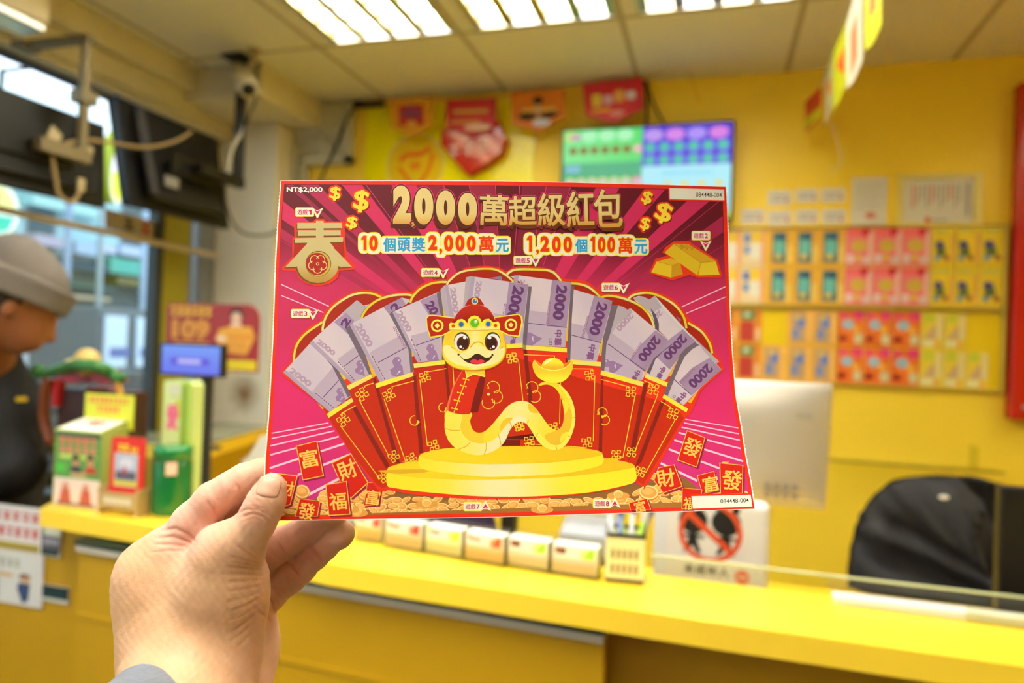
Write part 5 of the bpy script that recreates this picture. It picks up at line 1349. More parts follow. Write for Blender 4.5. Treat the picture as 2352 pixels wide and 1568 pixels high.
# ---- grey rounded machine behind the slip holders
ZD = ZT-.16
desk = thing('desk', 'yellow work desk behind the service counter', 'desk', (0, 1.5, 0))
MB().box((-1.0, 1.30, ZD-.03), (1.55, 1.75, ZD)).build('desktop', M_YLAM, parent=desk, bevel=.003)
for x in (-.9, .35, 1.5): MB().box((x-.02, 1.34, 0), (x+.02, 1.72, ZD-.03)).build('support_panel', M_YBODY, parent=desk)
def on_desk_y(px, py, Y): return atY(px, py, Y)
YP = 1.42
a = atY(1283, 1300, YP); c = atY(1392, 1300, YP); tp = atY(1300, 1206, YP)
pr = thing('receipt_printer', 'grey rounded printer behind the slip holders and the pen cup', 'printer', ((a.x+c.x)/2, YP+.05, ZD))
prof = [(YP, ZD), (YP, tp.z-.05), (YP+.012, tp.z-.02), (YP+.035, tp.z-.004), (YP+.06, tp.z), (YP+.12, tp.z), (YP+.14, tp.z-.03), (YP+.14, ZD)]
MB().prism([(a.x, y, z) for y, z in prof], (c.x-a.x+.01, 0, 0)).build('housing', mat('grey_printer_shell', '#85888e', rough=.35), parent=pr, bevel=.006, segs=3)
MB().box((a.x+.01, YP-.002, tp.z-.075), (c.x, YP-.0003, tp.z-.06)).build('button_strip', M_DARK, parent=pr)

# ---- light box sign: no minors
YS_ = 1.36
l0 = atY(1497, 1345, YS_); r0 = atY(1765, 1345, YS_); tz = atY(1640, 1150, YS_).z
sg = thing('warning_sign', 'white sign with two crossed-out child figures in a red ring', 'sign', ((l0.x+r0.x)/2, YS_+.02, ZD))
MB().box((l0.x, YS_, ZD), (r0.x, YS_+.05, tz)).build('sign_box', mat('sign_white', '#eceae6', rough=.35), parent=sg, bevel=.012, segs=4)
w_, h_ = r0.x-l0.x, tz-ZD
A2 = Art(); sc_ = 268.0/w_   # artwork units = photo pixels at this distance
mp = plane_map((l0.x, YS_-.0006, tz), (w_, 0, 0), (0, 0, -h_), 268, h_*sc_)
cx_, cy_ = 133, 76
A2.rect((226, 230, 238), 3, 6, 34, h_*sc_-4)
def fig(x):
    A2.disc((30, 30, 32), (x, cy_-26), 34, 32); A2.disc((30, 30, 32), (x-22 if x < cx_ else x+22, cy_-58), 9)
    A2.disc((30, 30, 32), (x+20 if x < cx_ else x-18, cy_-60), 8)
    A2.fill((30, 30, 32), [(x-9, cy_+6), (x+9, cy_+6), (x+13, cy_+32), (x+22, cy_+52), (x+10, cy_+50), (x, cy_+34), (x-10, cy_+50), (x-22, cy_+52), (x-13, cy_+32)])
    A2.stroke((30, 30, 32), [(x-26, cy_+14), (x, cy_+8), (x+26, cy_+14)], 7)
fig(cx_-40); fig(cx_+36)
ring = [(cx_+68*math.cos(2*math.pi*k/48), cy_+66*math.sin(2*math.pi*k/48)) for k in range(48)]
A2.stroke((222, 84, 44), ring, 12, closed=True); A2.stroke((222, 84, 44), [(cx_-50, cy_-40), (cx_+48, cy_+42)], 15)
for k, ch in enumerate('未成年人'): A2.text(ch, (cx_-58+k*27, cy_+80, cx_-35+k*27, cy_+102), (60, 58, 56), bold=.03)
A2.disc((236, 110, 80), (cx_+76, cy_+98), 17); A2.rect((244, 214, 202), cx_+67, cy_+94, cx_+74, cy_+103, 2); A2.rect((244, 214, 202), cx_+78, cy_+94, cx_+86, cy_+103, 2)
A2.build('sign_print', mp, PRINT, parent=sg, eps=8e-5)

# ---- low glass screen and white ledge strip at the back of the counter
g = thing('counter_screen', 'low clear glass screen standing along the back of the counter ledge', 'glass screen', (.8, 1.2, ZT))
MB().box((-.09, 1.193, ZT-.06), (1.6, 1.199, ZT+.028)).build('glass_panel', M_ACRY, parent=g)
MB().box((-.09, 1.1925, ZT+.0285), (1.6, 1.1995, ZT+.031)).build('glass_edge', mat('pale_green_glass_edge', '#c8cfa0', rough=.2), parent=g)
a = atZ(1905, 1364, ZT); 
MB().box((a.x, 1.150, ZT+.0005), (1.6, 1.180, ZT+.012)).build('white_rail', M_WPL, loc=(a.x, 1.165, ZT), bevel=.002)
o = bpy.data.objects['white_rail']; tag(o, 'white plastic rail lying along the counter ledge in front of the glass screen', 'rail')
MB().box((.36, 1.140, ZT+.0005), (.50, 1.149, ZT+.022)).build('acrylic_block', M_ACRY, loc=(.43, 1.147, ZT), bevel=.002)
tag(bpy.data.objects['acrylic_block'], 'clear acrylic block at the right end of the white counter rail', 'acrylic block')

# ---- silver computer screen seen from behind
YM = 1.62
bl = atY(1650, 1172, YM); br = atY(1889, 1172, YM); tr = atY(1915, 882, YM)
mon = thing('computer_screen', 'silver computer screen seen from behind, partly hidden by the ticket', 'computer', ((bl.x+br.x)/2-.06, YM+.05, ZD))
x0, x1, z0, z1 = bl.x-.20, tr.x, br.z, tr.z
M_SIL = mat('silver_aluminium_back', '#c9c2b6', rough=.38, metal=.35)
s = MB(); n = 14; V = []; F = []
lean = (tr.x-br.x)
for j in range(n+1):
    for i in range(n+1):
        u, v = i/n, j/n; bul = .028*(1-(2*u-1)**4)*(1-(2*v-1)**4)
        V.append((x0+(x1-x0)*u-lean*(1-v)*.55, YM-bul, z0+(z1-z0)*v))
N_ = len(V)
for v in list(V): V.append((v[0], YM+.012, v[2]))
for j in range(n):
    for i in range(n):
        k = j*(n+1)+i; F.append((k, k+1, k+n+2, k+n+1)); F.append((k+N_, k+n+1+N_, k+n+2+N_, k+1+N_))
rim = [i for i in range(n+1)]+[j*(n+1)+n for j in range(1, n+1)]+[n*(n+1)+i for i in range(n-1, -1, -1)]+[j*(n+1) for j in range(n-1, 0, -1)]
for a_, b_ in zip(rim, rim[1:]+rim[:1]): F.append((b_, a_, a_+N_, b_+N_))
s.add(V, F).build('screen_back', M_SIL, parent=mon, smooth=False, bevel=.008, segs=3)
for p in bpy.data.objects['screen_back'].data.polygons: p.use_smooth = True
xm = (x0+x1)/2
MB().prism([(xm-.07, YM-.03, ZD+.006), (xm+.07, YM-.03, ZD+.006), (xm+.07, YM-.036, ZD+.15), (xm-.07, YM-.036, ZD+.15)], (0, .008, 0)).box((xm-.09, YM-.05, ZD+.0005), (xm+.09, YM+.10, ZD+.006)).build('stand', M_SIL, parent=mon, bevel=.002)
A2 = Art(); A2.rect((176, 168, 152), 0, 0, 20, 12, 2); A2.build('back_label', plane_map(atY(1828, 948, YM-.0215), (.033, 0, 0), (0, 0, -.012), 20, 12), PRINT, parent=mon)
A2 = Art()
for k in range(8): A2.rect((150, 140, 128), (k % 4)*12, (k//4)*14, (k % 4)*12+9, (k//4)*14+9, 2)
A2.build('port_panel', plane_map(atY(1756, 1108, YM-.026), (.075, 0, 0), (0, 0, -.04), 50, 30), PRINT, parent=mon)

# ---- black jacket over a chair
def cloth_chair():
    YJ = 1.98
    c = thing('office_chair', 'black office chair under a dark jacket behind the counter', 'chair', (.80, YJ+.22, 0))
    MB().lathe([(.025, .10), (.025, .42)], c=(.80, YJ+.27, 0)).build('gas_column', M_DARK, parent=c, smooth=True)
    o = MB()
    for k in range(5):
        a_ = 2*math.pi*k/5; o.tube([(.80, YJ+.27, .10), (.80+.28*math.cos(a_), YJ+.27+.28*math.sin(a_), .06)], [.022, .014])
        o.ball((.80+.28*math.cos(a_), YJ+.27+.28*math.sin(a_), .03), .03, 10)
    o.build('base', M_DARK, parent=c, smooth=True)
    MB().box((.56, YJ+.04, .42), (1.04, YJ+.50, .50)).build('seat', M_DARK, parent=c, bevel=.03, segs=4)
    MB().box((.66, YJ+.06, .55), (.94, YJ+.09, .93)).build('backrest', M_DARK, parent=c, bevel=.02, segs=4)
    # jacket: rounded shell hung over the backrest with folds
    V = []; F = []; nu, nv = 60, 48
    L = [atY(x, y, YJ) for x, y in ((1960, 1370), (1966, 1290), (1985, 1210), (2025, 1150), (2085, 1112), (2200, 1103), (2330, 1125), (2440, 1180), (2480, 1290), (2500, 1370))]
    top = catmull(L, 6+0)
    import random as _r; rr = _r.Random(3)
    folds = [(rr.uniform(0, 1), rr.uniform(.015, .04), rr.uniform(-.9, .9), rr.uniform(.010, .030)*rr.choice((-1, 1))) for _ in range(26)]
    cx, cz = .80, .82
    n = len(top); rings = 14
    for s_ in (0, 1):
        for j in range(rings+1):
            t = j/rings
            for i, p in enumerate(top):
                u = i/(n-1)
                x = cx+(p.x-cx)*(1-t*.97); z = cz+(p.z-cz)*(1-t) if t > 0 else p.z
                z = p.z*(1-t)+min(p.z, cz)*t
                dep = .085*math.sqrt(max(0, 1-(1-t)**2.2))
                w = 0
                for f0, fw, sl, am in folds: w += am*math.exp(-(((u+sl*t)-f0)/fw)**2)
                w += .010*math.sin(14*u+9*t)*t
                V.append((x, YJ+.075+(-1 if s_ == 0 else 1)*dep-(w if s_ == 0 else -w), z))
    off = (rings+1)*n
    for s_ in (0, 1):
        for j in range(rings):
            for i in range(n-1):
                k = s_*off+j*n+i; q = (k, k+1, k+n+1, k+n); F.append(q if s_ else q[::-1])
    m = mat('black_padded_fabric', '#1b1b1e', rough=.7, sheen=.1, bump=.9, bscale=60)
    # skirt to the seat
    j = MB().add(V, F); me = j.build('jacket', m, loc=(.8, YJ, .5), smooth=True)
    tag(me, 'black padded jacket hung over the office chair behind the counter', 'jacket')
    MB().ball(atY(2168, 1142, YJ-.055), (.012, .004, .006), 10).build('white_logo', M_WPL, parent=me, smooth=True)
cloth_chair()
a = atY(2300, 1118, 1.33)
o = MB().box((a.x, 1.33, ZD), (a.x+.30, 1.36, a.z)).build('monitor', M_BLACK, loc=(a.x+.15, 1.345, ZD), bevel=.004)
tag(o, 'black screen panel at the right edge standing behind the counter', 'screen')
# ---- dark post and purple bag seen under the ticket
p0 = atY(1150, 1187, 1.46); p1 = atY(1182, 1187, 1.46)
o = MB().box((p0.x, 1.46, ZD), (p1.x, 1.49, p0.z+.09)).build('screen_stand', M_BLACK, loc=((p0.x+p1.x)/2, 1.475, ZD)); tag(o, 'black upright stand seen below the ticket behind the slip holders', 'stand')
p0 = atY(870, 1230, 1.40); p1 = atY(1132, 1230, 1.40); pt = atY(1000, 1120, 1.40)
b = MB(); V = []; F = []
n = 24; R2 = 10
for j in range(R2+1):
    t = j/R2; zz = ZD+(pt.z-ZD)*math.sin(t*math.pi/2); k_ = math.cos(t*math.pi/2)**.5 if j < R2 else .02
    for i in range(n):
        a_ = 2*math.pi*i/n; w = 1+.05*math.sin(5*a_+4*t)
        V.append(((p0.x+p1.x)/2+(p1.x-p0.x)/2*k_*math.cos(a_)*w, 1.46+.07*k_*math.sin(a_)*w, zz))
for j in range(R2):
    for i in range(n): F.append((j*n+i, j*n+(i+1) % n, (j+1)*n+(i+1) % n, (j+1)*n+i))
F.append(tuple(range(n-1, -1, -1))); F.append(tuple(R2*n+i for i in range(n)))
o = b.add(V, F).build('cloth_bag', mat('dark_purple_fabric', '#2c2042', rough=.8, bump=.3), loc=((p0.x+p1.x)/2, 1.46, ZD), smooth=True); tag(o, 'dark purple soft bag on the desk behind the left slip holders', 'bag')
# ================================================================== things on and in front of the yellow back wall
def wall_rect(px0, py0, px1, py1, Y=YW):
    a = atY(px0, py0, Y); b = atY(px1, py1, Y); return a.x, b.x, b.z, a.z
EM = attr_mat('screen_glow', emit=.62)
# ---- television
x0, x1, z0, z1 = -.66, .058, CAMZ+.545, CAMZ+.955; YT = 2.955
tv = thing('television', 'wall television showing green and purple number boards above the ticket', 'television', ((x0+x1)/2, YT+.03, (z0+z1)/2))
MB().box((x0, YT, z0), (x1, YT+.04, z1)).build('tv_frame', M_BLACK, parent=tv, bevel=.004)
MB().box((x0+.15, YT+.041, z0+.1), (x1-.15, YW, z1-.1)).build('wall_bracket', M_DARK, parent=tv)
mp = plane_map((x0+.009, YT-.0005, z1-.009), (x1-x0-.018, 0, 0), (0, 0, -(z1-z0-.02)), 1000, 560)
A2 = Art()
A2.rect(lambda x, y: lerp((120, 236, 150), (80, 224, 110), x/480), 0, 0, 485, 230)
for k in range(3): A2.disc((170, 250, 190), (160+k*110, 40), 50, 36)
A2.disc((190, 236, 120), (45, 40), 40, 34); A2.rect((210, 150, 190), 40, 28, 110, 60, 8)
for k in range(7):
    A2.disc((150, 120, 40) if k < 6 else (230, 150, 160), (62+k*66, 128), 26, 25); A2.disc((100, 64, 30) if k < 6 else (250, 210, 220), (62+k*66, 128), 15, 14)
A2.rect((56, 176, 128), 0, 205, 485, 300); A2.rect((120, 190, 220), 20, 220, 110, 262, 10)
A2.rect((60, 186, 120), 0, 290, 485, 400)
for k in range(7):
    A2.disc((210, 226, 120) if k < 6 else (240, 120, 140), (50+k*68, 330), 32, 34); A2.disc((210, 200, 230), (50+k*68, 330), 20, 20)
A2.rect((150, 130, 230), 0, 395, 485, 430); A2.rect((90, 200, 140), 0, 430, 485, 560)
A2.rect(lambda x, y: lerp((92, 70, 226), (70, 40, 216), x/1000), 485, 0, 1000, 235)
for k, c in enumerate(((190, 150, 240), (216, 130, 235), (170, 140, 250), (220, 120, 230))): A2.disc(c, (550+k*125, 52), 56, 36)
for r_ in range(2):
    for k in range(6): A2.disc((80, 150, 240), (532+k*84, 128+r_*78), 35, 34); A2.disc((40, 206, 120), (530+k*84, 126+r_*78), 22, 22)
A2.rect((170, 236, 250), 485, 238, 1000, 560)
for k in range(4): A2.disc((236, 214, 60), (640+k*98, 352), 22, 18)
A2.rect((150, 226, 250), 600, 270, 900, 300); A2.rect((180, 230, 90), 940, 520, 1000, 560)
A2.build('screen', mp, EM, parent=tv, eps=6e-5)

# ---- yellow poster with a heart
x0, x1, z0, z1 = -1.643, -.80, CAMZ+.25, CAMZ+1.125
po = thing('poster', 'glossy lemon-yellow poster with an orange heart emblem on the back wall', 'poster', ((x0+x1)/2, YW, (z0+z1)/2))
MB().box((x0, YW-.008, z0), (x1, YW-.0005, z1)).build('poster_board', mat('glossy_lemon_board', '#fff000', rough=.12, spec=.6, coat=.1), parent=po, bevel=.001)
S_ = 1000/(x1-x0)
mp = plane_map((x0, YW-.0085, z1), (x1-x0, 0, 0), (0, 0, -(z1-z0)), 1000, S_*(z1-z0))
A2 = Art(); PR2 = attr_mat('glossy_ink', rough=.12, spec=.6, coat=.3)
hx, hy = 315, 330
def heart(cx, cy, r): return [(cx+r*.0625*16*math.sin(t)**3, cy-r*.0625*(13*math.cos(t)-5*math.cos(2*t)-2*math.cos(3*t)-math.cos(4*t))*.95) for t in [2*math.pi*k/40 for k in range(40)]]
A2.disc((246, 226, 120), (hx, hy), 176, 178); A2.disc((244, 204, 20), (hx, hy), 164, 166)
A2.stroke((236, 110, 20), [(hx-100, hy+10), (hx-60, hy+60), (hx, hy+130), (hx+70, hy+50), (hx+100, hy-40), (hx+90, hy-60)], 22, smooth=3)
A2.stroke((236, 96, 16), [(hx-95, hy-20), (hx-70, hy-50), (hx-20, hy-60), (hx+30, hy-60), (hx+90, hy-95)], 26, smooth=3)
A2.stroke((240, 130, 24), [(hx-35, hy-10), (hx-20, hy+20), (hx+20, hy+20), (hx+35, hy-10)], 16); A2.disc((244, 150, 30), (hx, hy-8), 20)
A2.build('poster_print', mp, PR2, parent=po, eps=5e-5)
# ---- red shield sign
def pz(px, py, Y): v = atY(px, py, Y); return (v.x, Y, v.z)
SH = [(1018, 298), (1080, 292), (1140, 275), (1162, 320), (1150, 352), (1110, 380), (1074, 398), (1030, 352), (1014, 330)]
sh = thing('shield_sign', 'red shield-shaped plaque over the yellow poster', 'sign', pz(1080, 340, 2.98))
MB().prism([pz(x, y, 2.965) for x, y in SH], (0, .050, 0)).build('shield_body', mat('glossy_red_plastic', '#c8200f', rough=.12, spec=.6, coat=.5), parent=sh, bevel=.006, segs=3)
A2 = Art()
for k in range(3): A2.rect((240, 190, 180), k*34, 2, k*34+26, 9); A2.rect((240, 190, 180), k*34+9, 0, k*34+15, 30); A2.rect((236, 180, 170), k*34+2, 17, k*34+25, 23)
o_ = atY(1032, 332, 2.9635); A2.build('shield_lettering', plane_map(o_, (.20, 0, .012), (0, 0, -.06), 100, 30), PRINT, parent=sh)

# ---- pennants along the wall and the second string coming forward
def pennant(P, label, base, marks, group, d=(0, .002, 0), string=True):
    """P: five world points, top left, top right, right shoulder, tip, left shoulder"""
    P = [Vector(p) for p in P]; c = sum(P, Vector())/5
    t = thing('pennant', label, 'pennant', P[0].lerp(P[1], .5), group)
    MB().prism(P, d).build('flag_cloth', mat('pennant_'+label.split()[0], base, rough=.35, spec=.5), parent=t)
    A2 = Art(); nrm = (P[1]-P[0]).cross(P[4]-P[0]).normalized()
    if nrm.dot(Vector(CP)-c) < 0: nrm = -nrm
    ux, uy = P[1]-P[0], (P[4]-P[0]+P[2]-P[1])/2
    off = max(0.0, Vector(d).dot(nrm))
    marks(A2); A2.build('flag_print', lambda x, y, e: P[0]+ux*(x/100)+uy*(y/100)+nrm*(e+off), PRINT, parent=t, eps=6e-5)
    MB().tube([P[0]+Vector((0, 0, .003)), P[1]+Vector((0, 0, .003))], .003, 8).build('hem', mat('hem', base, rough=.4), parent=t)
    return t
G1 = 'pennants strung along the top of the yellow wall'
YF = 2.94
def m1(a): a.rect((206, 50, 40), 22, 22, 78, 98); a.rect((150, 80, 130), 28, 45, 72, 66); a.disc((240, 170, 80), (50, 90), 12); a.disc((170, 60, 110), (50, 32), 16, 10)
def m2(a): a.rect((226, 170, 90), 14, 36, 86, 52, 6); a.rect((226, 150, 80), 8, 78, 70, 92, 4); a.disc((240, 196, 176), (64, 108), 28, 14)
def m3(a):
    a.disc((70, 40, 20), (50, 30), 10, 14); a.fill((60, 40, 24), [(10, 88), (24, 70), (50, 78), (78, 68), (92, 80), (70, 96), (50, 90), (28, 100)]); a.rect((236, 190, 90), 20, 56, 84, 68, 4); a.disc((210, 214, 236), (56, 108), 17, 14); a.rect((200, 170, 140), 46, 44, 54, 88)
def m4(a):
    for k in range(4): a.rect(((246, 220, 90), (236, 190, 220), (246, 190, 110), (240, 226, 250))[k], 14+k*19, 34+(k % 2)*10-k*3, 30+k*19, 76-k*4, 4)
    a.rect((240, 190, 70), 12, 84, 44, 96, 3); a.disc((240, 150, 150), (55, 104), 12)
FL = [((893, 230), (993, 226), (995, 288), (945, 314), (897, 290), 'orange pennant with a red picture, leftmost on the wall', '#e8a01c', m1),
      ((1025, 232), (1140, 228), (1138, 286), (1083, 312), (1025, 290), 'red pennant with two yellow text lines over the shield', '#cf2430', m2),
      ((1174, 214), (1298, 207), (1298, 268), (1235, 303), (1175, 285), 'orange pennant with a dark figure next to the television', '#e07a14', m3),
      ((1338, 196), (1477, 180), (1478, 250), (1410, 282), (1345, 265), 'crimson pennant with bright lettering above the television', '#d8283a', m4)]
for *pp, lb, cc, mk in FL: pennant([pz(x, y, YF) for x, y in pp], lb, cc, mk, G1)
pts = [pz(x, y, YF+.001) for x, y in ((835, 234), (893, 228), (993, 224), (1025, 230), (1140, 226), (1174, 212), (1298, 205), (1338, 194), (1477, 178), (1540, 160), (1578, 156), (1592, 190), (1606, 235))]
o = MB().tube(catmull(pts, 4), .0022, 6).build('flag_string', mat('yellow_cord', '#d8a41a', rough=.6), loc=pts[5], smooth=True); tag(o, 'yellow cord holding the wall pennants, its loose end hanging right of the crimson one', 'cord')
G2 = 'pennants on the string running forward under the ceiling'
def n1(a): a.rect((236, 120, 60), 30, 20, 70, 60, 4)
def n5(a): a.rect((214, 206, 40), 0, 60, 100, 100)
def n2(a): a.rect((240, 120, 60), 30, 30, 70, 90, 6)
def n3(a): a.rect((232, 90, 50), 30, 30, 75, 80, 8)
def edge_flag(ytl, ybl, Ya, Yb, X, label, col, mk):
    """pennant hanging in the depth direction: near edge at Ya, far edge at Yb"""
    P = [Vector((X, Yb, ytl[1])), Vector((X+.02, Ya, ytl[0])), Vector((X+.02, Ya, ybl)), Vector((X+.012, (Ya+Yb)/2, ybl-.05)), Vector((X, Yb, ybl))]
    P = [P[0], P[1], P[2], P[3], P[4]]
    pennant(P, label, col, mk, G2, d=(.0015, 0, 0))
def zr(py, px, Y): return atY(px, py, Y).z
def hang(px0, px1, near, far, Y0, w, label, col, mk):
    a_, b_, c_, d_ = atY(px0, far[0], Y0+w), atY(px1, near[0], Y0), atY(px1, near[1], Y0), atY(px0, far[1], Y0+w)
    P = [a_, b_, c_, c_.lerp(d_, .5)-Vector((0, 0, .012)), d_]
    pennant(P, label, col, mk, G2, d=(.0015, 0, 0))
hang(1986, 2024, (-90, 58), (-20, 117), 1.62, .16, 'lemon pennant with an orange mark, nearest on the ceiling string', '#e8ec3a', n1)
hang(1944, 1980, (-70, 140), (60, 205), 1.95, .16, 'white pennant with an orange band, second nearest on the ceiling string', '#ece8d4', n2)
hang(1913, 1949, (40, 178), (130, 256), 2.27, .16, 'lime-yellow pennant with a red mark in the middle of the ceiling string', '#d2d622', n3)
hang(1895, 1913, (125, 230), (180, 288), 2.56, .14, 'narrow cream pennant hanging behind the lime-yellow one', '#dcd4ae', n2)
hang(1850, 1885, (203, 262), (238, 303), 2.80, .14, 'small red and yellow pennant at the far end of the ceiling string', '#d8321e', n5)
pts = [Vector((atY(2030, 30, 1.3).x, 1.3, ZC-.01)), pz(2024, -94, 1.62), pz(1982, -74, 1.95), pz(1951, 36, 2.27), pz(1914, 121, 2.56), pz(1885, 199, 2.80), pz(1850, 232, 3.0)]
o = MB().tube(catmull(pts, 4), .0018, 6).build('flag_string', M_WPL, loc=pts[3], smooth=True); tag(o, 'white cord carrying the pennants that run forward from the wall under the ceiling', 'cord')
o = MB().tube(catmull([pz(1910, 285, 2.60), pz(1922, 320, 2.62), pz(1932, 360, 2.64), pz(1926, 385, 2.65), pz(1905, 392, 2.66)], 4), .0016, 6).build('loose_thread', mat('pale_thread', '#d8c8a0', rough=.7), loc=pz(1910, 285, 2.6), smooth=True)
tag(o, 'pale loose thread hanging below the cream pennant', 'thread')
o = MB().tube(catmull([pz(1478, 180, 3.02), pz(1486, 220, 3.01), pz(1484, 300, 3.01)], 4), .006, 8).tube(catmull([pz(1484, 182, 3.02), pz(1500, 235, 3.015), pz(1528, 290, 3.01)], 4), .004, 8).build('tv_cable', M_DARK, loc=pz(1478, 180, 3.02), smooth=True)
tag(o, 'pair of black cables running from the ceiling down behind the television', 'cable')
o = MB().box((atY(812, 225, 3.0).x, 2.985, ZC-.035), (atY(880, 225, 3.0).x, 3.02, ZC-.012)).tube(catmull([pz(822, 232, 2.99), pz(800, 268, 2.97), pz(770, 340, 2.97), pz(738, 410, 2.97), pz(720, 480, 2.98)], 5), .006, 8).build('corner_cable', M_BLACK, loc=pz(822, 232, 2.99), smooth=False)
tag(o, 'black cable hanging from a ceiling clip across the ivory moulding in the corner', 'cable')

# ---- ticket display board
board = thing('display_board', 'clear acrylic wall board with four rows of scratch tickets', 'display board', (.6, YW, CAMZ+.2))
bx0, bx1 = -.10, 1.045
bt, bm_, bb = CAMZ+.525, CAMZ+.205, CAMZ-.10
s = MB()
for z_ in (bt, bm_+.006, bm_-.008, bb): s.box((bx0, YW-.02, z_-.0022), (bx1, YW-.001, z_+.0022))
s.box((bx1-.006, YW-.028, bb), (bx1, YW-.001, bt)); s.box((bx0, YW-.028, bb), (bx0+.006, YW-.001, bt))
s.build('board_frame', mat('frosted_acrylic_rail', '#d6bc58', rough=.3), parent=board, bevel=.001)
MB().box((bx0+.006, YW-.004, bb+.005), (bx1-.006, YW-.001, bt-.005)).build('back_panel', mat('board_yellow', '#f0cc10', rough=.4), parent=board)
tex = {}
def dA(a): a.rect((236, 214, 170), 0, 0, 100, 160); a.rect((244, 206, 60), 35, 8, 92, 60); a.rect((40, 110, 200), 10, 20, 34, 60, 6); a.rect((240, 236, 220), 38, 60, 80, 130); a.disc((60, 130, 210), (22, 90), 12, 18); a.rect((244, 160, 120), 84, 4, 98, 156)
def dB(a): a.rect((238, 176, 60), 0, 0, 100, 160); a.rect((70, 120, 120), 18, 14, 78, 148); a.rect((110, 190, 180), 26, 50, 70, 110, 6); a.disc((50, 80, 120), (56, 36), 14, 16); a.disc((220, 190, 90), (44, 122), 16, 12); a.rect((248, 214, 120), 82, 70, 98, 150)
def dC(a): a.rect((244, 130, 130), 0, 0, 100, 160); a.rect((250, 196, 190), 84, 20, 99, 150); a.disc((214, 30, 40), (72, 18), 15, 18); a.disc((220, 184, 70), (50, 76), 30, 26); a.disc((232, 196, 60), (48, 128), 12, 14); a.rect((240, 220, 216), 6, 112, 30, 148, 4); a.rect((232, 214, 214), 66, 124, 96, 150, 4); a.rect((250, 110, 110), 4, 4, 56, 30, 6)
def dD(a): a.rect((240, 208, 40), 0, 0, 100, 160); a.rect((214, 206, 90), 12, 10, 80, 24, 5); a.disc((70, 60, 140), (34, 74), 20, 16); a.rect((90, 110, 60), 20, 84, 60, 120, 6); a.disc((120, 150, 180), (26, 128), 12, 14); a.disc((150, 60, 60), (66, 128), 12, 12); a.rect((244, 170, 90), 86, 30, 97, 150)
def dE(a): a.rect((226, 140, 50), 0, 0, 100, 160); a.rect((90, 130, 70), 12, 8, 70, 52, 6); a.disc((230, 240, 200), (38, 26), 14, 10); a.rect((190, 60, 50), 10, 58, 66, 150, 6); a.rect((240, 200, 150), 76, 90, 94, 150)
def dF(a): a.rect((240, 176, 70), 0, 0, 100, 160); a.rect((190, 160, 120), 14, 10, 74, 150); a.disc((100, 130, 200), (54, 60), 18, 24); a.disc((120, 140, 190), (34, 110), 16, 26); a.disc((226, 190, 90), (40, 34), 14, 12); a.rect((250, 200, 110), 82, 8, 96, 150)
def dG(a): a.rect((238, 120, 40), 0, 0, 100, 160); a.rect((240, 70, 120), 60, 0, 100, 40, 6); a.disc((240, 90, 110), (24, 24), 18, 16); a.disc((160, 196, 214), (40, 62), 22, 22); a.disc((244, 180, 60), (72, 84), 18, 16); a.disc((150, 20, 20), (22, 126), 18, 14); a.rect((220, 214, 160), 66, 104, 96, 148, 5)
def dH(a): a.rect((242, 214, 60), 0, 0, 100, 160); a.disc((210, 214, 60), (36, 26), 26, 20); a.fill((214, 176, 130), [(10, 120), (60, 50), (74, 120)]); a.rect((240, 222, 150), 68, 10, 96, 120); a.rect((238, 232, 170), 6, 124, 60, 152, 4); a.rect((244, 150, 90), 64, 130, 78, 156)
DES = dict(A=(dA, 'white and blue'), B=(dB, 'teal-picture orange-bordered'), C=(dC, 'pink red-dotted'), D=(dD, 'yellow dark-figured'), E=(dE, 'green and red'), F=(dF, 'blue-gold'), G=(dG, 'orange and pink'), H=(dH, 'pale yellow'))
Z6 = lambda x: 1660+.3954*x
c12 = [(40, 95), (100, 238), (252, 388), (400, 537), (545, 692), (700, 858), (862, 1022), (1026, 1190), (1200, 1332), (1336, 1474), (1480, 1640)]
c34 = [(30, 88), (92, 230), (234, 372), (380, 520), (524, 662), (668, 820), (824, 978), (982, 1148), (1152, 1284), (1288, 1414), (1418, 1550)]
rows = [(bt-.003, bt-.156), (bt-.158, bm_+.009), (bm_-.011, bm_-.154), (bm_-.156, bb+.003)]
kinds12 = 'AABBBCCCDDD'; kinds34 = 'EEFFFGGGHHH'
rown = ['top row', 'second row', 'third row', 'bottom row']
colw = ['leftmost', 'second from the left', 'third from the left', 'fourth from the left', 'fifth from the left', 'middle column', 'fifth from the right', 'fourth from the right', 'third from the right', 'second from the right', 'rightmost']
protos = {}
for r_, (zt, zb) in enumerate(rows):
    for k, (u0, u1) in enumerate(c12 if r_ < 2 else c34):
        if (r_ == 2 and k in (2, 10)): continue
        kd = (kinds12 if r_ < 2 else kinds34)[k]
        xa, xb = atY(Z6(u0), 700, YW).x+.0007, atY(Z6(u1), 700, YW).x-.0007
        if k == 0: xa = xb-.085
        key = (kd, round(xb-xa, 3), round(zt-zb, 3))
        lab = '%s scratch ticket, %s of the wall board, %s' % (DES[kd][1], rown[r_], colw[k])
        loc = ((xa+xb)/2, YW-.006, (zt+zb)/2)
        if key in protos:
            copy_tree(protos[key], loc=loc, label=lab); continue
        t = thing('scratch_ticket', lab, 'scratch ticket', loc, 'scratch tickets on the wall board')
        MB().box((xa, YW-.009, zb+.002), (xb, YW-.006, zt-.002)).build('ticket_card', M_WPL, parent=t)
        A2 = Art(); DES[kd][0](A2); A2.build('ticket_face', plane_map((xa, YW-.0095, zt-.002), (xb-xa, 0, 0), (0, 0, -(zt-zb-.004)), 100, 160), PRINT, parent=t, eps=6e-5)
        protos[key] = t

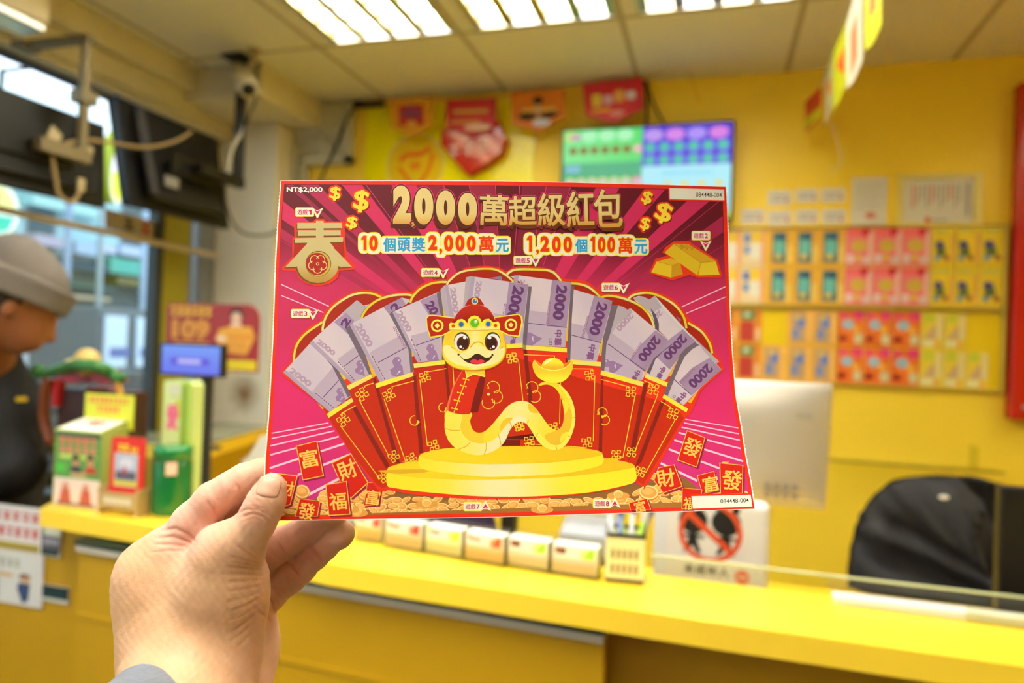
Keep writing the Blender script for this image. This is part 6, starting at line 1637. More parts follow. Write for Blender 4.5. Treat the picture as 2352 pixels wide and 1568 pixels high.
# ---- notes and papers above the board
def paper(name, label, cat, px0, py0, px1, py1, marks, group=None, frame=False, yoff=0):
    x0, x1, z0, z1 = wall_rect(px0, py0, px1, py1)
    t = thing(name, label, cat, ((x0+x1)/2, YW, (z0+z1)/2), group)
    MB().box((x0, YW-.003-yoff, z0), (x1, YW-.0005-yoff, z1)).build('sheet', mat('paper_sheet', '#e2dccf', rough=.7), parent=t)
    A2 = Art(); marks(A2); A2.build('writing', plane_map((x0, YW-.0032-yoff, z1), (x1-x0, 0, 0), (0, 0, -(z1-z0)), 100, 60), PRINT, parent=t, eps=6e-5)
    if frame:
        MB().box((x0-.02, YW-.012, z0-.02), (x0-.001, YW-.0005, z1+.02)).box((x1+.001, YW-.012, z0-.02), (x1+.03, YW-.0005, z1+.02)).box((x0-.001, YW-.012, z1+.001), (x1+.001, YW-.0005, z1+.02)).box((x0-.001, YW-.012, z0-.02), (x1+.001, YW-.0005, z0-.001)).build('acrylic_frame', mat('pale_acrylic_frame', '#f0dc7c', rough=.2), parent=t)
def small(a): a.rect((196, 184, 170), 14, 18, 86, 26); a.rect((190, 176, 166), 14, 34, 60, 42); a.disc((200, 110, 90), (80, 40), 8, 8)
nt = [((1703, 481), (1756, 514), 'small white note, lowest and leftmost of the seven'), ((1764, 439), (1817, 471), 'small white note, left one of the upper three'), ((1764, 484), (1818, 517), 'small white note, second in the lower line of four'),
      ((1828, 435), (1878, 464), 'small white note, middle one of the upper three'), ((1828, 482), (1878, 514), 'small white note, third in the lower line of four'), ((1887, 433), (1941, 464), 'small white note, right one of the upper three'), ((1888, 481), (1942, 514), 'small white note, last in the lower line of four')]
for a, c, lb in nt: paper('wall_note', lb, 'note', *a, *c, small, 'small notes above the ticket board')
def pa(a):
    for k in range(8): a.rect((206, 200, 190), 12, 8+k*4.4, 88-(k % 3)*8, 9.8+k*4.4)
    a.disc((214, 120, 90), (55, 48), 16, 4)
paper('notice', 'portrait white notice with a red stamp taped above the ticket board', 'notice', 1957, 409, 2035, 516, pa)
def pb(a):
    for k in range(11): a.rect((180, 170, 164) if k % 4 else (214, 120, 100), 14+k*6.6, 8, 17+k*6.6, 40-(k % 3)*6)
    a.rect((150, 140, 140), 90, 6, 94, 52); a.disc((216, 50, 60), (37, 57), 4, 5); a.rect((150, 146, 140), 42, 56, 66, 58)
paper('certificate', 'wide white certificate with a red seal in a pale acrylic frame', 'certificate', 2073, 413, 2233, 510, pb, frame=True)
# ---- acrylic shelf low on the wall
sx0, sx1 = .445, 1.035; zs = CAMZ-.392
t = thing('wall_shelf', 'clear acrylic wall shelf below the ticket board', 'shelf', ((sx0+sx1)/2, YW-.05, zs))
MB().box((sx0, YW-.09, zs-.004), (sx1, YW-.001, zs)).box((sx1-.09, YW-.088, zs+.0005), (sx1-.085, YW-.002, zs+.085)).build('shelf_plate', M_ACRY, parent=t)
MB().box((sx0, YW-.093, zs-.006), (sx1, YW-.0905, zs+.002)).build('shelf_edge', mat('tinted_shelf_edge', '#a88f2c', rough=.3), parent=t)
# ---- red panel on the right
x0 = 1.058
t = thing('red_panel', 'tall red metal panel with round screws at the right end of the wall', 'panel', (x0+.3, YW, CAMZ+.4))
MB().box((x0, YW-.06, CAMZ-.20), (x0+.62, YW-.0005, CAMZ+1.045)).build('panel_sheet', mat('red_enamel', '#c81a0e', rough=.25, spec=.5, coat=.3), parent=t, bevel=.006, segs=3)
for zz in (CAMZ-.155, CAMZ+.99):
    MB().lathe([(.010, 0), (.010, .006), (.006, .009)], c=(x0+.045, YW-.0605, zz), n=20, axis='Y').build('screw', M_ALU, parent=t, smooth=True)
# ================================================================== left side: televisions, camera, counter goods, customer
# ---- televisions on ceiling poles along the window, seen from behind
def back_tv(y0, y1, z0, z1, X, pole_y, label, lean=.03):
    t = thing('hanging_television', label, 'television', (X, (y0+y1)/2, ZC), 'televisions hung along the shop window')
    V = []
    xb_ = X-lean*.4; xt_ = X-lean
    s = MB(); s.prism([(X, y0, z0), (X, y1, z0), (xt_, y1, z1), (xt_, y0, z1)], (-.035, 0, 0)); s.build('tv_shell', M_BLACK, parent=t, bevel=.006)
    yc = (y0+y1)/2
    MB().prism([(X+.001, y0+.08, z0+.04), (X+.001, y1-.06, z0+.04), (xb_+.001, y1-.06, z0+(z1-z0)*.5), (xb_+.001, y0+.08, z0+(z1-z0)*.5)], (.028, 0, 0)).build('rear_housing', mat('charcoal_shell', '#151516', rough=.45), parent=t, bevel=.008)
    o = MB()
    o.prism([(X+.031, y0+.05, z0+.05), (X+.031, y0+.085, z0+.05), (xt_+.035, y0+.085, z1-.02), (xt_+.035, y0+.05, z1-.02)], (.012, 0, 0))
    o.build('mount_bar', mat('grey_steel', '#57565a', rough=.4, metal=.6), parent=t)
    MB().box((X+.031, yc-.12, (z0+z1)/2-.05), (X+.042, yc+.12, (z0+z1)/2+.03)).build('mount_plate', M_BLACK, parent=t)
    p = MB(); zt_ = ZC-.005 if pole_y > 2.3 else CAMZ+.94
    p.tube([(X+.07, pole_y, zt_), (X+.07, pole_y, (z0+z1)/2)], .022 if pole_y > 2.3 else .016, 16)
    if pole_y > 2.3: p.box((X+.02, pole_y-.07, ZC-.012), (X+.12, pole_y+.07, ZC-.001))
    else: p.box((XL+.105, pole_y-.018, CAMZ+.935), (X+.09, pole_y+.018, CAMZ+.955)).box((XL+.046, pole_y-.03, CAMZ+.93), (XL+.105, pole_y+.03, CAMZ+.95)).box((X+.045, pole_y-.03, z1+.02), (X+.095, pole_y+.03, z1+.06))
    p.box((X+.0555, min(yc, pole_y)-.02, (z0+z1)/2-.03), (X+.09, max(yc, pole_y)+.02, (z0+z1)/2+.01))
    p.build('ceiling_pole', M_BLACK if pole_y > 2.3 else mat('worn_steel_pole', '#8a7e62', rough=.5, metal=.4), parent=t)
    MB().box((X+.0305, y0+.12, z0+.09), (X+.034, y0+.19, z0+.13)).build('sticker', mat('grey_sticker', '#8a8784', rough=.5), parent=t)
    return t
tv1 = back_tv(1.33, 1.915, CAMZ+.435, CAMZ+.715, -2.04, 1.76, 'black television hung near the left edge, seen from behind with white cables', lean=.015)
tv2 = back_tv(1.99, 2.51, CAMZ+.465, CAMZ+.85, -2.0, 2.47, 'black television hung beside the security camera, seen from behind', lean=.085)
def X_(px, py, X=-1.98): return atX(px, py, X)
o = MB().tube(catmull([X_(118, 345), X_(126, 400), X_(138, 450), X_(170, 462), X_(190, 420)], 5), .007, 8).tube(catmull([X_(125, 345), X_(150, 330), X_(215, 322), X_(330, 338), X_(400, 325), X_(440, 302)], 5), .006, 8).build('cable', mat('beige_cable', '#a98f62', rough=.5), loc=X_(125, 345), smooth=True)
tag(o, 'beige cables looping behind the two hanging televisions', 'cable')
o = MB().obox(X_(125, 312), (.004, 0, 0), (0, .018, -.012), (0, .008, .020)).build('power_plug', mat('ivory_plug', '#c4b48e', rough=.4), loc=X_(125, 312), bevel=.003)
tag(o, 'ivory power plug behind the leftmost television, upper left one of three', 'plug', 'plugs behind the leftmost television')
for (px_, py_), hh, lb in (((196, 343), ((.006, 0, 0), (0, .026, 0), (0, 0, .014)), 'wide ivory connector beside the pole of the leftmost television'), ((186, 425), ((.006, 0, 0), (0, .012, 0), (0, 0, .022)), 'upright ivory plug low behind the leftmost television')):
    o = MB().obox(X_(px_, py_), *hh).build('power_plug', mat('ivory_plug', '#c4b48e', rough=.4), loc=X_(px_, py_), bevel=.003); tag(o, lb, 'plug', 'plugs behind the leftmost television')
o = MB().tube(catmull([atX(540, 340, -2.0), atX(522, 380, -2.0), atX(516, 440, -2.0), atX(530, 500, -2.0), atX(560, 535, -2.0), atX(610, 540, -2.0), atX(650, 525, -2.02)], 5), .006, 8).build('wall_cable', mat('grey_cable', '#7c7866', rough=.5), loc=atX(530, 500, -2.0), smooth=True)
tag(o, 'grey cable looping from the television across the pier to the ticket edge', 'cable')

# ---- security camera
cp = atY(560, 185, 2.38); ct = Vector((cp.x+.03, 2.40, ZC-.001))
t = thing('security_camera', 'white bullet security camera hanging from the ceiling by the black pole', 'security camera', ct)
dirv = Vector(.42*CR-.58*CU-.52*CF).normalized(); cc = cp
a = cc-dirv*.085; b_ = cc+dirv*.075
MB().tube([a-dirv*.004, a, cc, b_, b_+dirv*.004], [.030, .040, .044, .042, .036], 24).build('camera_body', mat('ivory_camera_shell', '#c9bfa6', rough=.35), parent=t, smooth=True)
MB().tube([b_+dirv*.0045, b_+dirv*.010], [.026, .024], 20).build('lens', M_BLACK, parent=t, smooth=True)
MB().tube([ct, Vector((ct.x, ct.y, cc.z+.085)), cc+Vector((.01, 0, .045))], [.014, .014, .010], 14).tube([ct-Vector((0, 0, .006)), ct], .03, 18).build('ceiling_mount', mat('cream_mount', '#bba988', rough=.4), parent=t, smooth=True)
MB().tube(catmull([a, a+Vector((.03, .02, -.06)), cc+Vector((.06, 0, -.07)), cc+Vector((.03, 0, -.15)), cc+Vector((-.01, .02, -.22))], 5), .005, 8).build('camera_cable', M_DARK, parent=t, smooth=True)
o = MB().tube(catmull([atY(566, 290, 2.42), atY(548, 315, 2.42), atY(532, 345, 2.42), atY(522, 400, 2.43), atY(532, 445, 2.44)], 5), .008, 8).build('white_cable', M_WPL, loc=atY(532, 345, 2.42), smooth=True)
tag(o, 'white cable hanging below the security camera beside the pier', 'cable')
# ---- lit wall unit at the top left
t = thing('air_curtain', 'cream wall unit with a bright grille at the top left corner', 'air unit', (-2.1, 1.5, CAMZ+.9))
MB().box((-2.19, .6, CAMZ+.91), (-1.93, 1.60, ZC-.001)).build('unit_case', M_CREAM, parent=t, bevel=.01)
MB().box((-2.03, .62, CAMZ+.885), (-1.935, 1.59, CAMZ+.909)).build('grille', M_ALU, parent=t, bevel=.004)

# ---- low partition at the left end with posters
XPa, XPb = -2.28, -1.385
ZP = CAMZ-.412
part = thing('side_partition', 'yellow partition panel closing the left end of the counter', 'partition', (-1.8, 1.28, 0))
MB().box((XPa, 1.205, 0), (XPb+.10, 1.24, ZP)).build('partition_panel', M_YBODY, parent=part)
def flat_sign(name, label, cat, px0, py0, px1, py1, Y, units, fn, back='#dcdad4', group=None, thick=.003, mat_=None):
    a = atY(px0, py0, Y); c = atY(px1, py1, Y)
    t = thing(name, label, cat, ((a.x+c.x)/2, Y, c.z), group)
    MB().box((a.x, Y, c.z), (c.x, Y+thick, a.z)).build('backing_sheet', mat('sheet_'+name, back, rough=.5), parent=t)
    A2 = Art(); fn(A2); A2.build('printed_face', plane_map((a.x, Y-.0004, a.z), (c.x-a.x, 0, 0), (0, 0, -(a.z-c.z)), *units), mat_ or PRINT, parent=t, eps=6e-5)
    return t
def rnd_text(a, x0, y0, x1, y1, n, c, seed=1):
    rr = random.Random(seed); w = (x1-x0)/n
    for k in range(n):
        a.rect(c, x0+k*w+w*.12, y0, x0+(k+.85)*w, y0+(y1-y0)*.24); a.rect(c, x0+k*w+w*rr.uniform(.2, .5), y0, x0+k*w+w*rr.uniform(.55, .7), y1); a.rect(c, x0+k*w+w*.15, y0+(y1-y0)*rr.uniform(.5, .7), x0+(k+.85)*w, y0+(y1-y0)*.82)
def lp(a):
    a.rect((216, 208, 206), 0, 0, 100, 240); rnd_text(a, 2, 14, 94, 36, 7, (190, 60, 56), 2); rnd_text(a, 0, 52, 94, 74, 8, (196, 50, 46), 3)
    a.rect((176, 160, 60), 0, 88, 94, 108); a.rect((150, 120, 50), 0, 96, 94, 104); a.rect((206, 204, 200), 0, 110, 96, 240); rnd_text(a, 20, 130, 70, 150, 5, (150, 150, 130), 5)
    a.disc((120, 80, 50), (76, 170), 8, 8); a.disc((200, 160, 120), (78, 180), 6, 8); a.fill((50, 70, 110), [(68, 184), (84, 186), (82, 225), (74, 235), (66, 200)]); a.rect((200, 150, 60), 24, 166, 60, 174, 4); a.rect((170, 110, 100), 30, 180, 40, 224); a.disc((190, 60, 50), (0, 194), 14, 20)
flat_sign('poster', 'white notice with red writing and a small figure, on the left yellow partition', 'poster', -60, 1150, 95, 1398, 1.2005, (100, 240), lp)
def pp(a): a.rect((206, 208, 190), 0, 0, 100, 170); a.rect((90, 88, 96), 0, 50, 100, 150); a.rect((150, 148, 160), 10, 70, 90, 100); a.rect((40, 60, 50), 0, 130, 90, 165)
flat_sign('photo_card', 'small photo card beside the white notice on the partition', 'card', 97, 1207, 138, 1281, 1.2005, (100, 170), pp)
def tp_(a): a.rect((10, 46, 50), 0, 0, 100, 78); a.rect((190, 190, 180), 0, 78, 100, 96)
flat_sign('plaque', 'dark teal plaque below the photo card', 'plaque', 98, 1341, 156, 1388, 1.2005, (100, 100), tp_)

# ---- donation box
ZT_ = ZT
def up_box(px0, px1, py_base, Yc):
    a = atZ(px0, py_base, ZT); c = atZ(px1, py_base, ZT); return a, c
a, c = atZ(100, 1163, ZT), atZ(232, 1172, ZT)
a = Vector((a.x+.002, 1.165, ZT)); wd_ = .125
t = thing('donation_box', 'green and clear donation box with red lettering and photos of two children', 'donation box', (a.x+wd_/2, a.y+.05, ZT))
hB = atY(120, 985, a.y).z-ZT
o = MB(); o.prism([(a.x, a.y, ZT), (a.x, a.y, ZT+hB), (a.x, a.y+.065, ZT+hB+.018), (a.x, a.y+.065, ZT)], (wd_, 0, 0)); o.build('box_shell', mat('olive_acrylic', '#aab45a', rough=.25, alpha=1), parent=t, bevel=.002)
def db(A2):
    A2.rect((96, 150, 70), 0, 0, 100, 128); A2.rect((60, 90, 60), 0, 0, 100, 12); rnd_text(A2, 8, 12, 92, 28, 5, (236, 100, 96), 1); rnd_text(A2, 8, 34, 92, 50, 5, (240, 120, 110), 2); A2.rect((190, 214, 100), 10, 52, 90, 62, 4)
    A2.disc((50, 40, 36), (46, 60), 9, 8); A2.disc((190, 140, 100), (47, 72), 8, 9); A2.fill((40, 44, 70), [(34, 90), (40, 78), (56, 78), (60, 92)]); A2.disc((60, 44, 36), (78, 58), 9, 8); A2.disc((196, 140, 100), (78, 70), 8, 10); A2.fill((196, 50, 46), [(66, 92), (70, 78), (88, 78), (94, 92)])
    A2.rect((80, 190, 60), 4, 74, 24, 92, 4); A2.rect((200, 160, 110), 36, 92, 70, 102, 3); A2.rect((236, 214, 200), 0, 106, 100, 170)
    for x in (26, 70): A2.fill((196, 92, 66), [(x-14, 166), (x-8, 130), (x, 118), (x+9, 132), (x+14, 166)]); A2.disc((214, 140, 110), (x, 124), 7, 8)
    A2.rect((120, 70, 50), 8, 162, 92, 168)
A2 = Art(); db(A2); A2.build('front_picture', plane_map((a.x+.001, a.y-.0006, ZT+hB-.002), (wd_-.002, 0, 0), (0, 0, -(hB-.004)), 100, 170), PRINT, parent=t, eps=6e-5)
A2 = Art(); A2.rect((238, 232, 226), 0, 0, 100, 60); A2.fill((240, 110, 96), heart(50, 22, 20)); rnd_text(A2, 14, 26, 40, 42, 2, (244, 150, 140)); rnd_text(A2, 60, 26, 90, 42, 2, (244, 150, 140))
A2.build('lid_notice', plane_map((a.x+.006, a.y+.066, ZT+hB+.0195), (wd_-.012, 0, 0), (-.004, -.062, -.0175), 100, 60), PRINT, parent=t, eps=6e-5)
o = MB().box((a.x+.004, a.y+.066, ZT+hB+.0), (a.x+wd_+.012, a.y+.069, ZT+hB+.075)); o.build('header_card', mat('lime_card', '#d8de38', rough=.5), parent=t)
A2 = Art(); rnd_text(A2, 8, 10, 92, 28, 9, (230, 70, 80), 4); rnd_text(A2, 26, 36, 74, 54, 5, (230, 70, 80), 5)
A2.build('header_lettering', plane_map((a.x+.004, a.y+.0655, ZT+hB+.075), (wd_+.008, 0, 0), (0, 0, -.06), 100, 80), PRINT, parent=t, eps=6e-5)

# ---- wooden photo stand
a2, c2 = atZ(226, 1176, ZT), atZ(345, 1186, ZT); yS = a2.y-.008
xs0, xs1 = a2.x+.004, a2.x+.105
t = thing('photo_stand', 'wooden stand holding a red card with a landscape picture', 'photo stand', ((xs0+xs1)/2, yS, ZT))
M_WD = mat('pale_wood', '#b89a62', rough=.55, var=.1, vscale=30)
o = MB(); o.box((xs0, yS, ZT), (xs0+.006, yS+.045, ZT+.055)); o.box((xs1-.006, yS, ZT), (xs1, yS+.045, ZT+.055)); o.box((xs0+.006, yS, ZT+.014), (xs1-.006, yS+.006, ZT+.046)); o.box((xs0+.006, yS+.03, ZT+.006), (xs1-.006, yS+.044, ZT+.012))
o.build('wooden_base', M_WD, parent=t, bevel=.0008)
A2 = Art()
for k in range(5): A2.rect((226, 218, 190), 8+k*18, 8, 22+k*18, 26, 3)
A2.build('base_lettering', plane_map((xs0+.012, yS-.0005, ZT+.042), (xs1-xs0-.024, 0, 0), (0, 0, -.024), 100, 34), PRINT, parent=t, eps=6e-5)
hc = atY(300, 1003, yS+.02).z
o = MB(); rr = .008
pts = [(xs0+.012, ZT+.013), (xs1-.003, ZT+.013), (xs1-.001, hc-rr), (xs1-.004, hc-.002), (xs1-.001-rr, hc), (xs0+.024, hc), (xs0+.018, hc-.003), (xs0+.016, hc-rr)]
o.prism([(x, yS+.0145, z) for x, z in pts], (0, .004, 0)); o.build('red_card', mat('red_card', '#dd2a1c', rough=.4), parent=t)
A2 = Art(); rnd_text(A2, 22, 14, 56, 30, 2, (244, 226, 50), 2); rnd_text(A2, 60, 20, 84, 31, 2, (244, 226, 50), 3)
A2.rect((206, 206, 190), 14, 34, 84, 108); A2.rect((180, 184, 210), 18, 38, 80, 74); A2.disc((214, 214, 226), (50, 56), 22, 12); A2.rect((92, 90, 110), 18, 74, 80, 94); A2.fill((180, 60, 60), [(36, 80), (46, 60), (54, 80)]); A2.rect((214, 200, 40), 14, 96, 84, 106)
A2.build('picture', plane_map((xs0+.014, yS+.014, hc-.002), (xs1-xs0-.016, 0, 0), (0, 0, -(hc-ZT-.048)), 100, 120), PRINT, parent=t, eps=6e-5)

# ---- green jar
jc = atZ(393, 1190, ZT); r_ = .5*(atZ(441, 1185, ZT)-atZ(346, 1185, ZT)).length; jc = Vector((atY(393, 1180, jc.y+r_*.9).x, jc.y+r_*.9, ZT)); hj = atY(392, 1022, jc.y).z-ZT
t = thing('green_jar', 'translucent green screw-lid jar on the counter ledge', 'jar', jc)
M_JAR = mat('green_plastic', '#0b6b33', rough=.18, spec=.55, var=.08, coat=.3)
prof = [(r_*.92, 0), (r_*.98, .006), (r_, .012), (r_, hj*.68), (r_*.985, hj*.70), (r_*.985, hj*.72), (r_, hj*.735), (r_, hj*.76), (r_*.9, hj*.79), (r_*.9, hj*.80)]
MB().lathe(prof, c=jc, n=40).build('jar_body', M_JAR, parent=t, smooth=True)
MB().lathe([(r_*.93, hj*.802), (r_*.97, hj*.805), (r_*.97, hj*.955), (r_*.93, hj*.99), (r_*.8, hj), (r_*.1, hj*.985)], c=jc, n=40).build('jar_lid', mat('green_lid', '#117a3c', rough=.2, coat=.3), parent=t, smooth=True)
sp = jc+Vector((r_*.62, -r_*.80, hj*.70))
MB().obox(sp, Vector((.0085, .0065, 0)), Vector((-.0004, .0005, 0)), (0, 0, .013)).build('jar_label', mat('white_red_label', '#ecc9b8', rough=.5), parent=t)

# ---- tall green charity box with a pink character
yL = 1.262; la = atY(366, 1150, yL); lc = atY(432, 1150, yL); lz = atY(410, 874, yL).z
xa, xb = la.x, lc.x
t = thing('charity_box', 'tall slim pale green box with a pink character, behind the green jar', 'charity box', ((xa+xb)/2, yL+.02, ZT))
o = MB(); o.prism([(xa, yL, ZT), (xb, yL, ZT), (xb, yL, lz-.01), (xb-.008, yL, lz), (xa+.006, yL, lz), (xa, yL, lz-.008)], (0, .035, 0)); o.build('box_shell', mat('pale_green_acrylic', '#b9cf86', rough=.3), parent=t, bevel=.001)
A2 = Art(); A2.rect((206, 222, 150), 2, 2, 60, 300); A2.rect((170, 200, 70), 62, 2, 98, 300); A2.rect((120, 150, 60), 68, 10, 82, 290); A2.rect((206, 206, 190), 20, 12, 60, 30, 3); A2.rect((180, 180, 170), 22, 36, 60, 40); A2.rect((190, 206, 60), 44, 46, 64, 90)
A2.text('愛', (16, 58, 56, 118), (226, 100, 140), bold=.04); rnd_text(A2, 22, 150, 52, 160, 3, (190, 170, 170)); A2.rect((190, 204, 180), 24, 168, 52, 196, 2)
A2.build('front_print', plane_map((xa, yL-.0005, lz), (xb-xa, 0, 0), (0, 0, -(lz-ZT)), 100, 300), PRINT, parent=t, eps=6e-5)

# ---- left work desk under the customer display, and the yellow-edged counter in the corner
ld = thing('side_desk', 'low grey-topped desk behind the left end of the service counter', 'desk', (-1.45, 1.7, 0))
MB().box((-1.62, 1.335, ZD-.03), (-1.003, 2.05, ZD)).build('desktop', mat('grey_laminate', '#8d8f86', rough=.3), parent=ld, bevel=.002)
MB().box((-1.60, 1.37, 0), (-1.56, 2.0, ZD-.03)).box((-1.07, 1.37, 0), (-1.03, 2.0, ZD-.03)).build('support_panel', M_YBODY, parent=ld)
cc_ = thing('corner_counter', 'yellow-edged counter with a glass top in the far left corner', 'counter', (-2.1, 2.5, 0))
ZL = CAMZ-.41
pa_, pb_ = atZ(455, 1025, ZL), atZ(611, 981, ZL)
poly = [(pa_.x, pa_.y), (pb_.x, pb_.y), (-1.99, 2.84), (XL+.03, 2.84), (XL+.03, pa_.y-.02)]
MB().prism([(x, y, ZL-.055) for x, y in poly], (0, 0, .05)).build('counter_slab', M_YLAM, parent=cc_, bevel=.002)
MB().prism([(x, y, ZL-.0045) for x, y in poly], (0, 0, .006)).build('glass_top', mat('pale_glass_top', '#9ea07e', rough=.06, spec=.6), parent=cc_)
MB().prism([(x*.985-.02, y*.99+.02, 0) for x, y in poly], (0, 0, ZL-.055)).build('counter_body', M_YBODY, parent=cc_)
# ---- customer display
yD = 1.47
a, c = atY(368, 786, yD), atY(510, 868, yD)
t = thing('customer_display', 'small black customer display with a bright blue screen', 'display', ((a.x+c.x)/2+.02, yD+.05, ZD))
MB().box((a.x, yD, c.z), (c.x, yD+.02, a.z)).build('display_case', M_BLACK, parent=t, bevel=.003)
A2 = Art(); A2.rect(lambda x, y: lerp((120, 160, 250), (104, 110, 240), y/60), 4, 4, 96, 56); A2.rect((96, 84, 220), 18, 26, 80, 40, 4)
for k in range(5): A2.disc((190, 186, 250), (34+k*7, 33), 5, 5)
A2.build('screen', plane_map((a.x, yD-.0005, a.z), (c.x-a.x, 0, 0), (0, 0, -(a.z-c.z)), 100, 60), EM, parent=t, eps=6e-5)
pxm = atY(474, 900, yD+.03).x
MB().tube([(pxm, yD+.035, ZD+.004), (pxm, yD+.035, c.z+.03)], .014, 16).tube([(pxm, yD+.035, ZD+.0005), (pxm, yD+.035, ZD+.006)], .06, 24).box((pxm-.02, yD+.0205, c.z+.01), (pxm+.02, yD+.05, c.z+.05)).build('pole', mat('dark_pole', '#26282a', rough=.35), parent=t)
# ---- red promotional sign
yR = 2.12
a, c = atY(385, 696, yR), atY(591, 856, yR); wR, hR = c.x-a.x, a.z-c.z
t = thing('promotional_sign', 'red promotional sign with golden 109 and a yellow foot band', 'sign', ((a.x+c.x)/2, yR, CAMZ-.41))
P = [(a.x, c.z), (c.x, c.z), (c.x, a.z-.05), (c.x-.008, a.z-.025), (c.x-.025, a.z-.007), (c.x-.05, a.z), (a.x+.01, a.z), (a.x, a.z-.01)]
MB().prism([(x, yR, z) for x, z in P], (0, .006, 0)).build('sign_board', mat('deep_red_board', '#a82018', rough=.35), parent=t)
A2 = Art(); A2.rect((234, 206, 30), 2, 66, 99, 78); A2.rect((220, 120, 40), 40, 69, 60, 75)
rnd_text(A2, 4, 3, 50, 16, 6, (240, 190, 50), 7); A2.text('109', (6, 19, 48, 44), (226, 150, 60), bold=.07, outl=((1.6, (150, 40, 20)),))
A2.rect((226, 150, 70), 8, 46, 48, 56, 3); A2.disc((40, 26, 24), (76, 12), 7, 8); A2.disc((232, 190, 160), (76, 16), 5.5, 7); A2.rect((236, 210, 190), 70, 22, 82, 30, 3)
A2.fill((238, 170, 60), [(58, 30), (70, 26), (92, 26), (97, 38), (88, 60), (66, 58), (54, 42)]); A2.rect((240, 214, 180), 56, 38, 66, 44, 2); A2.rect((230, 150, 40), 66, 36, 96, 41)
for k in range(5): A2.rect((222, 140, 50), 66, 44+k*3, 88, 45.4+k*3)
A2.build('sign_print', plane_map((a.x, yR-.0005, a.z), (wR, 0, 0), (0, 0, -hR), 100, 80), PRINT, parent=t, eps=6e-5)
xm_ = a.x+wR*.45
MB().tube([(xm_, yR+.02, CAMZ-.41), (xm_, yR+.02, a.z-.08)], .008, 10).tube([(xm_, yR+.02, CAMZ-.4085), (xm_, yR+.02, CAMZ-.402)], .05, 20).build('sign_post', M_DARK, parent=t)
# ---- white card terminal and dark keypad on the side desk
yw = 1.55; a, c = atY(556, 1080, yw), atY(640, 1080, yw); zt_ = atY(600, 1002, yw).z
t = thing('card_terminal', 'white slanted terminal peeking out beside the ticket edge', 'terminal', ((a.x+c.x)/2, yw+.05, ZD))
MB().prism([(a.x, yw, ZD), (c.x, yw, ZD), (c.x, yw, zt_), (a.x+.055, yw, zt_), (a.x+.02, yw, zt_-.05), (a.x, yw, zt_-.065)], (0, .09, 0)).build('terminal_shell', M_WPL, parent=t, bevel=.006, segs=3)
MB().box((a.x+.012, yw-.002, ZD+.01), (c.x-.01, yw-.0005, ZD+.03)).build('front_slot', M_DARK, parent=t)
k0 = atY(452, 1062, 1.72)
o = MB(); o.box((k0.x-.02, 1.66, ZD+.0005), (k0.x+.14, 1.80, ZD+.012))
t = thing('keyboard', 'dark keyboard on the low desk left of the white terminal', 'keyboard', (k0.x+.06, 1.73, ZD)); o.build('key_tray', M_DARK, parent=t, bevel=.003)
o = MB()
for i in range(9):
    for j in range(5): o.box((k0.x-.012+i*.0165, 1.67+j*.025, ZD+.0125), (k0.x+.001+i*.0165, 1.69+j*.025, ZD+.016))
o.build('keys', M_BLACK, parent=t)
# ---- lucky figure with dragon behind the donation box
yG = 1.42
g = lambda x, y, Y=yG: atY(x, y, Y)
t = thing('lucky_figurine', 'ornate lucky figurine with a golden head, green dragon and red roof behind the donation box', 'figurine', (g(175, 1000).x, yG+.03, ZD))
M_GO = mat('gold_paint', '#cfb068', rough=.5, metal=.1, var=.25, vscale=50); M_GR = mat('dragon_green', '#3f7a3c', rough=.4, var=.6, vscale=50); M_RE = mat('lacquer_red', '#b5161a', rough=.3)
hd = g(200, 832)
MB().ball(hd, (.034, .032, .036), 20).ball(g(166, 838), (.022, .020, .018), 12).ball(hd+Vector((0, -.026, -.004)), (.006, .006, .008), 8).ball(hd+Vector((-.029, 0, 0)), (.005, .006, .009), 8).ball(hd+Vector((.029, 0, 0)), (.005, .006, .009), 8).build('golden_head', M_GO, parent=t, smooth=True)
pts = catmull([g(84, 862), g(110, 856), g(140, 848), g(180, 838, yG-.03), g(225, 842, yG-.03), g(255, 856), g(272, 868), g(288, 864)], 5)
MB().tube(pts, [.006+.010*math.sin(math.pi*k/(len(pts)-1))**.5 for k in range(len(pts))], 12).ball(g(88, 852), (.020, .018, .020), 14).ball(g(280, 864), (.013, .012, .010), 12).build('dragon', M_GR, parent=t, smooth=True)
sx, ex = g(120, 900).x, g(270, 900).x
MB().prism([g(130, 870), g(165, 852), g(235, 852), g(258, 876), g(232, 882), g(200, 868), g(168, 880)], (0, .05, 0)).box((sx-.01, yG+.005, g(0, 925).z), (sx+.012, yG+.03, g(0, 862).z)).build('red_roof', M_RE, parent=t, bevel=.002)
MB().lathe([(.045, 0), (.05, .02), (.04, .05), (.042, .12), (.03, g(0, 870).z-ZD-.01)], c=((sx+ex)/2, yG+.05, ZD), n=24, sx=1.2).build('robed_body', mat('robe_red_gold', '#8f2a18', rough=.4, var=.5, vscale=40), parent=t, smooth=True)
MB().tube(catmull([g(118, 1020), g(100, 960), g(104, 900), g(112, 870)], 4), .013, 12).build('column', mat('lacquer_brown', '#7a3a1a', rough=.4, var=.4, vscale=50), parent=t, smooth=True)
MB().tube(catmull([g(262, 1000), g(282, 950), g(276, 900), g(268, 872)], 4), .008, 12).build('column', mat('gilt_column', '#c8902a', rough=.35), parent=t, smooth=True)
MB().box((sx-.005, yG+.02, ZD), (ex+.005, yG+.10, g(0, 885).z)).build('shrine_cabinet', mat('shrine_dark', '#3a1c14', rough=.5, var=.6, vscale=35), parent=t, bevel=.006)
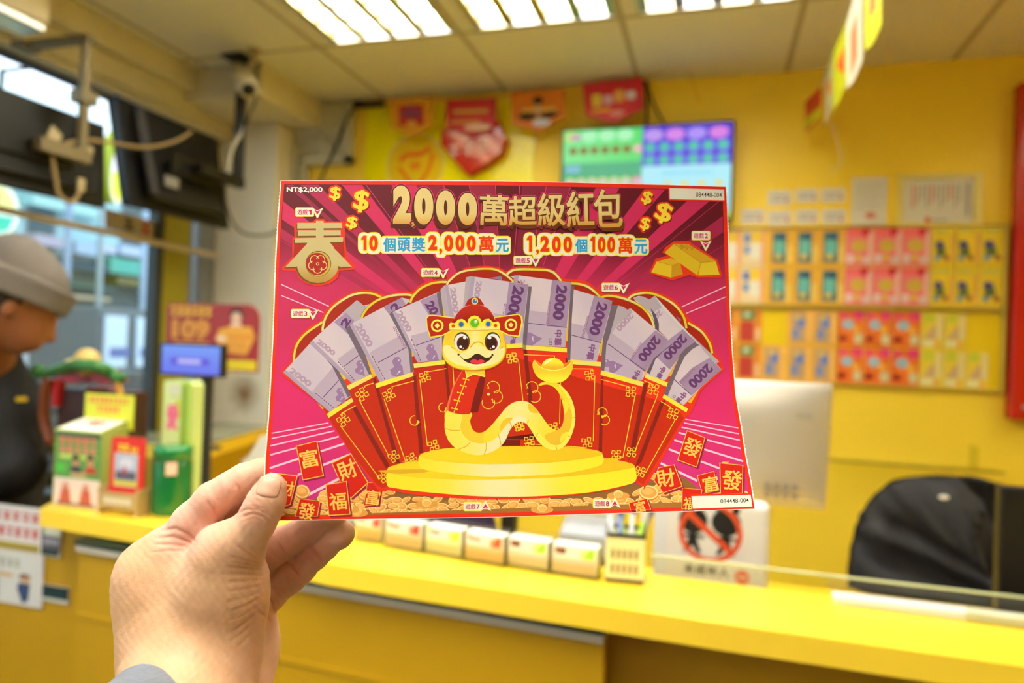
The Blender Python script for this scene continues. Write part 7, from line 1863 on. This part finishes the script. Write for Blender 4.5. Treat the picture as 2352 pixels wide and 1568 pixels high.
# ---- small items on the ledge behind the jar
o = MB().box((jc.x+.058, 1.21, ZT+.0005), (jc.x+.10, 1.25, ZT+.045)).build('tape_box', mat('beige_card', '#b7ab86', rough=.6), loc=(jc.x+.08, 1.23, ZT), bevel=.002); tag(o, 'small beige box right of the green jar', 'box')

# ================================================================== the customer at the left edge
def customer():
    base = atD(-60, 1500, 1.85); cx, cy = float(base.x), float(base.y)
    W3 = lambda px, py, d: np.array(atD(px, py, d))
    head = W3(28, 700, 1.76); 
    fwd = .66*CR+.55*CF-np.array([0, 0, .50]); fwd /= np.linalg.norm(fwd)       # where the face looks: away to the left, bowed
    upv = np.array([0, 0, 1.0]); upv -= fwd*(upv @ fwd); upv /= np.linalg.norm(upv); side = np.cross(fwd, upv)
    R = np.stack([fwd, side, upv], 1)
    L = lambda f, s, u: head+fwd*f+side*s+upv*u
    neck = W3(-30, 850, 1.84)
    def sdf(P):
        d = ellip(P, L(0, 0, .02), (.098, .078, .105), R)
        d = smin(d, ellip(P, L(.055, 0, -.045), (.052, .052, .060), R), .03)        # jaw and chin
        d = smin(d, rcone(P, L(.098, 0, -.004), L(.112, 0, -.030), .009, .013), .014)   # nose
        d = smin(d, rcone(P, L(.098, -.018, -.062), L(.098, .018, -.062), .007, .007), .008)   # lips
        d = smin(d, rcone(P, L(.088, -.036, .012), L(.088, .036, .012), .010, .010), .012)   # brow
        for s_ in (1, -1): d = np.maximum(d, -(np.linalg.norm(P-L(.100, .030*s_, -.006), axis=-1)-.010))
        for s_ in (1, -1): d = smin(d, ellip(P, L(-.005, .078*s_, -.012), (.016, .008, .027), R), .006)   # ears
        d = smin(d, rcone(P, L(-.03, 0, -.06), neck, .062, .066), .02)
        return d
    lo = np.minimum(head, neck)-.19; hi = np.maximum(head, neck)+.19
    V, F = surface_nets(sdf, lo, hi, .006)
    c = np.tile(np.array(lin((156, 96, 62))), (len(V), 1))
    t = thing('person', 'person in grey knitted beanie and black jacket with yellow patch, head bowed, at left edge', 'person', (float(neck[0]), float(neck[1]), 0))
    finish('head', col_mesh('head', V, F, c), skin_mat('customer_skin', .01), parent=t, smooth=True)
    # hair under the beanie
    def hair(P):
        d = ellip(P, L(-.014, 0, .018), (.101, .084, .104), R)
        return np.maximum(d, np.maximum((P-L(.01, 0, 0)) @ fwd, (P-L(0, 0, -.02)) @ upv*0+((L(0, 0, -.035)-P) @ upv)))
    V, F = surface_nets(hair, head-.15, head+.15, .006); me = bpy.data.meshes.new('hair'); me.from_pydata([tuple(v) for v in V], [], [tuple(map(int, f)) for f in F])
    finish('hair', me, mat('dark_brown_hair', '#2a1a12', rough=.6), parent=t, smooth=True)
    def beanie(P):
        d = ellip(P, L(-.018, 0, .058), (.112, .096, .100), R)
        d = smin(d, ellip(P, L(-.055, 0, .105), (.062, .070, .060), R), .03)
        cut = (L(0, 0, .030)-P) @ upv+((P-head) @ fwd)*.12
        d = np.maximum(d, cut)
        q = P-L(0, 0, .045); h_ = q @ upv-(q @ fwd)*.12
        rr = np.sqrt(((q @ fwd+.014)/.119)**2+((q @ side)/.102)**2)
        band = np.maximum(np.abs(rr-1)*.10-.006, np.abs(h_)-.030)
        return smin(d, band, .006)
    V, F = surface_nets(beanie, head-.19, head+.24, .005)
    q = (V-head); ang = np.arctan2(q @ side, q @ fwd); n_ = grad(beanie, V, .003); V = V+n_*(.0016*np.sin(ang*70))[:, None]
    me = bpy.data.meshes.new('beanie'); me.from_pydata([tuple(v) for v in V], [], [tuple(map(int, f)) for f in F])
    finish('beanie', me, mat('grey_knit', '#746d66', rough=.9, bump=.6, bscale=220), parent=t, smooth=True)
    S1 = W3(26, 930, 1.84); S0 = W3(-110, 905, 2.05); hipz = .92
    def jacket(P):
        d = rcone(P, neck+np.array([0, 0, .02]), neck+np.array([-.01, .02, -.08]), .074, .10)
        d = smin(d, rcone(P, S0+np.array([.02, 0, .0]), S1+np.array([-.07, .02, -.02]), .10, .105), .07)
        torso = (S0+S1)/2; tz = torso.copy(); tz[2] = hipz
        d = smin(d, rcone(P, torso+np.array([0, .02, -.1]), tz, .155, .15), .07)
        el = W3(58, 1130, 1.80); d = smin(d, rcone(P, S1+np.array([-.05, 0, -.03]), el+np.array([-.04, 0, .06]), .090, .070), .03)
        wr_ = el+np.array([-.16, .10, .04]); d = smin(d, rcone(P, el+np.array([-.05, 0, .05]), wr_, .068, .048), .02)
        return np.maximum(d, -(np.linalg.norm(P-(neck+np.array([-.02, 0, .09])), axis=-1)-.066))
    V, F = surface_nets(jacket, np.minimum(S0, neck)-np.array([.25, .35, 0])-np.array([0, 0, .9]), np.maximum(S1, neck)+np.array([.2, .35, .2]), .012)
    V[:, 2] = np.maximum(V[:, 2], .80)
    n_ = grad(jacket, V, .006); V = V+n_*(.004*np.sin(V[:, 2]*40+3*np.sin(V[:, 0]*17)))[:, None]
    me = bpy.data.meshes.new('jacket'); me.from_pydata([tuple(v) for v in V], [], [tuple(map(int, f)) for f in F])
    finish('jacket', me, mat('black_jacket', '#141517', rough=.75, bump=.3, bscale=80), parent=t, smooth=True)
    # patch: laid on the sleeve
    d_ = np.array(raydir(46, 918)); s_ = 1.4
    for _ in range(80):
        v = float(jacket((CP+d_*s_)[None])[0]); s_ += v*.8
    q = CP+d_*s_; nn = grad(jacket, q[None], .004)[0]
    rt_ = np.cross([0, 0, 1.0], nn); rt_ /= np.linalg.norm(rt_); u_ = np.cross(nn, rt_)
    MB().obox(q+nn*.007, rt_*.014, u_*.006, nn*.002).build('sleeve_patch', mat('yellow_patch', '#d8b41e', rough=.5), parent=t, bevel=.002)
    # trousers and shoes behind the partition
    torso = (S0+S1)/2; tr = MB()
    for sx_ in (-.10, .10):
        tr.tube([(torso[0]+sx_, torso[1]+.02, .90), (torso[0]+sx_*1.05, torso[1]+.02, .48), (torso[0]+sx_*1.1, torso[1]+.03, .09)], [.10, .075, .055], 16)
    tr.build('trousers', mat('dark_trousers', '#22262e', rough=.8), parent=t, smooth=True)
    for sx_ in (-.11, .11):
        MB().ball((torso[0]+sx_-.02, torso[1]-.03, .045), (.05, .13, .045), 14).build('shoe', M_DARK, parent=t, smooth=True)
customer()
# ================================================================== the street outside the window
def sm(name, mb, m, **k): return tag(mb.build(name, m, **k), kind='structure')
sm('ground', MB().box((-40, -20, -.25), (XL-.13, 40, -.15)), mat('asphalt', '#6f7478', rough=.8, var=.1, vscale=2), loc=(0, 0, 0))
XB = -9.0
def fx(px, py, X=XB): return atX(px, py, X)
def facade(px0, py0, px1, py1, X, label, cat, name, col, fn=None, units=(100, 60), dep=.15, group=None, rough=.5):
    a = atX(px0, py0, X); c = atX(px1, py1, X)
    z0, z1 = c.z, a.z; y0, y1 = a.y, c.y
    t = thing(name, label, cat, (X, (y0+y1)/2, z0), group)
    m_ = MB().box((-9.1945, y0, z0), (X, y1, z1))
    m_.build('panel', mat('panel_'+name, col, rough=rough), parent=t)
    pass
    if fn:
        A2 = Art(); fn(A2); A2.build('face_print', plane_map((X+.002, y0, z1), (0, y1-y0, 0), (0, 0, z0-z1), *units), PRINT, parent=t, eps=3e-4)
    return t
# building opposite: wall with floors, windows and shop signs
b = thing('shop_building', 'grey shop building across the street', 'building', (-11, 10, -.15))
MB().box((-13, 2, -.15), (-9.2, 18, 4.35)).build('wall', mat('blue_grey_wall', '#566468', rough=.7, var=.25, vscale=1.5), parent=b)
for k in range(9):
    y = 3+k*1.6
    f = MB().box((-9.2, y, 2.55), (-9.197, y+1.2, 3.7)).build('window', mat('window_frame_white', '#8b9aa0', rough=.4), parent=b)
    MB().box((-9.1965, y+.06, 2.61), (-9.195, y+1.14, 3.64)).build('pane', mat('bluish_pane', '#a9cdd2', rough=.15), parent=f)
MB().box((-9.2, 5.5, -.15), (-9.196, 18, 1.9)).build('shopfront', mat('dark_shopfront', '#33454c', rough=.3), parent=b)
S = [((78, 430), (238, 505), 'pale cyan awning between the two hanging televisions', 'awning', 'awning', '#b4d8d4'),
     ((82, 535), (152, 572), 'white and mauve shop sign beside the grey beanie', 'sign', 'shop_sign', '#b4a8bc'),
     ((176, 552), (222, 588), 'pale blue shop sign left of the middle post', 'sign', 'shop_sign', '#a8bcd8'),
     ((228, 556), (268, 584), 'small lilac-white shop sign right of the grey post', 'sign', 'shop_sign', '#c2c6e0'),
     ((278, 560), (330, 592), 'white shop sign under the window banner', 'sign', 'shop_sign', '#b8c4dc'),
     ((355, 580), (400, 602), 'white and teal shop sign near the window edge', 'sign', 'shop_sign', '#b2cfd2'),
     ((100, 590), (250, 628), 'dark navy awning across the street', 'awning', 'awning', '#22465a'),
     ((255, 590), (322, 634), 'bright teal sign panel across the street', 'sign', 'shop_sign', '#4fae9e'),
     ((114, 646), (266, 664), 'long turquoise fascia above the cream one', 'sign', 'shop_sign', '#6cb8aa'),
     ((112, 672), (254, 692), 'long cream and peach fascia across the street', 'sign', 'shop_sign', '#cdb694'),
     ((340, 604), (402, 690), 'grey-green shop shutter near the window edge', 'shutter', 'shutter', '#8aa6a4'),
     ((270, 634), (330, 660), 'olive brown doorway under the teal sign', 'doorway', 'doorway', '#6a6436')]
for i, (a, c, lb, ct_, nm, cl) in enumerate(S): facade(*a, *c, -8.97+.02*(i % 3), lb, ct_, nm, cl, dep=.09)
# road-side hedge and railing
a, c = atX(60, 770, -8.6), atX(262, 812, -8.6)
t = thing('hedge', 'low green hedge along the far pavement', 'hedge', (-8.75, (a.y+c.y)/2, -.15)); rr = random.Random(4)
o = MB()
for k in range(90): o.ball((-8.75+rr.uniform(-.1, .1), a.y-.5+(c.y-a.y+2.2)*k/90, rr.uniform(.15, c.z+.35)), rr.uniform(.12, .2), 8)
o.build('foliage', mat('hedge_green', '#6f9470', rough=.8, var=.4, vscale=12), parent=t, smooth=True)
o = MB().box((-8.42, a.y-.5, a.z-.06), (-8.38, c.y+1.5, a.z+.0)).box((-8.42, a.y-.5, a.z-.4), (-8.38, c.y+1.5, a.z-.36))
for k in range(7): o.box((-8.42, a.y+k*.6, -.15), (-8.38, a.y+.05+k*.6, a.z))
t = thing('railing', 'pale green roadside railing in front of the hedge', 'railing', (-8.4, a.y, -.15)); o.build('rails', mat('pale_green_metal', '#a9bfa4', rough=.5), parent=t)
# posts
for px, y0, r, lb, cl in ((150, 560, .045, 'bluish street post beside the beanie', '#8f9db4'), (226, 480, .04, 'grey street post in the middle of the window', '#98a3a6'), (330, 560, .06, 'pale blue street post above the lorry', '#a9bcd6')):
    q = atX(px, 700, -8.26)
    t = thing('street_post', lb, 'post', (q.x, q.y, -.15)); MB().tube([(q.x, q.y, -.15), (q.x, q.y, 4.2)], r, 14).build('post_shaft', mat('post_paint', cl, rough=.5), parent=t, smooth=True)
    MB().tube([(q.x, q.y, -.15), (q.x, q.y, -.05)], r*1.3, 14).build('post_base', M_DARK, parent=t)
# white lorry, rear doors facing us
XT = -5.7
a, c = atX(232, 704, XT), atX(362, 842, XT)
t = thing('delivery_lorry', 'white box lorry parked across the road, its rear doors towards the shop', 'lorry', (XT-1.2, (a.y+c.y)/2, -.15))
MB().box((XT-.9, a.y, c.z-.1), (XT-.02, c.y, a.z)).build('cargo_box', mat('lorry_grey_edge', '#5d676e', rough=.4), parent=t, bevel=.02)
ym = (a.y+c.y)/2
for y0, y1 in ((a.y+.05, ym-.06), (ym+.06, c.y-.10)):
    d = MB().box((XT-.0195, y0, c.z), (XT+.02, y1, a.z-.08)).build('rear_door', mat('lorry_white', '#c9d8ea', rough=.35), parent=t, bevel=.01)
    MB().box((XT+.0205, y0+.05, c.z+.1), (XT+.022, y0+.3, c.z+.2)).build('door_marking', mat('blue_mark', '#5a6aa8', rough=.5), parent=d)
MB().box((XT-1.7, a.y+.05, .25), (XT-.92, c.y-.05, a.z-.35)).build('cab', mat('lorry_cab_white', '#d0d6dc', rough=.3), parent=t, bevel=.08, segs=3)
MB().box((XT-1.65, a.y+.1, .12), (XT-.1, c.y-.1, .25)).build('chassis', M_DARK, parent=t)
for x in (XT-1.3, XT-.4):
    for y in (a.y+.12, c.y-.12): MB().lathe([(.10, -.1), (.34, -.09), (.34, .09), (.10, .1)], c=(x, y, .19), n=24, axis='Y').build('wheel', M_BLACK, parent=t)
# dark car
def car(xc, yc, ang, col, label, L=4.0, W=1.7, H=1.45):
    t = thing('car', label, 'car', (xc, yc, -.15)); ca, sa = math.cos(ang), math.sin(ang)
    def T(x, y, z): return (xc+x*ca-y*sa, yc+x*sa+y*ca, z-.15)
    prof = [(-2.0, .30), (2.0, .30), (2.0, .68), (1.85, .80), (1.0, .92), (.45, 1.38), (-1.0, H), (-1.6, 1.0), (-1.98, .92)]
    prof = [(x*L/4, z*H/1.45) for x, z in prof]
    m = MB(); m.prism([T(x, -W/2, z) for x, z in prof], Vector(T(0, W/2, 0))-Vector(T(0, -W/2, 0))); m.build('car_body', mat('car_paint', col, rough=.2, coat=.5), parent=t, bevel=.06, segs=3)
    g = MB()
    for s_ in (-1, 1): g.prism([T(x, s_*(W/2+.002), z) for x, z in ((-1.35, 1.0), (.85, .96), (.40, 1.30), (-.98, 1.36))], Vector(T(0, s_*.01, 0))-Vector(T(0, 0, 0)))
    g.build('side_glass', mat('dark_car_glass', '#18222a', rough=.05), parent=t)
    for x in (-1.25, 1.3):
        for y in (-W/2+.08, W/2-.08):
            c0_, c1_ = Vector(T(x, y-.1, .32)), Vector(T(x, y+.1, .32)); MB().tube([c0_, c1_], .32, 22).build('wheel', M_BLACK, parent=t)
    for y in (-W/2+.2, W/2-.2): MB().ball(T(2.0, y, .62), .09, 10).build('headlight', mat('lamp_glass', '#dfe8ee', rough=.1), parent=t, smooth=True)
    return t
q = atX(165, 850, -4.3); car(-4.6, q.y-.1, math.pi/2+.1, '#231c16', 'dark brown car parked outside the window behind the figurine', H=1.35)
# parked scooters
def scooter(px, py, X, col, label):
    q = atX(px, py, X); t = thing('scooter', label, 'scooter', (q.x, q.y, -.15), 'motor scooters parked outside the window'); x, y = q.x, q.y; z = -.15
    for dy in (-.55, .6): MB().lathe([(.10, -.05), (.24, -.045), (.24, .045), (.10, .05)], c=(x, y+dy, z+.24), n=22, axis='X').build('wheel', M_BLACK, parent=t)
    MB().prism([(x-.14, y-.75, z+.45), (x-.14, y+.1, z+.40), (x-.14, y+.15, z+.75), (x-.14, y-.2, z+.82), (x-.14, y-.8, z+.80)], (.28, 0, 0)).box((x-.15, y+.1, z+.26), (x+.15, y+.45, z+.32)).prism([(x-.16, y+.38, z+.30), (x-.16, y+.52, z+.30), (x-.16, y+.42, z+.98), (x-.16, y+.34, z+.98)], (.32, 0, 0)).build('scooter_body', mat('scooter_paint', col, rough=.25, coat=.4), parent=t, bevel=.04, segs=3)
    MB().box((x-.13, y-.72, z+.825), (x+.13, y+.0, z+.90)).build('saddle', M_BLACK, parent=t, bevel=.03, segs=3)
    MB().tube([(x-.32, y+.36, z+1.04), (x, y+.40, z+1.06), (x+.32, y+.36, z+1.04)], .016, 10).tube([(x, y+.40, z+.95), (x, y+.40, z+1.06)], .02, 10).build('handlebar', M_DARK, parent=t)
    MB().ball((x+.02, y-.82, z+.62), (.06, .03, .04), 10).build('tail_light', mat('orange_lamp', '#e8562a', emit=1.2), parent=t, smooth=True)
scooter(330, 870, -3.36, '#20242a', 'black motor scooter parked outside, nearer the lorry')
scooter(270, 890, -2.74, '#2a2c34', 'dark grey motor scooter parked outside behind the donation box')
# round lit signs hanging outside the glass
LITM = attr_mat('lit_sign_face', emit=1.3)
def disc_sign(c, u, v, r, rv, label, fn, thick=.07):
    c, u, v = Vector(c), Vector(u).normalized(), Vector(v).normalized(); n = u.cross(v).normalized()
    if n.dot(Vector(CP)-c) < 0: n = -n
    t = thing('hanging_sign', label, 'sign', c, None); N = 36
    ring = [c+u*r*math.cos(2*math.pi*k/N)+v*rv*math.sin(2*math.pi*k/N) for k in range(N)]
    MB().prism([p-n*thick for p in ring], n*(thick-.001)).build('sign_rim', mat('yellow_rim', '#c3c81e', rough=.4), parent=t)
    A2 = Art(); fn(A2); A2.build('lit_face', lambda x, y, e: c+u*(x-50)/50*r-v*(y-50)/50*rv+n*e, LITM, parent=t, eps=3e-4)
    MB().tube([c+v*rv-n*.03, Vector((c.x, c.y, CAMZ+1.03)), Vector((XL-.12, c.y, CAMZ+1.03))], .010, 8).build('hanger', M_DARK, parent=t)
cS = atX(-8, 480, -2.75)
def s1(a): a.disc((230, 246, 236), (50, 50), 48); a.disc((236, 238, 150), (50, 44), 38, 34); a.fill((70, 190, 170), [(12, 60), (88, 60), (76, 84), (50, 92), (24, 84)]); a.disc((240, 130, 110), (40, 30), 18, 14); a.rect((240, 246, 240), 6, 54, 94, 60)
disc_sign(cS, (.25, .97, 0), (0, 0, 1), .085, .115, 'round lit sign in white, yellow and teal outside the window at the left edge', s1)
cS = atX(280, 385, -3.0)
def s2(a): a.disc((236, 230, 250), (50, 50), 49); a.fill((240, 110, 140), [(60, 20), (84, 40), (92, 60), (70, 62)]); a.fill((226, 240, 20), [(6, 60), (50, 58), (96, 62), (84, 84), (50, 98), (20, 86)]); a.disc((150, 190, 30), (56, 74), 12, 8)
disc_sign(cS, (-.30, .95, 0), (0, .14, 1), .095, .20, 'oval lit sign in white, pink and yellow hanging between the two televisions', s2)
cS = atX(252, 395, -3.35)
t = thing('globe_lamp', 'white globe lamp shining beside the oval lit sign', 'lamp', cS)
MB().ball(cS, (.03, .05, .055), 16).build('globe', mat('white_globe', '#f0f8ff', emit=2.2), parent=t, smooth=True)
MB().tube([cS+Vector((0, 0, .05)), Vector((cS.x, cS.y, CAMZ+1.08)), Vector((XL-.12, cS.y, CAMZ+1.08))], .008, 8).build('lamp_arm', M_DARK, parent=t)
a, c = atX(-10, 546, -2.7), atX(27, 585, -2.7)
o = MB().box((-2.72, a.y, c.z), (-2.70, c.y, a.z)).build('yellow_card', mat('bright_yellow_card', '#d8d81e', rough=.5), loc=(-2.71, (a.y+c.y)/2, c.z)); tag(o, 'bright yellow card hanging outside under the round lit sign', 'card')
# grey-blue canopy of our own shop front and the banner stuck on the glass
xs_ = XL-.058
a, b_, c, d = atX(241, 478, xs_), atX(424, 528, xs_), atX(424, 568, xs_), atX(241, 523, xs_)
t = thing('window_banner', 'pinkish strip with black and red marks stuck on the window', 'banner', a)
MB().prism([a, b_, c, d], (.002, 0, 0)).build('banner_strip', mat('banner_pink_grey', '#c4b2a6', rough=.5), parent=t)
A2 = Art()
for k, cl in enumerate(((70, 64, 60), (190, 66, 60), (70, 64, 60), (190, 66, 60))):
    A2.rect(cl, 22+k*20, 16, 32+k*20, 28); A2.rect(cl, 25+k*20, 14, 28.5+k*20, 84); A2.rect(cl, 22+k*20, 44, 32.5+k*20, 56); A2.rect(cl, 21.5+k*20, 68, 26+k*20, 84); A2.rect(cl, 28.5+k*20, 66, 33+k*20, 82)
ux, uy = b_-a, d-a
A2.build('banner_print', lambda x, y, e: a+ux*(x/100)+uy*(y/100)+Vector((.0022+e, 0, 0)), PRINT, parent=t, eps=6e-5)
